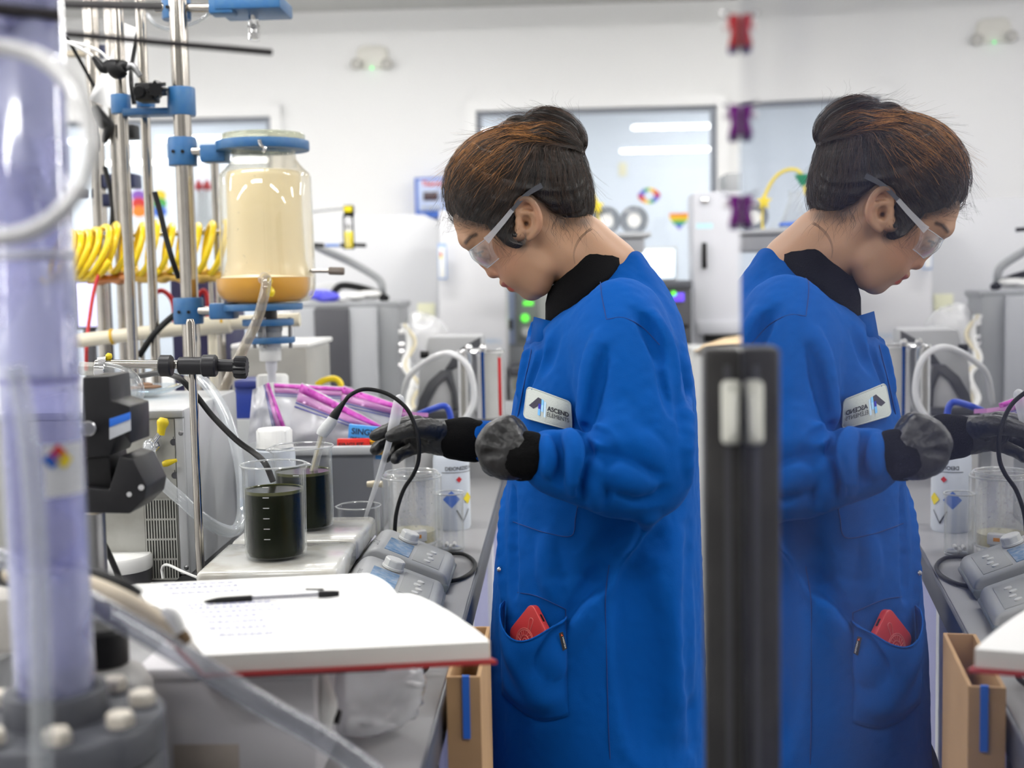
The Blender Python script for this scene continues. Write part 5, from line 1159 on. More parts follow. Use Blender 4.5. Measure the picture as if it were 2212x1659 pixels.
tag(obj('grey_hose', tube(ppath((678, 530, 4.4), (710, 545, 4.4), (755, 565, 4.42), (800, 590, 4.42), (822, 608, 4.42), (826, 630, 4.43), (828, 652, 4.5)), .014, 12), GREY), 'pale grey hose curving down from the flow meter to the instrument', 'hose')
gm = thing('grey_cover', 'sloping pale cover behind the jar on the grey instrument', 'cover', P(690, 650, 4.6))
part('shell', poly_px([(640, 652), (652, 622), (720, 610), (745, 652)], 4.62, .08, .004), LGREY, gm)
fm = thing('flow_meter', 'clear upright flow meter half filled with yellow', 'flow meter', P(752, 535, 4.35))
kF = mm(4.35)
part('tube', cyl(P(753, 534, 4.35), P(752, 468, 4.35), 8 * kF, 20), clear('meter_tube', haze=.2, edge=.5), fm)
part('yellow_fill', pbox(745, 761, 500, 536, 4.34, .02, .002), mat('signal_yellow', srgb(246, 224, 10), .35), fm)
part('yellow_top', pbox(743, 760, 446, 458, 4.335, .02, .001), mat('signal_yellow_top', srgb(246, 224, 10), .35), fm)
part('cap', pbox(742, 763, 443, 468, 4.34, .03, .002), BLACK, fm)
part('base', pbox(741, 764, 531, 538, 4.345, .03, .002), BLACK, fm)
for a in (741, 761): part('frame_rail', pbox(a, a + 3, 465, 533, 4.355, .01, .0005), BLACK, fm)
for a, b_ in ((764, 791), (678, 700), (735, 742)): part('fitting', cyl(P(a, 529, 4.35), P(b_, 530, 4.35), 4.5 * kF, 12, .001), BLACK, fm)
part('blue_fitting', cyl(P(703, 530, 4.35), P(733, 530, 4.35), 3 * kF, 12), mat('fitting_blue', srgb(70, 120, 200), .4), fm)
part('line', tube(ppath((672, 458, 4.35), (700, 454, 4.35), (742, 450, 4.35)), .004, 8), GREY, fm)
part('back_plate', cyl(P(752, 490, 4.36), P(752, 490, 4.8), .01, 10), GREY, fm)
# big white cabinet
wc_ = thing('white_cabinet', 'large white cabinet with chamfered corner standing against the back wall', 'cabinet', P(890, 900, 5.0))
M_cab = mat('cabinet_white', srgb(208, 209, 212), .45); M_cabr = mat('cabinet_white_right', srgb(212, 212, 215), .45)
part('left_body', poly_px([(676, 466), (915, 463), (946, 480), (950, 900), (676, 900)], 5.3, .5, .006), M_cab, wc_)
part('right_body', poly_px([(948, 455), (1088, 455), (1094, 745), (1094, 900), (948, 900)], 4.86, .3, .006), M_cabr, wc_)
part('faint_lettering', xf(text_geo('LINDBERG', .024), T_frame(P(1022, 742, 4.855) - RY * .003, RX, UP, -RY)), mat('faint_blue', srgb(160, 186, 214), .6), wc_)
part('plinth', rb(P(676, 900, 5.3).dot(RX), P(1094, 900, 4.86).dot(RX), 4.9, 5.15, 0, P(900, 900, 5)[2], .004), M_gis, wc_)
nt_ = thing('notice', 'small blue bordered notice with a hazard sign on the white cabinet', 'notice', P(955, 565, 4.7))
part('sheet', pbox(946, 965, 526, 604, 4.80, .002, .0005), mat('notice_blue', srgb(150, 176, 220), .6), nt_)
part('inner_sheet', pbox(948, 962, 534, 600, 4.797, .002, .0005), PAPER, nt_)
part('hazard_mark', pbox(950, 955, 545, 552, 4.793, .003, .0005), M_red, nt_); part('hazard_mark', pbox(950, 955, 553, 558, 4.793, .003, .0005), M_yel, nt_)
tag(obj('sticky_note', pbox(902, 940, 655, 690, 5.29, .003, .0005), mat('pale_yellow_note', srgb(226, 226, 196), .7)), 'pale yellow note stuck low on the white cabinet', 'note')
crumple(P(920, 735, 4.4), .1, 6, (.75, .6, 1.0), clear('white_film', body=(.85, .85, .86), haze=.45, edge=.4), 'film_bag', 'milky crumpled film bag standing behind the arched analyzer', .3, 14)
# wall controller with display
ct = thing('wall_controller', 'blue and white wall controller with a dark display', 'controller', P(930, 425, 6.35))
part('case', pbox(896, 972, 383, 470, 6.4, .08, .006), mat('controller_blue', srgb(70, 110, 200), .4), ct)
part('face', pbox(903, 964, 388, 455, 6.39, .014, .004), mat('controller_face', srgb(196, 210, 242), .4), ct)
part('display', pbox(914, 946, 414, 433, 6.385, .01, .001), mat('dark_display', srgb(70, 52, 60), .2), ct)
part('lettering', xf(text_geo('Thermo', .036, bold=.0008), T_frame(P(911, 402, 6.384), RX, UP, -RY)), mat('red_print', srgb(230, 60, 60), .5), ct)
for i in range(3): part('button', cyl(P(916 + 14 * i, 448, 6.375), P(916 + 14 * i, 448, 6.395), .008, 12), LGREY, ct)
# emergency light on the wall
em = thing('emergency_light', 'ivory emergency light with two lamps high on the wall', 'light', P(803, 125, 6.5))
M_iv = mat('ivory_case', srgb(240, 238, 230), .45)
part('case', poly_px([(766, 148), (772, 104), (784, 97), (824, 97), (836, 104), (841, 148)], 6.44, .075, .01), M_iv, em)
part('seam', poly_px([(763, 150), (770, 102), (783, 94), (825, 94), (838, 102), (844, 150)], 6.475, .04, .004), mat('case_seam', srgb(140, 138, 132), .5), em)
for px in (770, 836): part('lamp', cyl(P(px, 138, 6.41), P(px, 138, 6.46), 12 * mm(6.4), 20, .006), mat('lamp_grey', srgb(200, 198, 192), .35), em)
part('indicator', cyl(P(803, 147, 6.432), P(803, 147, 6.45), .006, 10), mat('green_indicator', (.1, .8, .2), .3, emit=((.15, 1, .3), 1.5)), em)
# arched analyzer and chrome pot
an = thing('arched_analyzer', 'grey bench analyzer with a dark arch cut in its front', 'instrument', P(950, 920, 3.3))
M_anl = mat('analyzer_silver', srgb(168, 169, 171), .4); M_and = mat('analyzer_charcoal', srgb(66, 67, 72), .4)
ZS = P(1000, 908, 3.1)[2]
part('shell', poly_px([(925, 727), (1038, 727), (1040, 760), (985, 905), (900, 905), (905, 800)], 3.32, .2, .006), M_anl, an)
part('swoosh', poly_px([(1038, 727), (1038, 770), (975, 800), (952, 812), (985, 760)], 3.31, .02, .002), M_and, an)
arch = [(895, 905), (905, 862), (925, 825), (952, 800), (975, 800), (986, 850), (990, 905)]; inn = [(980, 905), (975, 850), (963, 818), (945, 835), (925, 872), (916, 905)]
part('arch', poly_px(arch + inn, 3.305, .03, .003), M_and, an)
part('recess', poly_px([(916, 905), (925, 872), (945, 835), (963, 818), (975, 850), (980, 905)], 3.315, .01, .001), mat('recess_grey', srgb(176, 176, 178), .4), an)
part('base', pbox(885, 1010, 905, 925, 3.3, .25, .004, z0=P(1041, 930, 3.03)[2], z1=P(1041, 930, 3.03)[2] + .02), M_and, an)
kn = part('key', cyl(P(908, 766, 3.3), P(926, 766, 3.3), .01, 12), BLACK, an)
pk = P(1041, 880, 3.03)
pot = thing('steel_pot', 'shiny chrome pot with lid rim standing on a dark base', 'pot', [pk[0], pk[1], pk[2]])
part('wall', plathe(1041, 3.03, [(49, 902), (50, 898), (50, 768), (53, 762), (53, 757), (49, 755), (46, 760), (46, 890)], 56, False), CHROME, pot)
part('lid', plathe(1041, 3.03, [(0, 754), (20, 753), (50, 757), (54, 761), (50, 764), (0, 764)], 56), CHROME, pot)
for px in (1013, 1043): part('lid_stud', mv(ball((0, 0, 0), .009), *P(px, 752, 2.96)), CHROME, pot)
part('base', plathe(1041, 3.03, [(0, 930), (54, 930), (54, 904), (52, 902), (0, 902)], 40), mat('dark_base', srgb(58, 58, 64), .5), pot)
part('red_strip', xf(box(-.006, .006, -.0015, .0015, -.075, .065, .001), T_frame(P(1078, 830, 3.0) - RY * .012, *np.eye(3))), RED, pot)
lowshelf = thing('low_platform', 'low grey platform carrying the analyzer and the chrome pot', 'platform', P(980, 935, 3.2))
part('top', rb(P(872, 930, 3.05).dot(RX), P(1100, 930, 3.0).dot(RX), 2.95, 3.75, P(1041, 930, 3.03)[2] - .02, P(1041, 930, 3.03)[2] - .0005, .003), M_gis, lowshelf)
for px in (882, 1090):
    for y in (2.98, 3.68): xx = P(px, 930, 3.0).dot(RX); part('leg', rb(xx - .012, xx + .012, y, y + .03, BENCH_Z, P(1041, 930, 3.03)[2] - .02), M_gis, lowshelf)
tag(obj('white_tube_loop', tube(ppath((868, 880, 3.1), (880, 820, 3.05), (915, 785, 3.0), (955, 765, 2.95), (985, 768, 2.92), (1010, 790, 2.9), (1022, 830, 2.9), (1022, 870, 2.9), (1005, 905, 2.9), (985, 925, 2.9)), .0075, 12), M_hose if False else clear('milky_loop', body=srgb(225, 226, 228), haze=.7, edge=.3), smooth=180), 'milky tube looping in front of the arched analyzer and pot', 'tube')
tag(obj('blue_hose', tube(ppath((905, 895, 2.62), (930, 885, 2.6), (955, 877, 2.6), (967, 882, 2.6), (973, 900, 2.6), (974, 930, 2.6)), .0068, 12), BLUEHOSE), 'short blue hose bent behind the gloved hand', 'hose')
tag(obj('yellow_hose', tube(ppath((684, 832, 2.9), (700, 822, 2.9), (720, 818, 2.9), (734, 826, 2.9), (738, 845, 2.9)), .0075, 12), M_yh), 'short yellow hose arching above the zip bags', 'hose')
cl = thing('cable_bundle', 'bundle of white cables hanging beside the grey instrument', 'cable', P(870, 780, 3.9))
for i, (a, b_) in enumerate(((868, 895), (873, 905), (880, 890))): part('cable', tube(ppath((a, 700, 3.9), (b_ - 8, 740, 3.9), (a + 2, 790, 3.88), (b_, 830, 3.86), (b_ - 14, 870, 3.84), (b_, 905, 3.82), (b_, 985, 3.8)), .006, 8), [WPLAST, mat('cream_cable', srgb(220, 210, 180), .4), WPLAST][i], cl)
for y in (795, 832): part('white_plug', pbox(890, 903, y, y + 10, 3.8, .02, .002), WPLAST, cl)
# control panel with green lights behind the chin
cp = thing('control_panel', 'grey control panel with two green lights behind the collar', 'panel', P(1150, 680, 5.2))
part('case', pbox(1113, 1185, 590, 745, 5.2, .2, .006), mat('panel_grey', srgb(176, 178, 174), .45), cp)
part('face', pbox(1118, 1165, 600, 738, 5.19, .014, .003), mat('panel_face', srgb(136, 142, 138), .45), cp)
M_grn = mat('green_light', (.1, .6, .05), .3, emit=((.12, .75, .06), 1.2))
part('green_display', pbox(1130, 1152, 650, 660, 5.185, .008, .001), M_grn, cp)
part('green_lamp', cyl(P(1134, 687, 5.18), P(1134, 687, 5.2), 9 * mm(5.2), 20, .003), M_grn, cp)
part('knob', cyl(P(1136, 718, 5.17), P(1136, 718, 5.2), 10 * mm(5.2), 20, .004), LGREY, cp)
part('blue_strip', pbox(1098, 1113, 575, 745, 5.21, .1, .003), mat('blue_white_strip', srgb(176, 188, 216), .4), cp)
part('black_catch', pbox(1099, 1107, 690, 712, 5.2, .015, .003), BLACK, cp)
part('pillar', pbox(1099, 1186, 745, 905, 5.22, .18, .003, z0=0), M_gis, cp)
dw = thing('drawer_unit', 'dark topped drawer unit between the pot and the coat', 'drawers', P(1110, 830, 4.6))
part('top', pbox(1100, 1190, 793, 812, 4.85, .3, .003), M_gid, dw)
part('body', pbox(1103, 1186, 812, 905, 4.87, .26, .003, z0=0), M_gis, dw)
for y in (818, 846): part('drawer', pbox(1106, 1183, y, y + 24, 4.865, .01, .002), mat('drawer_olive', srgb(122, 122, 110), .45), dw)
# tall pale locker with a clipboard, right of the coat
lk = thing('tall_locker', 'tall pale grey locker with black handle and a clipboard hanging', 'locker', P(1545, 740, 4.6))
M_lk = mat('locker_grey', srgb(196, 197, 204), .45)
part('body', pbox(1500, 1640, 415, 1000, 4.63, .2, .008, z0=0), M_lk, lk)
part('door', pbox(1507, 1636, 420, 685, 4.615, .016, .004), mat('locker_door', srgb(204, 205, 212), .45), lk)
part('lower_door', pbox(1507, 1636, 692, 722, 4.615, .016, .003), M_lk, lk)
part('handle', pbox(1517, 1527, 524, 580, 4.595, .022, .004), BLACK, lk)
part('black_slot', pbox(1522, 1610, 722, 738, 4.612, .01, .001), BLACK, lk)
part('top_bin', pbox(1568, 1610, 374, 416, 4.7, .2, .004), GREY, lk)
cbd = thing('clipboard', 'small clipboard with a printed sheet hanging on the pale locker', 'clipboard', P(1522, 470, 4.58))
part('board', pbox(1498, 1546, 434, 502, 4.607, .004, .001), mat('clip_blue', srgb(160, 190, 235), .4), cbd)
part('sheet', pbox(1500, 1544, 440, 499, 4.604, .002, .0004), PAPER, cbd)
part('clip', cyl(P(1514, 433, 4.595), P(1530, 433, 4.595), .012, 14, .003), CHROME, cbd)
for i in range(4): part('printed_line', pbox(1504, 1520, 452 + 10 * i, 455 + 10 * i, 4.6018, .001, 0), mat('faint_print', srgb(200, 190, 205), .7), cbd)
part('orange_mark', pbox(1524, 1531, 450, 462, 4.6018, .001, 0), mat('print_orange', srgb(240, 190, 140), .7), cbd)
part('blue_block', pbox(1504, 1540, 482, 494, 4.6018, .001, 0), mat('print_cyan', srgb(190, 225, 235), .7), cbd)
tag(obj('white_label_strip', pbox(1506, 1556, 505, 513, 4.605, .004, .0005), WPLAST), 'white label strip on the locker under the clipboard', 'label')
# shelf with stickers, flask and tubing behind the head
sh = thing('grey_tub_shelf', 'pale grey deep tub shelf behind the neck holding flasks', 'tub', P(1300, 540, 4.4))
M_shf = mat('shelf_grey', srgb(176, 178, 182), .45)
SX0, SX1 = P(1150, 510, 4.4).dot(RX), P(1398, 510, 4.4).dot(RX); SZ = P(1398, 502, 4.4)[2]
part('rim', rb(SX0 - .01, SX1 + .01, 4.38, 4.72, SZ - .018, SZ, .004), M_shf, sh)
part('body', rb(SX0 + .01, SX1 - .012, 4.4, 4.7, SZ - .075, SZ - .017, .012), mat('shelf_body', srgb(168, 170, 176), .5), sh)
part('pillar', rb((SX0 + SX1) / 2 - .05, (SX0 + SX1) / 2 + .05, 4.5, 4.6, 0, SZ - .07), M_shf, sh)
def on_shelf(px): p = P(px, 500, 4.5); return np.array([p[0], p[1], SZ + .0005])
M_stk = mat('sticker_grey', srgb(120, 126, 134), .5, noise=(30, .5, srgb(230, 230, 232)))
for i, (px, lab) in enumerate(((1370, 'round grey disc with pale centre leaning at the shelf end'), (1310, 'round grey disc half hidden behind the neck'))):
    c = on_shelf(px) + UP * .048; ds = thing('round_disc', lab, 'disc', c)
    part('ring', xf(lathe([(.026, -.006), (.05, -.006), (.052, 0), (.05, .006), (.026, .006)], 36, False), T_frame(c, RX, UP, -RY)), M_stk, ds)
    part('centre', xf(lathe([(0, -.004), (.026, -.004), (.026, .004), (0, .004)], 30), T_frame(c, RX, UP, -RY)), WPLAST, ds)
    part('stripe', xf(box(-.03, -.0, -.046, -.026, -.008, -.005), T_frame(c, RX, UP, -RY)), mat('rainbow_stripe', srgb(230, 140, 70), .5), ds)
c = on_shelf(1226); fk = thing('flask', 'conical glass flask on the shelf seen in the reflection', 'flask', c)
part('glass', mv(lathe([(0, 0), (.05, 0), (.054, .006), (.022, .10), (.02, .13), (.024, .134), (.018, .134), (.016, .1), (.05, .008), (0, .006)], 36, False), *c), GLASS, fk)
part('blue_band', mv(lathe([(.0535, .012), (.055, .014), (.051, .024), (.049, .022)], 36, False), *c), mat('band_blue', srgb(60, 110, 210), .5), fk)
c = on_shelf(1180); sk = thing('grey_bottle', 'small grey bottle beside the flask on the shelf', 'bottle', c)
part('body', mv(lathe([(0, 0), (.026, 0), (.027, .07), (.012, .085), (.012, .1), (0, .1)], 28), *c), GREY, sk); part('cap', mv(lathe([(0, .1), (.014, .1), (.014, .115), (0, .115)], 20), *c), BLUECAST, sk)
yt = thing('yellow_tube', 'yellow tube arching from the shelf with a green funnel end', 'tube', on_shelf(1290))
a0_ = on_shelf(1292)
part('tube', tube([a0_, a0_ + UP * .06, a0_ + UP * .13 - RX * .012, a0_ + UP * .19 - RX * .05, a0_ + UP * .21 - RX * .10, a0_ + UP * .19 - RX * .135, a0_ + UP * .12 - RX * .15], .006, 12), mat('tube_yellow', srgb(236, 210, 50), .4), yt)
e_ = a0_ + UP * .17 - RX * .14
part('funnel', mv(lathe([(.008, -.02), (.028, .014), (.03, .02), (0, .02)], 24), *e_), mat('funnel_green', srgb(40, 150, 110), .45), yt)
part('star_tag', xf(prism([(.03 * math.cos(PI / 2 + i * PI / 5) * (1 if i % 2 == 0 else .5), .03 * math.sin(PI / 2 + i * PI / 5) * (1 if i % 2 == 0 else .5)) for i in range(10)], -.003, .003, .0008), T_frame(a0_ + UP * .10 - RX * .005 - RY * .01, RX, UP, -RY)), mat('star_yellow', srgb(240, 215, 60), .5), yt)
# monitor and printer right of the shoulder
mn = thing('bright_monitor', 'monitor with a bright white screen behind the shoulder', 'monitor', P(1420, 600, 5.0))
part('case', pbox(1360, 1462, 534, 608, 5.02, .04, .004), LGREY, mn)
part('screen', pbox(1362, 1458, 539, 602, 5.01, .012, .001), mat('white_screen', srgb(235, 245, 255), .3, emit=(srgb(235, 246, 255), 1.0)), mn)
part('stand', pbox(1400, 1425, 607, 660, 5.03, .04, .003, z0=0), DGREY, mn)
pr = thing('dark_printer', 'black office machine with a violet lit display beside the shoulder', 'printer', P(1450, 740, 4.4))
M_pr = mat('printer_black', srgb(52, 52, 58), .4)
part('body', pbox(1403, 1494, 625, 800, 4.4, .18, .008, z0=.6), M_pr, pr)
part('lid', pbox(1400, 1495, 606, 626, 4.38, .2, .006), mat('printer_lid', srgb(70, 72, 80), .4), pr)
part('violet_display', pbox(1452, 1478, 633, 651, 4.385, .014, .001), mat('violet_display', srgb(90, 60, 220), .3, emit=(srgb(100, 70, 235), 1.0)), pr)
part('green_ring', xf(lathe([(.006, 0), (.0095, 0), (.0095, .004), (.006, .004)], 20), T_frame(P(1455, 634, 4.375), RX, UP, -RY)), M_grn, pr)
part('slot', pbox(1410, 1488, 700, 708, 4.39, .012, .001), BLACK, pr)
part('stand', pbox(1406, 1490, 800, 1000, 4.4, .18, .003, z0=0, z1=.6), M_gis, pr)
kb_ = thing('kraft_paper', 'loose brown kraft paper sheet over the low cabinet by the locker', 'paper', P(1550, 740, 4.2))
part('sheet', thick(sheet([[P(px, py, d + .02 * math.sin(px * .08)) for px, py in zip((1500, 1530, 1565, 1600, 1640), ys)] for ys, d in (((750, 744, 732, 726, 722), 4.3), ((760, 752, 748, 744, 742), 4.0))]), .004), mat('kraft', srgb(214, 188, 150), .8), kb_, smooth=180)
part('backing', pbox(1496, 1650, 752, 1000, 4.05, .3, .003, z0=0), LGREY, kb_)
# stickers on the panes and in the next room
def onpane(px, py, dy=.022): 
    r = _R @ np.array([(px - CXP) / FPX, -(py - CYP) / FPX, -1.0]); t = (BACK + dy - _O.dot(RY)) / r.dot(RY); return _O + r * t
RB = [mat('rainbow_%s' % n, srgb(*c), .5) for n, c in (('red', (215, 50, 50)), ('orange', (240, 140, 40)), ('yellow', (245, 215, 50)), ('green', (80, 175, 80)), ('blue', (60, 110, 210)), ('violet', (140, 90, 190)))]
def banded(name, label, px, py, w, h, outline, root_cat='sticker', mats=RB):
    c = onpane(px, py); k = mm(BACK); t = thing(name, label, root_cat, c); n = len(mats)
    pts = np.array(outline(48)) * [w * k / 2, h * k / 2]; T = T_frame(c - RY * .0015, RX, UP, -RY)
    ymin, ymax = pts[:, 1].min(), pts[:, 1].max()
    for i, m_ in enumerate(mats):   # slice the outline in horizontal bands
        b_, t_ = ymax - (ymax - ymin) * (i + 1) / n, ymax - (ymax - ymin) * i / n; bm = bmesh.new(); vs = [bm.verts.new((x, y, 0)) for x, y in pts]; bm.faces.new(vs)
        for lv, nr in ((b_, (0, -1, 0)), (t_, (0, 1, 0))): bmesh.ops.bisect_plane(bm, geom=bm.verts[:] + bm.edges[:] + bm.faces[:], plane_co=(0, lv, 0), plane_no=nr, clear_outer=True)
        if bm.faces: part('colour_band', xf(thick(frombm(bm), .001), T), m_, t, smooth=0)
        else: bm.free()
    return t
heart = lambda n: [(1.0 * 16 * math.sin(a) ** 3 / 16, (13 * math.cos(a) - 5 * math.cos(2 * a) - 2 * math.cos(3 * a) - math.cos(4 * a) + 2.5) / 14.5) for a in np.linspace(0, 2 * PI, n, endpoint=False)]
banded('heart_sticker', 'rainbow heart sticker on the window beside the locker', 1467, 476, 42, 46, heart)
c = onpane(1402, 423); lp = thing('lips_sticker', 'rainbow lips sticker on the window above the heart', 'sticker', c)
for i in range(12):
    a0, a1 = 2 * PI * i / 12, 2 * PI * (i + 1) / 12; k = mm(BACK)
    R_ = lambda a, s: ((23 * s + (1.5 * math.cos(4 * a) if s > .9 else 0)) * k * math.cos(a), (17 * s - (2 * math.cos(2 * a) if s < .9 else 0)) * k * math.sin(a))
    q = [R_(a0, 1), R_((a0 + a1) / 2, 1), R_(a1, 1), R_(a1, .5), R_(a0, .5)]
    part('lip_segment', xf(prism(q, -.0005, .0008), T_frame(c - RY * .0015, RX, UP, -RY)), RB[i % 6], lp, smooth=0)
for i, (px, py, n_) in enumerate(((300, 440, 0), (345, 440, 1))):
    c = onpane(px, py); bt = thing('butterfly_wing_sticker', ['violet and red half of a rainbow sticker on the left window', 'yellow and green half of a rainbow sticker on the left window'][i], 'sticker', c)
    for j in range(3):
        k = mm(BACK); m_ = [[RB[5], RB[0], RB[1]], [RB[2], RB[3], RB[4]]][i][j]
        part('petal', xf(prism([((16 * math.cos(a)) * k, (13 * math.sin(a) + (1 - j) * 17) * k) for a in np.linspace(0, 2 * PI, 20, endpoint=False)], -.0005 + .0004 * j, .0004 + .0004 * j), T_frame(c - RY * .002, RX, UP, -RY)), m_, bt, smooth=0)
sp = onpane(1345, 366, 1.2); 
tag(obj('switch_plate', xf(box(-.03, .03, -.006, .006, -.05, .05, .003), T_frame(onpane(1345, 366, 9.594 - BACK), RX, RY, UP)), mat('beige_plate', srgb(226, 220, 190), .5)), 'beige plate on the far wall seen through the window', 'plate')
cn = thing('cone_shapes', 'pair of red tipped white cones behind the left window', 'decoration', P(440, 420, 6.9))
for px in (432, 450):
    part('cone', mv(lathe([(0, 0), (.028, 0), (.024, .12), (.016, .16), (0, .2)], 20), *P(px, 470, 6.9)), WPLAST, cn)
    part('red_tip', mv(lathe([(0, .13), (.03, .15), (.012, .19), (0, .2)], 16), *P(px, 466, 6.89)), RED, cn)
part('shelf', pbox(418, 470, 468, 478, 6.88, .2, .003), WPLAST, cn); part('prop', pbox(436, 446, 478, 600, 6.9, .03, 0, z0=0), WPLAST, cn)
# ------------------------------------------------------------------ the worker
D0 = 1.93; s0 = mm(D0)
def H(px, py, w=0.0): return P(px, py, D0 - w * s0)        # w: photo-scale pixels towards the camera from the mid plane
_r, _d, _t = _R[:, 0], -_R[:, 1], _R[:, 2]                  # right, down, towards the camera
fa, ua = np.array([-.70, .714]), np.array([-.714, -.70])
AX = np.stack([_r * fa[0] + _d * fa[1], _r * ua[0] + _d * ua[1], _t], 1)     # head axes: forward, up, sideways
def bounds(pts, pad): p = np.array(pts); return p.min(0) - pad, p.max(0) + pad
person = thing('person', 'woman in a blue lab coat leaning over the bench holding a pipette', 'person', [*H(1270, 900)[:2], 0])
lo, hi = bounds([H(950, 420), H(1400, 420), H(1150, 250), H(1250, 790), H(1150, 450, 130), H(1150, 450, -130)], .012)
B = Clay(lo, hi, .0017)
E = lambda c, r, k=.012, sub=False, M=AX, cl=None: (cl or B).ell(H(*c), np.array(r) * s0, k, M, sub)
def CH(pts, rs, k=.01, sub=False, cl=None, sm=0): (cl or B).chain([H(*p) for p in pts], np.asarray(rs, float) * s0, k, sub, sm)
E((1122, 418, 0), (150, 112, 100), .02)
E((1060, 462, 0), (76, 70, 76), .03)
E((1104, 545, 0), (47, 72, 66), .03)
E((1138, 560, 0), (52, 62, 70), .03)
for sd in (-1, 1):
    E((1088, 522, 50 * sd), (26, 24, 26), .02)                     # cheekbone
    CH([(1178, 580, 56 * sd), (1162, 612, 36 * sd), (1148, 622, 10 * sd)], [24, 21, 19], .022)   # jaw
    E((1120, 585, 38 * sd), (26, 30, 26), .025)                    # cheek
E((1147, 621, 0), (23, 23, 22), .008)
E((1112, 598, 0), (25, 24, 34), .016)
CH([(1018, 522, -34), (1011, 517, -14), (1011, 517, 14), (1018, 522, 34)], [15, 15, 15, 15], .012)   # brow
CH([(1026, 541, 0), (1044, 563, 0), (1063, 585, 0)], [9, 9, 11], .010)              # nose
E((1066, 588, 0), (13, 12.5, 14), .006)
for sd in (-1, 1):
    E((1077, 587, 13 * sd), (9, 9.5, 8), .006)
    E((1081, 593, 9 * sd), (4.5, 4, 3.5), .003, True)
    E((1046, 549, 34 * sd), (15, 13, 20), .010, True)             # socket
    E((1050, 546, 33 * sd), (14.5, 14, 16), .0035)                # eyeball under its lid
    CH([(1036, 544, 44 * sd), (1033, 551, 33 * sd), (1037, 556, 22 * sd)], [2.6, 3, 2.4], .002)   # lid edge
    E((1040, 532, 32 * sd), (10, 7, 18), .01)
CH([(1094, 611, -14), (1089, 610, -5), (1089, 610, 5), (1094, 611, 14), (1103, 612, 19)], [6.5, 8.2, 8.2, 6.5, 3.5], .0045)   # lips
CH([(1103, 612, -19), (1094, 611, -14)], [3.5, 6.5], .0045)
CH([(1108, 616, -17), (1106, 621, -6), (1106, 621, 6), (1108, 616, 17)], [5, 8.0, 8.0, 5], .0045)
CH([(1096, 618.5, 0), (1103, 615.5, 12), (1109, 612.5, 21)], [1.6, 1.5, 1.2], .002, True)
CH([(1096, 618.5, 0), (1103, 615.5, -12), (1109, 612.5, -21)], [1.6, 1.5, 1.2], .002, True)
CH([(1092, 600, 0), (1086, 603, 0)], [2, 2.4], .003, True)
CH([(1192, 488, 0), (1248, 541, 0), (1300, 592, 0), (1330, 670, 0)], [64, 73, 79, 95], .02)   # neck
CH([(1170, 500, 74), (1225, 560, 58), (1262, 620, 44)], [10, 12, 12], .03)                       # neck muscle
E((1310, 800, 0), (110, 130, 130), .05)
for sd in (-1, 1):                                                  # ears
    er = [(1121, 470, 96), (1116, 452, 99), (1119, 438, 103), (1131, 429, 106), (1146, 433, 109), (1157, 446, 111), (1164, 462, 111), (1166, 480, 109), (1161, 496, 105), (1151, 508, 100), (1142, 516, 96)]
    sg = lambda q: [(a, b, c * sd) for a, b, c in q]
    CH(sg([(1138, 448, 92), (1146, 470, 92), (1138, 498, 90)]), [19, 21, 15], .008)
    CH(sg([(1124, 500, 92), (1120, 508, 94)]), [15, 13], .008)       # lobe
    E((1140, 452, 106 * sd), (17, 13, 7), .004, True)
    E((1138, 479, 108 * sd), (16, 14, 15), .005, True)
    CH(sg(er), [5, 5.5, 6, 6, 5.5, 5.5, 5.5, 5.5, 5.5, 5.5, 5], .003, sm=3)
    CH(sg([(1124, 462, 98), (1134, 459, 100), (1147, 462, 103), (1154, 474, 103), (1152, 489, 100), (1144, 500, 98), (1136, 505, 97)]), [3.5, 4, 4.5, 4.5, 4.2, 4.5, 4], .004, sm=3)
    CH(sg([(1119, 478, 97), (1124, 486, 99), (1126, 494, 98)]), [6.5, 6, 6], .005)
    E((1137, 483, 94 * sd), (5, 5.5, 9), .003, True)
V, F = B.mesh()
lab = np.arange(len(V))
for _ in range(600):      # keep the one continuous skin, drop closed bubbles inside it
    m0 = lab[F].min(1); new = lab.copy()
    for i in range(4): np.minimum.at(new, F[:, i], m0)
    new = new[new]
    if (new == lab).all(): break
    lab = new
big = np.bincount(lab).argmax(); kv = lab == big; rem = np.cumsum(kv) - 1; F = rem[F[kv[F].all(1)]]; V = V[kv]; V = relax(V, F, 1, .4)
px_, py_, d_ = project(V); wv = (D0 - d_) / s0
def near(a, b, r, soft): return np.clip((r - np.hypot(px_ - a, py_ - b)) / soft + .5, 0, 1)
def seg(pts, r, soft):
    m = np.full(len(V), 1e9)
    for (x0, y0), (x1, y1) in zip(pts, pts[1:]):
        t = np.clip(((px_ - x0) * (x1 - x0) + (py_ - y0) * (y1 - y0)) / ((x1 - x0) ** 2 + (y1 - y0) ** 2), 0, 1); m = np.minimum(m, np.hypot(px_ - x0 - t * (x1 - x0), py_ - y0 - t * (y1 - y0)))
    return np.clip((r - m) / soft + .5, 0, 1)
C = np.tile(np.array(srgb(168, 128, 99)), (len(V), 1))
def paint(col, k): 
    global C; C = C * (1 - k[:, None]) + np.array(col) * k[:, None]
paint(srgb(174, 122, 95), .5 * near(1088, 565, 40, 40))
paint(srgb(178, 126, 99), .6 * near(1066, 592, 14, 12) + .5 * seg([(1120, 435), (1160, 450), (1165, 490)], 8, 8))
lipm = np.abs(wv) < 24
paint(srgb(142, 70, 64), lipm * seg([(1088, 614), (1092, 617), (1106, 613)], 4.8, 2))
paint(srgb(196, 84, 66), lipm * seg([(1102, 622), (1107, 625), (1110, 618)], 4.2, 2.5))
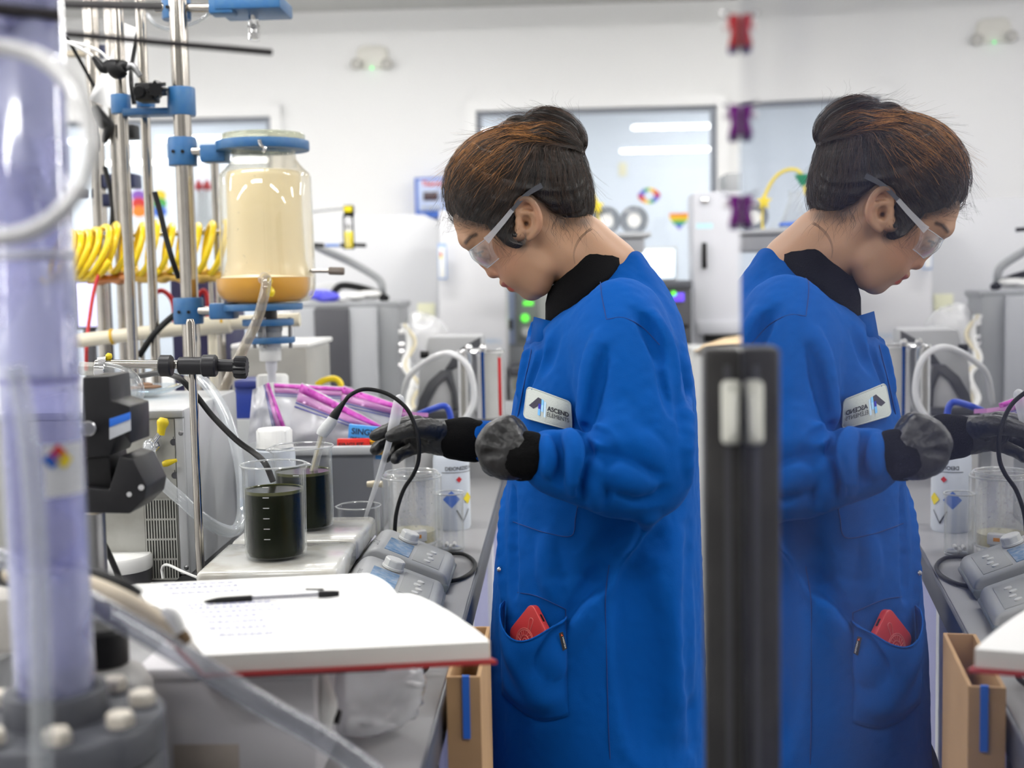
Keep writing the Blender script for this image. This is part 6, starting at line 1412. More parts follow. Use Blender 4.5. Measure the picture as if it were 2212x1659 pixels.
paint(srgb(40, 28, 22), .85 * seg([(1006, 524), (1016, 512), (1028, 507)], 4.5, 5) * (np.abs(wv) > 10))
paint(srgb(24, 18, 17), .9 * seg([(1031, 548), (1036, 545), (1043, 543)], 2.4, 2) * (np.abs(wv) > 14))
paint(srgb(24, 18, 17), .8 * near(1037, 551, 3.2, 2) * (np.abs(wv) > 14))
paint(srgb(60, 28, 20), .9 * near(1137, 483, 4.5, 4))
paint(srgb(40, 30, 25), .8 * seg([(980, 466), (1008, 476), (1040, 482), (1070, 490), (1095, 518), (1125, 530)], 12, 16))
paint(srgb(50, 36, 28), .7 * seg([(1115, 430), (1150, 418), (1190, 452), (1220, 478), (1262, 478)], 14, 20))
SKIN = mat('skin', srgb(206, 156, 122), .48, attr='Col', bump=(900, .12), sss=.12)
body = clay_obj('body', (V, F), SKIN, person, C)
# ---- hair
lo, hi = bounds([H(935, 420), H(1300, 420), H(1150, 235), H(1150, 560), H(1150, 450, 135), H(1150, 450, -135)], .004)
G = Clay(lo, hi, .0016)
E((1122, 408, 0), (152, 122, 108), .02, cl=G)
E((1056, 452, 0), (82, 78, 82), .03, cl=G); E((1042, 392, 0), (76, 74, 78), .03, cl=G); E((1078, 366, 0), (70, 70, 82), .03, cl=G); E((1192, 408, 0), (70, 80, 92), .03, cl=G); E((1222, 440, 0), (44, 58, 66), .03, cl=G)
poly = np.array([(925, 455), (968, 462), (985, 474), (1008, 484), (1032, 489), (1056, 490), (1074, 498), (1086, 510), (1098, 524), (1120, 535), (1126, 530), (1112, 508), (1109, 470), (1112, 440), (1124, 423), (1150, 421), (1174, 436), (1192, 458), (1218, 476), (1248, 480), (1272, 474), (1340, 452), (1340, 190), (925, 190)], float)
X, Y, Z = np.meshgrid(*G.ax, indexing='ij'); m_ = G.D < .02
pp_ = np.stack([X[m_], Y[m_], Z[m_]], -1).astype(float); qx, qy, qd = project(pp_)
ins_ = np.zeros(len(qx), bool); dd_ = np.full(len(qx), 1e9)
for (x0, y0), (x1, y1) in zip(poly, np.roll(poly, -1, 0)):
    t = np.clip(((qx - x0) * (x1 - x0) + (qy - y0) * (y1 - y0)) / ((x1 - x0) ** 2 + (y1 - y0) ** 2 + 1e-9), 0, 1); dd_ = np.minimum(dd_, np.hypot(qx - x0 - t * (x1 - x0), qy - y0 - t * (y1 - y0)))
    cr = (y0 > qy) != (y1 > qy); xi = (x1 - x0) * (qy - y0) / np.where(y1 - y0 == 0, 1e-9, y1 - y0) + x0; ins_ ^= cr & (qx < xi)
cut = np.where(ins_, -dd_, dd_) * s0 * .8
a_ = G.D[m_]; k = .009; h_ = np.clip(.5 - .5 * (a_ - cut) / k, 0, 1); G.D[m_] = a_ * (1 - h_) + cut * h_ + k * h_ * (1 - h_)
for q_, r_ in (([(1066, 482), (1080, 500), (1096, 520), (1114, 530), (1128, 528)], [11, 11, 9, 6, 2.5]), ([(1086, 480), (1096, 500), (1108, 518), (1122, 526)], [12, 11, 8, 4]), ([(1102, 470), (1106, 492), (1112, 508)], [10, 9, 5])):
    sp_ = B.hit(np.array(q_, float)[:, 0], np.array(q_, float)[:, 1], 0, 1.6, 2.1)[0]; G.chain(sp_ - B.grad(sp_) * (np.array(r_) * .62 * s0)[:, None], np.array(r_) * s0, .006, sm=3)
   # side lock curling under the ear
# bun of twisted locks
bl_ = [[(1100, 300, 8), (1104, 278, 14), (1122, 270, 18), (1142, 280, 22), (1140, 302, 24)], [(1130, 312, 20), (1142, 282, 28), (1170, 262, 26), (1205, 266, 20), (1226, 290, 20), (1222, 316, 26)],
       [(1150, 318, 44), (1168, 296, 56), (1198, 290, 54), (1222, 308, 44), (1232, 326, 30), (1222, 338, 20)], [(1140, 276, 0), (1172, 256, -6), (1208, 264, -14), (1236, 290, -10), (1246, 312, 0)], [(1130, 310, -20), (1150, 280, -36), (1190, 272, -44), (1225, 300, -34)], [(1150, 320, -40), (1180, 310, -52), (1218, 316, -40)], [(1160, 300, 30), (1190, 292, 36), (1212, 302, 34)]]
for q, r in zip(bl_, (14, 19, 17, 18, 18, 16, 16)): CH(q, [r * .8] + [r] * (len(q) - 2) + [r * .7], .006, cl=G, sm=4)
E((1180, 302, 0), (50, 40, 44), .02, cl=G)
Vh, Fh = G.mesh(); Vh = relax(Vh, Fh, 2, .5)
bunc = H(1165, 318, 0)
def hairflow(p):
    """direction the combed hair runs at p: towards the knot, except inside the bun"""
    qx, qy, _ = project(p); g = G.grad(p); t = H(1160, 322, 0) - p; t = t / (np.linalg.norm(t, axis=-1, keepdims=True) + 1e-9)
    inb = np.clip((322 - qy + (qx - 1150) * .12) / 25, 0, 1) * np.clip((qx - 1085) / 20, 0, 1)
    c = np.cross(g, _r * .9 + _d * .2); t = t * (1 - inb[..., None]) + np.cross(c, g) * inb[..., None]
    t = t - g * (t * g).sum(-1, keepdims=True); return t / (np.linalg.norm(t, axis=-1, keepdims=True) + 1e-9), g, inb
def caramel(p, extra=0):
    qx, qy, _ = project(p)
    band = np.clip(1 - np.abs((qy - (372 + .0 * qx)) + (qx - 1040) * -.9 + vnoise(p, 40, 2) * 22) / 42, 0, 1)
    k = np.clip((1120 - qx) / 60, 0, 1) * np.clip((440 - qy) / 60, 0, 1) * (.3 + .7 * band) + 1.0 * np.clip(1 - np.hypot(qx - 1112, qy - 284) / 30, 0, 1) + .5 * np.clip(1 - np.abs(qy - 302) / 16, 0, 1) * (qx < 1085)
    return np.clip(k + extra, 0, 1)
st_ = vnoise(Vh @ AX * np.array([1, 1, 1.0]), 260, 5)
ck = caramel(Vh) * np.clip(.55 + .5 * st_, 0, 1)
CHAIR = np.array(srgb(23, 18, 16)) * (1 - ck[:, None]) + np.array(srgb(150, 100, 52)) * ck[:, None]
dirs, gr_, _ = hairflow(Vh)
sidev = np.cross(dirs, gr_); lat = (np.arctan2((Vh - bunc) @ (_t), (Vh - bunc) @ (_r * -.2 + _d)))
Vh = Vh + gr_ * (.0004 * np.sin(lat * 70 + 4 * vnoise(Vh, 30, 1)) + .0034 * vnoise(np.stack([lat * 11, np.linalg.norm(Vh - bunc, axis=1) * 16, lat * 3], 1), 1.0, 4) + .0016 * vnoise(np.stack([lat * 26, np.linalg.norm(Vh - bunc, axis=1) * 26, lat * 5], 1), 1.0, 7))[:, None]
HAIR = mat('dark_hair', srgb(34, 26, 23), .42, attr='Col', bump=(700, .35))
hair = clay_obj('hair', (Vh, Fh), HAIR, person, CHAIR)
def strands(name, n, steps, seed, colfn, mats, lift, rad, fly=False, parent=None):
    r_ = np.random.default_rng(seed); idx = r_.choice(len(Vh), n); p = Vh[idx].copy(); qx, qy, qd = project(p); keep = (qd < D0 + .03); p = p[keep]
    lf = lift + (0 if fly else 1) * r_.uniform(0, 1, len(p)) ** 3 * .0055 + .0006; p = G.snap(p, lf); path = [p.copy()]; wob = r_.uniform(-1, 1, len(p)); ph0 = r_.uniform(0, 6.28, len(p)); out = r_.uniform(.15, 1, len(p)) * (.0065 if fly else .0)
    for i in range(steps):
        t, g, _ = hairflow(p); sdv = np.cross(t, g)
        sgn = -1 if fly else 1
        t = t * sgn + sdv * (.42 * wob * np.sin(i * .6 + ph0))[:, None]; p = p + t * .0055
        p = G.snap(p, lf, 2) if not fly else p + g * (out * (i / steps) ** .7)[:, None]
        path.append(p.copy())
    path = np.stack(path, 1); ca = caramel(path[:, 0]); pick = np.where(r_.random(len(ca)) < ca * .85, 2, np.where(r_.random(len(ca)) < .45, 1, 0))
    cu = bpy.data.curves.new(name, 'CURVE'); cu.dimensions = '3D'; cu.bevel_depth = rad; cu.bevel_resolution = 0; cu.use_fill_caps = False
    for m in mats: cu.materials.append(m)
    for a, pk in zip(path, pick):
        sp = cu.splines.new('POLY'); sp.points.add(len(a) - 1); sp.points.foreach_set('co', np.hstack([a, np.ones((len(a), 1))]).astype(np.float32).ravel())
        sp.points.foreach_set('radius', np.linspace(1, .35, len(a)).astype(np.float32)); sp.material_index = int(pk)
    o = link(name, cu); o.parent = parent
    if parent.name in ROOTS: o.matrix_parent_inverse = Matrix.Translation(-ROOTS[parent.name])
    o['kind'] = 'stuff'; return o
HM = [mat('hair_black', srgb(20, 16, 15), .36), mat('hair_brown', srgb(70, 48, 34), .42), mat('hair_caramel', srgb(176, 122, 66), .45)]
strands('hair_strands', 6500, 12, 3, None, HM, .0006, .00022, parent=hair)
strands('flyaway_hair', 900, 9, 8, None, [HM[0], HM[1], HM[2]], .0012, .00012, True, parent=hair)
def wisp(paths, name='loose_wisps'):
    cu = bpy.data.curves.new(name, 'CURVE'); cu.dimensions = '3D'; cu.bevel_depth = .00016; cu.bevel_resolution = 0; cu.materials.append(HM[0])
    for q in paths:
        a = smooth_pts(q, 6); sp = cu.splines.new('POLY'); sp.points.add(len(a) - 1); sp.points.foreach_set('co', np.hstack([a, np.ones((len(a), 1))]).astype(np.float32).ravel()); sp.points.foreach_set('radius', np.linspace(1.3, .3, len(a)).astype(np.float32))
    o = link(name, cu); o.parent = hair; o['kind'] = 'stuff'
wp = []; rr_ = random.Random(4)
def onskin(px, py, off=.0012): return B.hit(px, py, off, 1.6, 2.1)[0]
for i in range(26):   # fine hairs on the nape, one long lock by the ear, strands over the lobe
    x = rr_.uniform(1185, 1262); y = rr_.uniform(462, 480); pts = [onskin(x, y)]
    for k in range(4): x += rr_.uniform(-9, 14); y += rr_.uniform(9, 20); pts.append(onskin(x, y))
    wp.append(np.array(pts))
for dx in range(5): wp.append(np.array([onskin(1276 + dx, 492 + dx), onskin(1262 + dx * 1.5, 503), onskin(1249 + dx * 1.5, 517), onskin(1241 + dx, 534), onskin(1238 + dx * .7, 552), onskin(1241 + dx * .5, 570)]))
for dx in range(7): wp.append(np.array([onskin(1090 + 2 * dx, 505, .003), onskin(1104 + 2 * dx, 522, .003), onskin(1122 + dx, 526 + dx * .5, .004), onskin(1134 + dx * .5, 514 + dx, .006), onskin(1130 + dx, 500 - dx, .008)]))
for dx in range(5): wp.append(np.array([onskin(1028 + 3 * dx, 480, .002), onskin(1030 + 3 * dx, 492, .0015), onskin(1033 + 2 * dx, 505, .0015)]))
for dx in range(9): wp.append(np.array([onskin(1006 + dx * 1.1, 528 - dx * 1.7, .0008), onskin(1008 + dx * 1.6, 524 - dx * 1.9, .0012), onskin(1012 + dx * 2, 519 - dx * 1.6, .001)]))
wisp(wp)
# ---- lab coat
lo = np.array([-.085, 1.57, .40]); hi = np.array([.345, 2.235, 1.505])
K = Clay(lo, hi, .0032)
prof = [(538, 1348, 30, .035), (552, 1338, 52, .05), (580, 1326, 82, .066), (615, 1326, 106, .088), (650, 1322, 130, .118), (690, 1311, 158, .152), (735, 1310, 168, .182), (800, 1309, 181, .19), (860, 1304, 193, .186), (900, 1302, 198, .182), (960, 1301, 201, .178), (1050, 1300, 206, .176), (1150, 1294, 215, .18), (1250, 1290, 223, .186), (1400, 1288, 229, .195), (1659, 1291, 236, .205), (1960, 1292, 244, .215)]
lv = []
for y, cx, a, b in prof: c = H(cx, y); lv.append((c[2], c[0], c[1], a * s0 * (1.0), b))
K.stack(lv, 0, p=2.25)
SL = [(1338, 690, 1.80, .060), (1352, 780, 1.75, .0585), (1366, 870, 1.722, .058), (1386, 960, 1.70, .056), (1393, 1030, 1.69, .0535)]
K.chain([P(a, b, c) for a, b, c, _ in SL], [r for *_, r in SL], .03, sm=3)
FO = [(1393, 1032, 1.69, .0525), (1340, 1034, 1.672, .049), (1270, 1012, 1.66, .0455), (1218, 1003, 1.658, .0405), (1180, 992, 1.66, .034)]
K.chain([P(a, b, c) for a, b, c, _ in FO], [r for *_, r in FO], .012, sm=3)
K.chain([P(1290, 700, 2.10), P(1240, 860, 2.15), P(1225, 985, 2.15)], [.055, .05, .047], .02); K.chain([P(1225, 985, 2.15), P(1110, 962, 2.095), P(1030, 952, 2.08)], [.046, .038, .034], .01)
n_c = _r * .68 + _d * .733; p0_ = H(1272, 620); gx, gy, gz = np.meshgrid(*K.ax, indexing='ij', sparse=True)
dpl = -((gx - p0_[0]) * n_c[0] + (gy - p0_[1]) * n_c[1] + (gz - p0_[2]) * n_c[2]); kk = .022; hh = np.clip(.5 - .5 * (K.D - dpl) / kk, 0, 1); K.D = (K.D * (1 - hh) + dpl * hh + kk * hh * (1 - hh)).astype(np.float32)
def surf(pts, off=0.0): q = np.array(pts, float); return K.hit(q[:, 0], q[:, 1], off, 1.5, 2.15)[0]
def fold(pts, r, amt, ridge=True, k=None):
    amt *= 1.3; q = smooth_pts(np.array(pts, float), 4); p = surf(q); g = K.grad(p); n = len(p); ta = np.sin(np.linspace(.12, PI - .12, n)) ** .6
    ctr = p + g * ((-r + amt) if ridge else (r - amt)) ; rs = r * (.55 + .45 * ta); K.chain(ctr, rs, k or r * .9, sub=not ridge)
def FOLDS():
    fold([(1402, 1120), (1375, 1165), (1345, 1215), (1318, 1268)], .016, .010); fold([(1360, 1130), (1335, 1175), (1305, 1225), (1280, 1270)], .018, .006, False)
    fold([(1420, 1150), (1395, 1215), (1372, 1290)], .02, .008, False)
    fold([(1166, 700), (1160, 770), (1140, 830), (1118, 890)], .010, .007, False); fold([(1152, 700), (1140, 770), (1122, 850)], .008, .006)
    fold([(1200, 715), (1188, 760), (1174, 800)], .012, .004, False)
    fold([(1292, 730), (1276, 800), (1266, 880), (1268, 915)], .014, .007); fold([(1306, 760), (1290, 840), (1278, 905)], .008, .005, False)
    fold([(1395, 690), (1425, 760), (1440, 830), (1450, 890)], .010, .006, False); fold([(1415, 680), (1446, 760), (1458, 850)], .012, .006); fold([(1370, 672), (1405, 720), (1432, 780)], .010, .004, False); fold([(1450, 730), (1468, 830), (1476, 930)], .012, .005, False)
    fold([(1478, 760), (1486, 900), (1490, 1040)], .012, .005)
    # sleeve gathers
    fold([(1200, 940), (1214, 975), (1210, 1040)], .010, .008, False); fold([(1232, 932), (1246, 985), (1240, 1062)], .012, .007); fold([(1262, 930), (1284, 962), (1280, 1010), (1262, 1072)], .011, .011, False)
    fold([(1285, 930), (1306, 955), (1312, 985)], .012, .009); fold([(1302, 985), (1310, 1030), (1296, 1092)], .010, .009, False); fold([(1182, 948), (1188, 985), (1184, 1025)], .008, .005)
    fold([(1285, 1000), (1284, 1050), (1290, 1092)], .010, .007)
    fold([(1262, 925), (1300, 935), (1322, 962)], .008, .007, False); fold([(1305, 975), (1360, 1000), (1420, 1030)], .012, .006, False); fold([(1330, 1050), (1390, 1072), (1440, 1060)], .012, .004, False)
    fold([(1330, 900), (1350, 960), (1400, 1000)], .02, .004); fold([(1298, 1010), (1340, 1035), (1400, 1040)], .014, .006)
    # skirt of the coat
    fold([(1440, 1180), (1452, 1350), (1456, 1560)], .035, .007); fold([(1385, 1260), (1398, 1420), (1400, 1600)], .03, .006, False); fold([(1490, 1150), (1494, 1350), (1496, 1600)], .02, .005, False)
    fold([(1110, 1060), (1106, 1160), (1110, 1280)], .010, .006, False); fold([(1092, 1060), (1084, 1160), (1086, 1290)], .009, .005)
    fold([(1180, 1160), (1182, 1230), (1192, 1290)], .014, .003); fold([(1300, 1230), (1260, 1290), (1225, 1345)], .012, .005, False); fold([(1290, 1290), (1245, 1360), (1205, 1440)], .012, .005)
FOLDS()
Vc, Fc = K.mesh(); Vc = relax(Vc, Fc, 1, .5)
Vc = Vc + K.grad(Vc) * (.0016 * vnoise(Vc * np.array([1, 1, .45]), 34, 3) + .0007 * vnoise(Vc, 95, 6))[:, None]
m = bpy.data.materials.new('blue_coat_cloth'); m.use_nodes = True; nt = m.node_tree; b = nt.nodes['Principled BSDF']
b.inputs['Roughness'].default_value = .82; b.inputs['Sheen Weight'].default_value = .04; b.inputs['Sheen Roughness'].default_value = .45; b.inputs['Sheen Tint'].default_value = (.25, .5, 1, 1); b.inputs['Specular IOR Level'].default_value = .08
tc = nd(nt, 'ShaderNodeTexCoord'); n1 = nd(nt, 'ShaderNodeTexNoise'); n1.inputs['Scale'].default_value = 9; n1.inputs['Detail'].default_value = 6
rp = nd(nt, 'ShaderNodeMix', data_type='RGBA'); rp.inputs['A'].default_value = srgb(1, 68, 140) + (1,); rp.inputs['B'].default_value = srgb(2, 77, 156) + (1,)
n2 = nd(nt, 'ShaderNodeTexNoise'); n2.inputs['Scale'].default_value = 950; n2.inputs['Detail'].default_value = 2
bp_ = nd(nt, 'ShaderNodeBump'); bp_.inputs['Strength'].default_value = .28; bp_.inputs['Distance'].default_value = .0012
nt.links.new(tc.outputs['Object'], n1.inputs[0]); nt.links.new(n1.outputs['Fac'], rp.inputs['Factor']); nt.links.new(rp.outputs['Result'], b.inputs['Base Color']); nt.links.new(tc.outputs['Object'], n2.inputs[0]); nt.links.new(n2.outputs['Fac'], bp_.inputs['Height']); nt.links.new(bp_.outputs[0], b.inputs['Normal'])
COAT = m
coat = clay_obj('lab_coat', (Vc, Fc), COAT, person)
SEAM = mat('dark_seam', srgb(4, 46, 112), .85)
def seam(pts, r=.0007): part('seam', tube(surf(smooth_pts(np.array(pts, float), 5), .0003), r, 5, 0), SEAM, coat)
seam([(1296, 600), (1300, 640), (1310, 690)]); seam([(1310, 690), (1345, 686), (1385, 705), (1425, 745)])
seam([(1108, 1127), (1145, 1140), (1180, 1151), (1234, 1158), (1243, 1120), (1248, 1092)]); seam([(1316, 1220), (1308, 1290), (1310, 1400), (1314, 1560), (1318, 1640)]); seam([(1150, 700), (1147, 760), (1132, 830), (1118, 900)])
seam([(1118, 1280), (1160, 1288), (1222, 1316)]); seam([(1222, 1316), (1222, 1380), (1220, 1460)])
def drape(quad, off, nu=14, nv=10, ofn=None):
    """patch of cloth lying on the coat inside four photo corners (tl, tr, br, bl)"""
    q = np.array(quad, float); u, v = np.meshgrid(np.linspace(0, 1, nu), np.linspace(0, 1, nv)); pxy = (q[0] * (1 - u)[..., None] + q[1] * u[..., None]) * (1 - v)[..., None] + (q[3] * (1 - u)[..., None] + q[2] * u[..., None]) * v[..., None]
    p, _ = K.hit(pxy[..., 0], pxy[..., 1], 0, 1.5, 2.15); g = K.grad(p); o = off if ofn is None else ofn(u, v); return p + g * np.asarray(o)[..., None] if not np.isscalar(o) else p + g * o
# name patch: rounded cloth badge, its logo and lettering
QP = [(1138, 833), (1233, 868), (1237, 931), (1129, 902)]
u0 = drape(QP, 0, 30, 20); pu = np.array(QP, float)
pc = drape(QP, .003, 3, 3)[1, 1]
def badge_pt(u, v, off):
    u, v = np.asarray(u, float), np.asarray(v, float); base = np.stack([(u0[..., i]) for i in range(3)], -1)
    gu, gv = np.clip(u, 0, 1) * 29, np.clip(v, 0, 1) * 19; i, j = np.minimum(gv.astype(int), 18), np.minimum(gu.astype(int), 28); fv, fu = (gv - i)[..., None], (gu - j)[..., None]
    p = (base[i, j] * (1 - fu) + base[i, j + 1] * fu) * (1 - fv) + (base[i + 1, j] * (1 - fu) + base[i + 1, j + 1] * fu) * fv
    return p + _t * off
# flatten the badge into a gently bent sheet
uu, vv = np.meshgrid(np.linspace(0, 1, 30), np.linspace(0, 1, 20)); A_ = np.stack([np.ones_like(uu), uu, vv, uu ** 2], -1).reshape(-1, 4); ok_ = ((vv < .7) | (uu < .4)).ravel(); co, *_ = np.linalg.lstsq(A_[ok_], u0.reshape(-1, 3)[ok_], rcond=None)
for _ in range(4):
    ok_ = ((u0.reshape(-1, 3) - A_ @ co) @ _t < .006) & ((vv < .85) | (uu < .5)).ravel(); A_ = np.stack([np.ones_like(uu), uu, vv, uu ** 2, uu * vv, vv ** 2], -1).reshape(-1, 6); co, *_ = np.linalg.lstsq(A_[ok_], u0.reshape(-1, 3)[ok_], rcond=None)
fit = (A_ @ co).reshape(20, 30, 3)
lift = max(0, float(((u0 - fit) @ _t).reshape(-1)[ok_].max())); u0 = fit + _t * (lift + .0025)
def rrect(n=10, r=.14, asp=1.7):
    pts = []
    for cx, cy, a0 in ((1 - r / asp, 1 - r, 0), (r / asp, 1 - r, 90), (r / asp, r, 180), (1 - r / asp, r, 270)):
        for k in range(n): a = math.radians(a0 + 90 * k / (n - 1)); pts.append((cx + r / asp * math.cos(a), cy + r * math.sin(a)))
    return pts
M_badge = mat('badge_cloth', srgb(184, 190, 186), .85, bump=(600, .3), spec=.2); M_bedge = mat('badge_stitching', srgb(172, 180, 178), .85)
o_ = rrect(); o_ = [tuple(np.array(p) * (1 - t) + np.array(q) * t) for p, q in zip(o_, o_[1:] + o_[:1]) for t in np.linspace(0, 1, 13 if math.dist(p, q) > .1 else 2)[:-1]]; g = [[badge_pt(.5 + (x - .5) * s, .5 + (y - .5) * s, .0022) for x, y in o_ + [o_[0]]] for s in np.linspace(.03, .97, 9)] + [[badge_pt(.5 + (x - .5), .5 + (y - .5), -.001) for x, y in o_ + [o_[0]]]]
part('name_patch', sheet(np.array(g)), M_badge, coat, smooth=60)
part('patch_border', tube(np.array([badge_pt(.5 + (x - .5) * .975, .5 + (y - .5) * .96, .0021) for x, y in o_ + [o_[0]]]), .0011, 6, 0), M_bedge, coat)
def on_badge(g, off=.0036):
    v = np.asarray(g[0], float); return (badge_pt(v[:, 0], v[:, 1], off), g[1])
def btext(s, x, y, w, h, bold):   # fits the words in a box of badge coordinates (y down)
    g = finely(text_geo(s, 1.0, bold=bold), 0); v = g[0]; v = (v - v.min(0)) / np.maximum(v.max(0) - v.min(0), 1e-6); return on_badge((np.stack([x + w * v[:, 0], y + h * (1 - v[:, 1]), 0 * v[:, 0]], 1), g[1]))
M_bink = mat('badge_ink', srgb(34, 34, 44), .8)
part('patch_lettering', btext('ASCEND', .47, .40, .46, .16, .03), M_bink, coat, smooth=0)
part('patch_lettering', btext('ELEMENTS', .47, .60, .46, .14, .0), M_bink, coat, smooth=0)
def bpoly(pts): g = finely((np.array([(x, y, 0) for x, y in pts], float), [tuple(range(len(pts)))]), 0); return on_badge(g)
for nm, pts, c in (('logo_stroke', [(.09, .57), (.16, .555), (.27, .23), (.335, .25), (.335, .42), (.285, .42), (.19, .63)], (44, 40, 58)), ('logo_block', [(.285, .42), (.335, .42), (.335, .58), (.285, .58)], (14, 22, 150)), ('logo_block', [(.285, .58), (.335, .58), (.335, .79), (.285, .78)], (106, 172, 228)), ('logo_block', [(.345, .25), (.395, .27), (.395, .43), (.345, .43)], (110, 176, 226)), ('logo_block', [(.345, .43), (.395, .43), (.395, .65), (.345, .64)], (150, 196, 234)), ('logo_block', [(.403, .29), (.445, .31), (.445, .80), (.403, .79)], (186, 212, 234))):
    part(nm, bpoly(pts), mat('logo_tint', srgb(*c), .8), coat, smooth=0)
# hip pocket with its sagging mouth
tl_, tr_ = (1092, 1298), (1224, 1332)
def pocket():
    nu, nv = 22, 22; g = np.zeros((nv, nu, 3))
    for i in range(nv):
        v = i / (nv - 1)
        for j in range(nu):
            u = j / (nu - 1); top = np.array(tl_) * (1 - u) + np.array(tr_) * u + np.array([0, 64 * math.sin(PI * u) ** 1.2]); bot = np.array((1086, 1500)) * (1 - u) + np.array((1228, 1545)) * u + np.array([0, 30 * math.sin(PI * u)]); g[i, j, :2] = top * (1 - v) + bot * v
    p, _ = K.hit(g[..., 0], g[..., 1], 0, 1.5, 2.15); gr = K.grad(p); u, v = np.meshgrid(np.linspace(0, 1, nu), np.linspace(0, 1, nv))
    off = .0022 + np.sin(PI * u) ** .75 * (.046 * np.exp(-((v - .12) / .6) ** 2) + .012 * np.exp(-((v - .8) / .25) ** 2)) * np.clip((1 - v) * 5, 0, 1)
    off += .004 * np.sin(PI * u) * np.sin((u * 1.2 - v * .9) * 9) * np.clip(4 * v * (1 - v), 0, 1)
    return p + gr * off[..., None]
pk_ = pocket(); part('hip_pocket', thick(sheet(pk_[::-1]), .0016), COAT, coat, smooth=180)
part('pocket_hem', tube(pk_[0] + _t * .001, .0014, 6, 0), COAT, coat, smooth=180)
tq = [(1206, 1367), (1214, 1365), (1225, 1402), (1216, 1407)]
tg = np.array([[P(x, y, 1) for x, y in tq]])
pd = float(project(pk_[4, 19])[2]) - .006
tt = np.array([P(x, y, pd) for x, y in ((1207, 1368), (1216, 1365), (1225, 1401), (1216, 1406))])
part('pocket_tag', thick((tt, [(3, 2, 1, 0)]), .0012), mat('tag_black', srgb(28, 30, 36), .7), coat, smooth=0)
g = text_geo('WESTEX', 1.0, bold=.02); v = g[0]; v = (v - v.min(0)) / np.maximum(v.max(0) - v.min(0), 1e-6); a_, b_, c_, d_ = tt
def ontag(x, y): x = x[:, None]; y = y[:, None]; return (a_ * (1 - y) + b_ * y) * (1 - x) + (d_ * (1 - y) + c_ * y) * x + _t * .0007
part('tag_lettering', (ontag(.25 + .7 * v[:, 0], .55 + .3 * v[:, 1]), g[1]), WPLAST, coat, smooth=0)
part('tag_mark', (ontag(np.array([.06, .2, .2]), np.array([.5, .4, .85])), [(0, 1, 2)]), mat('tag_orange', srgb(225, 90, 30), .6), coat, smooth=0)
part('snap_button', xf(ball((0, 0, 0), .004, 14, 8, (1, .5, 1)), T_frame(surf([(1079, 1230)], .001)[0], *np.eye(3))), CHROME, coat)
# collar of dark cloth standing round the neck
def collar_ring(front, back, w, n=40, wob=0):
    out = []
    for i in range(n):
        th = 2 * PI * i / n; t = (1 - math.cos(th)) / 2; x, y = front[0] * (1 - t) + back[0] * t, front[1] * (1 - t) + back[1] * t
        out.append(H(x, y + wob * math.sin(th * 5), w * math.sin(th)))
    return out + [out[0]]
rings = [collar_ring((1200, 650), (1322, 530), 74), collar_ring((1189, 622), (1314, 509), 79), collar_ring((1185, 624), (1320, 505), 84), collar_ring((1178, 655), (1340, 522), 98), collar_ring((1178, 694), (1356, 541), 124), collar_ring((1186, 708), (1358, 560), 130), collar_ring((1202, 712), (1352, 572), 124)]
M_coll = mat('black_collar_cloth', srgb(12, 12, 14), .9, bump=(500, .4), spec=.1)
part('shirt_collar', sheet(np.array(rings)), M_coll, person, smooth=180)
part('lapel', thick(sheet(np.array([[H(1153, 684, 20), H(1149, 710, 22), H(1144, 745, 24)], [H(1176, 690, 52), H(1164, 718, 56), H(1150, 752, 46)], [H(1203, 696, 84), H(1184, 734, 88), H(1158, 768, 62)]])), .003), COAT, coat, smooth=180)
# ---- black knit cuffs and gloves
M_knit = mat('black_knit', srgb(12, 12, 13), .95, bump=(420, .9), spec=.1); M_glove = mat('black_nitrile', srgb(25, 25, 27), .4, bump=(160, .35))
def clay_part(name, pts_r, vox, m, root, k=.006, noise=(60, .002), lohi=.05):
    ps = np.array([q[0] for q in pts_r]); C_ = Clay(ps.min(0) - lohi, ps.max(0) + lohi, vox); C_.chain(ps, [q[1] for q in pts_r], k, sm=3); v, f = C_.mesh(); v = v + C_.grad(v) * (noise[1] * vnoise(v, noise[0], 2))[:, None]; return clay_obj(name, (v, f), m, root)
clay_part('cuff', [(P(974, 947, 2.085), .0315), (P(995, 948, 2.083), .0335), (P(1012, 950, 2.082), .0345), (P(1024, 952, 2.08), .033)], .0016, M_knit, person)
clay_part('cuff', [(P(1112, 984, 1.648), .0295), (P(1135, 984, 1.65), .0305), (P(1158, 985, 1.655), .0295), (P(1172, 985, 1.66), .027)], .0016, M_knit, person)
def glove(fn, pts, vox=.0012):
    ps = np.array(pts); C_ = Clay(ps.min(0) - .03, ps.max(0) + .03, vox); fn(C_); v, f = C_.mesh(); v = relax(v, f, 1, .4); g = C_.grad(v); v = v + g * (.0003 * vnoise(v * np.array([1.6, 1, .7]), 170, 4) + .0003 * vnoise(v, 320, 9))[:, None]; return clay_obj('glove', (v, f), M_glove, person)
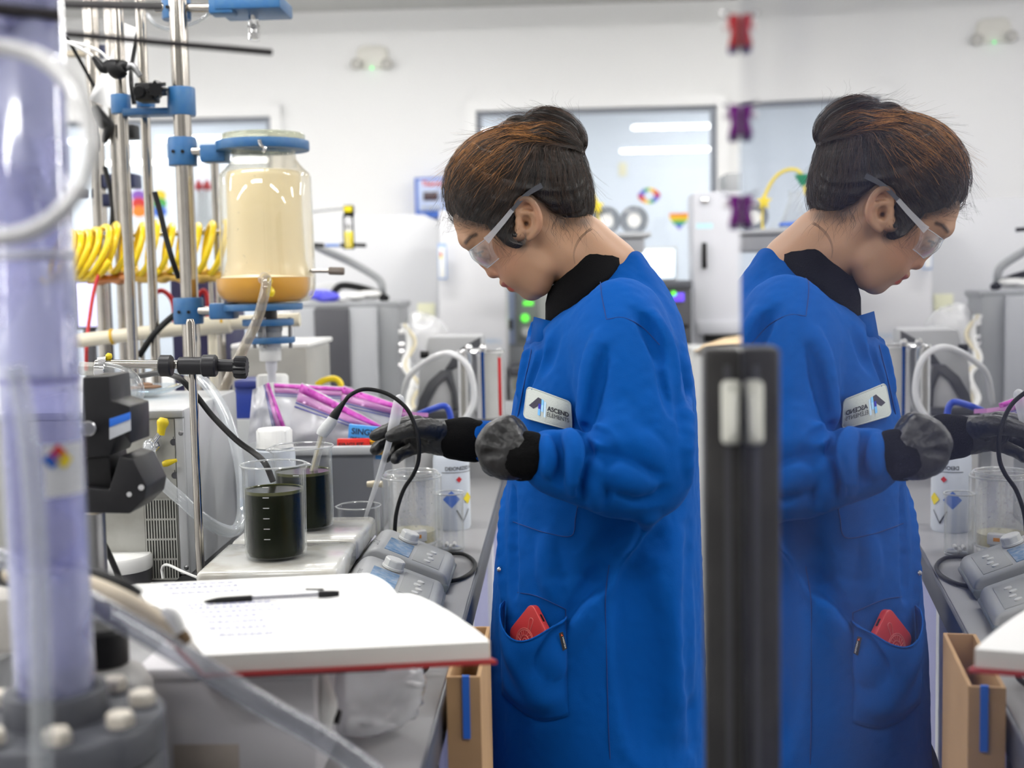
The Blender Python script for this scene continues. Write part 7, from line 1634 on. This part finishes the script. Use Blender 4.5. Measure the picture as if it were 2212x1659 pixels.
def rh(c):
    c.ell(P(926, 942, 2.088), (.036, .0275, .026), .008); c.chain([P(985, 947, 2.085), P(955, 945, 2.086), P(930, 943, 2.088)], [.029, .029, .027], .008)
    for q, rs in (([(905, 913, 2.092), (880, 914, 2.094), (852, 923, 2.092), (828, 933, 2.088), (808, 942, 2.082)], [.0115, .0105, .0098, .0092, .0078]),
                  ([(900, 932, 2.10), (868, 940, 2.116), (838, 952, 2.112), (820, 963, 2.105), (810, 973, 2.098)], [.0115, .0105, .0096, .0088, .0078]),
                  ([(906, 950, 2.095), (878, 953, 2.108), (855, 964, 2.10), (842, 978, 2.088), (835, 989, 2.078)], [.011, .0098, .009, .0084, .0076]),
                  ([(914, 965, 2.08), (892, 970, 2.086), (873, 978, 2.08), (860, 986, 2.07), (853, 993, 2.062)], [.0095, .0086, .008, .0076, .0068]),
                  ([(950, 932, 2.07), (918, 926, 2.054), (890, 927, 2.046), (862, 936, 2.047), (843, 943, 2.051)], [.018, .0155, .0128, .0108, .0085])):
        c.chain([P(*a) for a in q], rs, .0045, sm=4)
    for q in ([(945, 912), (925, 925), (912, 940)], [(955, 918), (938, 938), (925, 955)], [(930, 908), (912, 916), (900, 926)]): c.chain([P(a, b, 2.058 + .0 * a) for a, b in q], .0028, .004)
glove(rh, [P(795, 890, 2.05), P(990, 1000, 2.13), P(960, 900, 2.03), P(800, 1005, 2.04)])
def lh(c):
    wr_ = (1124, 985, 1.65)
    for k_, r0, r1 in (((1094, 925, 1.645), .017, .0135), ((1068, 939, 1.642), .019, .0132), ((1054, 963, 1.642), .019, .0130), ((1062, 993, 1.645), .018, .0122)):
        c.cone(P(*wr_), P(*k_), .024, r1, .014); c.cone(P((wr_[0] + k_[0]) / 2, (wr_[1] + k_[1]) / 2, 1.645), P(*k_), r0, r1, .014)
    c.chain([P(1134, 985, 1.65), P(1112, 985, 1.65)], [.026, .027], .01); c.ell(P(1086, 1006, 1.652), (.017, .019, .016), .014)
    for q, rs in (([(1094, 925, 1.645), (1080, 922, 1.672), (1078, 934, 1.695), (1092, 944, 1.698)], [.0130, .0118, .0106, .0088]),
                  ([(1068, 939, 1.642), (1056, 943, 1.672), (1058, 956, 1.697), (1074, 962, 1.70)], [.0128, .0118, .0106, .0088]),
                  ([(1054, 963, 1.642), (1047, 970, 1.670), (1051, 982, 1.694), (1066, 987, 1.698)], [.0126, .0115, .0103, .0086]),
                  ([(1062, 993, 1.645), (1056, 1001, 1.668), (1061, 1011, 1.688), (1074, 1014, 1.692)], [.0118, .0104, .0094, .0078]),
                  ([(1120, 958, 1.655), (1114, 932, 1.668), (1102, 918, 1.684), (1086, 915, 1.698)], [.0165, .014, .0122, .0095])):
        c.chain([P(*a) for a in q], rs, .0038, sm=4)
    for q in ([(1074, 926), (1084, 938), (1096, 950)], [(1052, 948), (1066, 955), (1082, 962)], [(1048, 982), (1064, 980), (1084, 980)]): (lambda sp: c.chain(sp + c.grad(sp) * .0026, [.0055, .0046, .003], .006, sub=True))(c.hit(np.array(q, float)[:, 0], np.array(q, float)[:, 1], 0, 1.55, 1.8)[0])
    for q in ([(1128, 950), (1112, 956), (1102, 972), (1100, 1000)], [(1122, 944), (1106, 956), (1092, 976)]): c.chain([P(a, b, 1.627) for a, b in q], .0015, .005)
glove(lh, [P(1025, 895, 1.61), P(1135, 1050, 1.72), P(1025, 1050, 1.72), P(1130, 900, 1.61)])
# ---- trousers and shoes under the coat
L_ = Clay(np.array([-.13, 1.68, 0.0]), np.array([.26, 2.2, 1.0]), .007)
for d_ in (1.845, 2.015):
    kx_ = 1195 if d_ < 1.9 else 1118; hp_ = P(1235, 1250, d_); kn_ = P(kx_, 1640, d_); L_.chain([hp_, kn_, [kn_[0] + .03, d_, .42], [kn_[0] + .05, d_, .10]], [.066, .056, .052, .046], .03)
L_.ell((P(1260, 1220, 1.93)), (.07, .13, .09), .03); v, f = L_.mesh(); clay_obj('trousers', (v, f), mat('black_trousers', srgb(22, 22, 26), .85), person)
for d_ in (1.845, 2.015):
    x_ = P(1195 if d_ < 1.9 else 1118, 1640, d_)[0] + .05; S_ = Clay(np.array([x_ - .24, d_ - .08, -.01]), np.array([x_ + .12, d_ + .08, .16]), .005); S_.ell((x_ - .07, d_, .035), (.135, .046, .036), .01); S_.ell((x_, d_, .06), (.055, .045, .062), .02); S_.D = np.maximum(S_.D, np.broadcast_to((0.002 - S_.ax[2])[None, None, :], S_.D.shape)).astype(np.float32)
    clay_obj('shoe', S_.mesh(), BLACK, person)
# ---- safety glasses
sg_ = thing('safety_glasses', 'clear wraparound safety glasses worn low on the face', 'glasses', H(1040, 545))
M_lens = clear('clear_lens', tint=(.95, .95, .97), body=(.8, .8, .84), haze=.03, edge=.5, rough=.02); M_arm = clear('clear_arm', tint=(.9, .9, .92), body=(.82, .82, .86), haze=.3, edge=.5); M_tip = mat('grey_arm_tip', srgb(62, 64, 72), .4)
T0, T1, B0, B1 = np.array((1012, 543)), np.array((1062, 507)), np.array((1052, 580)), np.array((1078, 558))
lg = []
for i in range(33):
    a = -1 + 2 * i / 32; c = math.cos(a * PI / 2) ** .8; w_ = 99 * math.sin(a * PI / 2); tp, bt = T1 + (T0 - T1) * c, B1 + (B0 - B1) * c; notch = 12 * math.exp(-(a / .12) ** 2)
    lg.append([H(*(tp + (bt - tp) * (k / 6) * (1 - notch / 60) + fa * 7 * math.sin(PI * k / 6)), w_) for k in range(7)])
part('lens', thick(sheet(np.array(lg)), .002), M_lens, sg_, smooth=60)
for e in (0, 6): part('lens_rim', tube(np.array([r[e] for r in lg]), .0008, 6, 0), M_arm, sg_)
def arm(sd):
    def strip(q, wd, th, nm, m_):
        q = smooth_pts(np.array(q, float), 5); a_, b_ = [], []
        for i in range(len(q)):
            t = q[min(i + 1, len(q) - 1), :2] - q[max(i - 1, 0), :2]; n = np.array([-t[1], t[0]]) / np.linalg.norm(t); w2 = wd[0] + (wd[1] - wd[0]) * i / (len(q) - 1)
            a_.append(H(*(q[i, :2] + n * w2 / 2), q[i, 2] * sd)); b_.append(H(*(q[i, :2] - n * w2 / 2), q[i, 2] * sd))
        g = thick(sheet(np.array([a_, b_])), .0022 * sd); part(nm, g, m_, sg_, smooth=30)
    strip([(1058, 512, 99), (1050, 520, 99)], (14, 17), 0, 'hinge', M_arm)
    strip([(1107, 453, 109), (1088, 477, 106), (1070, 498, 102), (1056, 514, 99)], (10, 14), 0, 'temple_arm', M_arm)
    strip([(1171, 400, 112), (1150, 412, 113), (1130, 427, 112), (1106, 454, 109)], (12, 8), 0, 'arm_tip', M_tip)
arm(1); arm(-1)
# ---- phone in the pocket
pc_ = surf([(1168, 1330)], .012)[0]; dph = float(project(pc_)[2])
dph = float(project(pk_[0, 11])[2]); ez0 = K.grad(surf([(x, y) for x in (1145, 1165, 1185) for y in (1310, 1350, 1400)])).mean(0); ez0 = ez0 - _r * .45; ez0 /= np.linalg.norm(ez0); c0 = surf([(1164, 1299)], .0)[0] + ez0 * .009
vy_ = _d - ez0 * _d.dot(ez0); vy_ /= np.linalg.norm(vy_); hx_ = np.cross(vy_, ez0); hx_ = hx_ if hx_.dot(_r) > 0 else -hx_; ex = hx_ * .7 + vy_ * .72; ey = -hx_ * .7 + vy_ * .72
ex /= np.linalg.norm(ex); ey -= ex * ey.dot(ex); ey /= np.linalg.norm(ey); ez = np.cross(ex, ey); ez = ez if ez.dot(_t) > 0 else -ez
PT = T_frame(c0, ex, ey, ez)
phn = thing('phone', 'phone in a red case sticking out of the coat pocket', 'phone', c0)
def rr2(w, h, r, n=8): return [(x + r * math.cos(math.radians(a + 90 * k / (n - 1))), y + r * math.sin(math.radians(a + 90 * k / (n - 1)))) for x, y, a in ((w - r, h - r, 0), (r, h - r, 90), (r, r, 180), (w - r, r, 270)) for k in range(n)]
M_case = mat('red_case', srgb(186, 52, 52), .4)
part('case', xf(prism(rr2(.058, .072, .012), -.005, .005, .0016, 3), PT), M_case, phn)
M_etch = mat('etched_pink', srgb(214, 120, 112), .5)
for r_ in (.019, .0165, .009, .0045): part('etched_ring', xf(mv(lathe([(r_, .0048), (r_, .0055), (r_ + .0009, .0055), (r_ + .0009, .0048)], 40, False), .034, .048, 0), PT), M_etch, phn)
for i in range(18): a = 2 * PI * i / 18; part('etched_ray', xf(tube([(.034 + .010 * math.cos(a), .048 + .010 * math.sin(a), .0053), (.034 + .016 * math.cos(a + .2), .048 + .016 * math.sin(a + .2), .0053)], .0004, 5, 0), PT), M_etch, phn)
part('etched_loop', xf(tube([(.026, .032, .0053), (.016, .018, .0053), (.022, .013, .0053), (.03, .030, .0053)], .0005, 5, 4), PT), M_etch, phn)
part('switch', xf(box(.022, .034, -.0008, .0006, -.0016, .0016, .0004), PT), BLACK, phn)
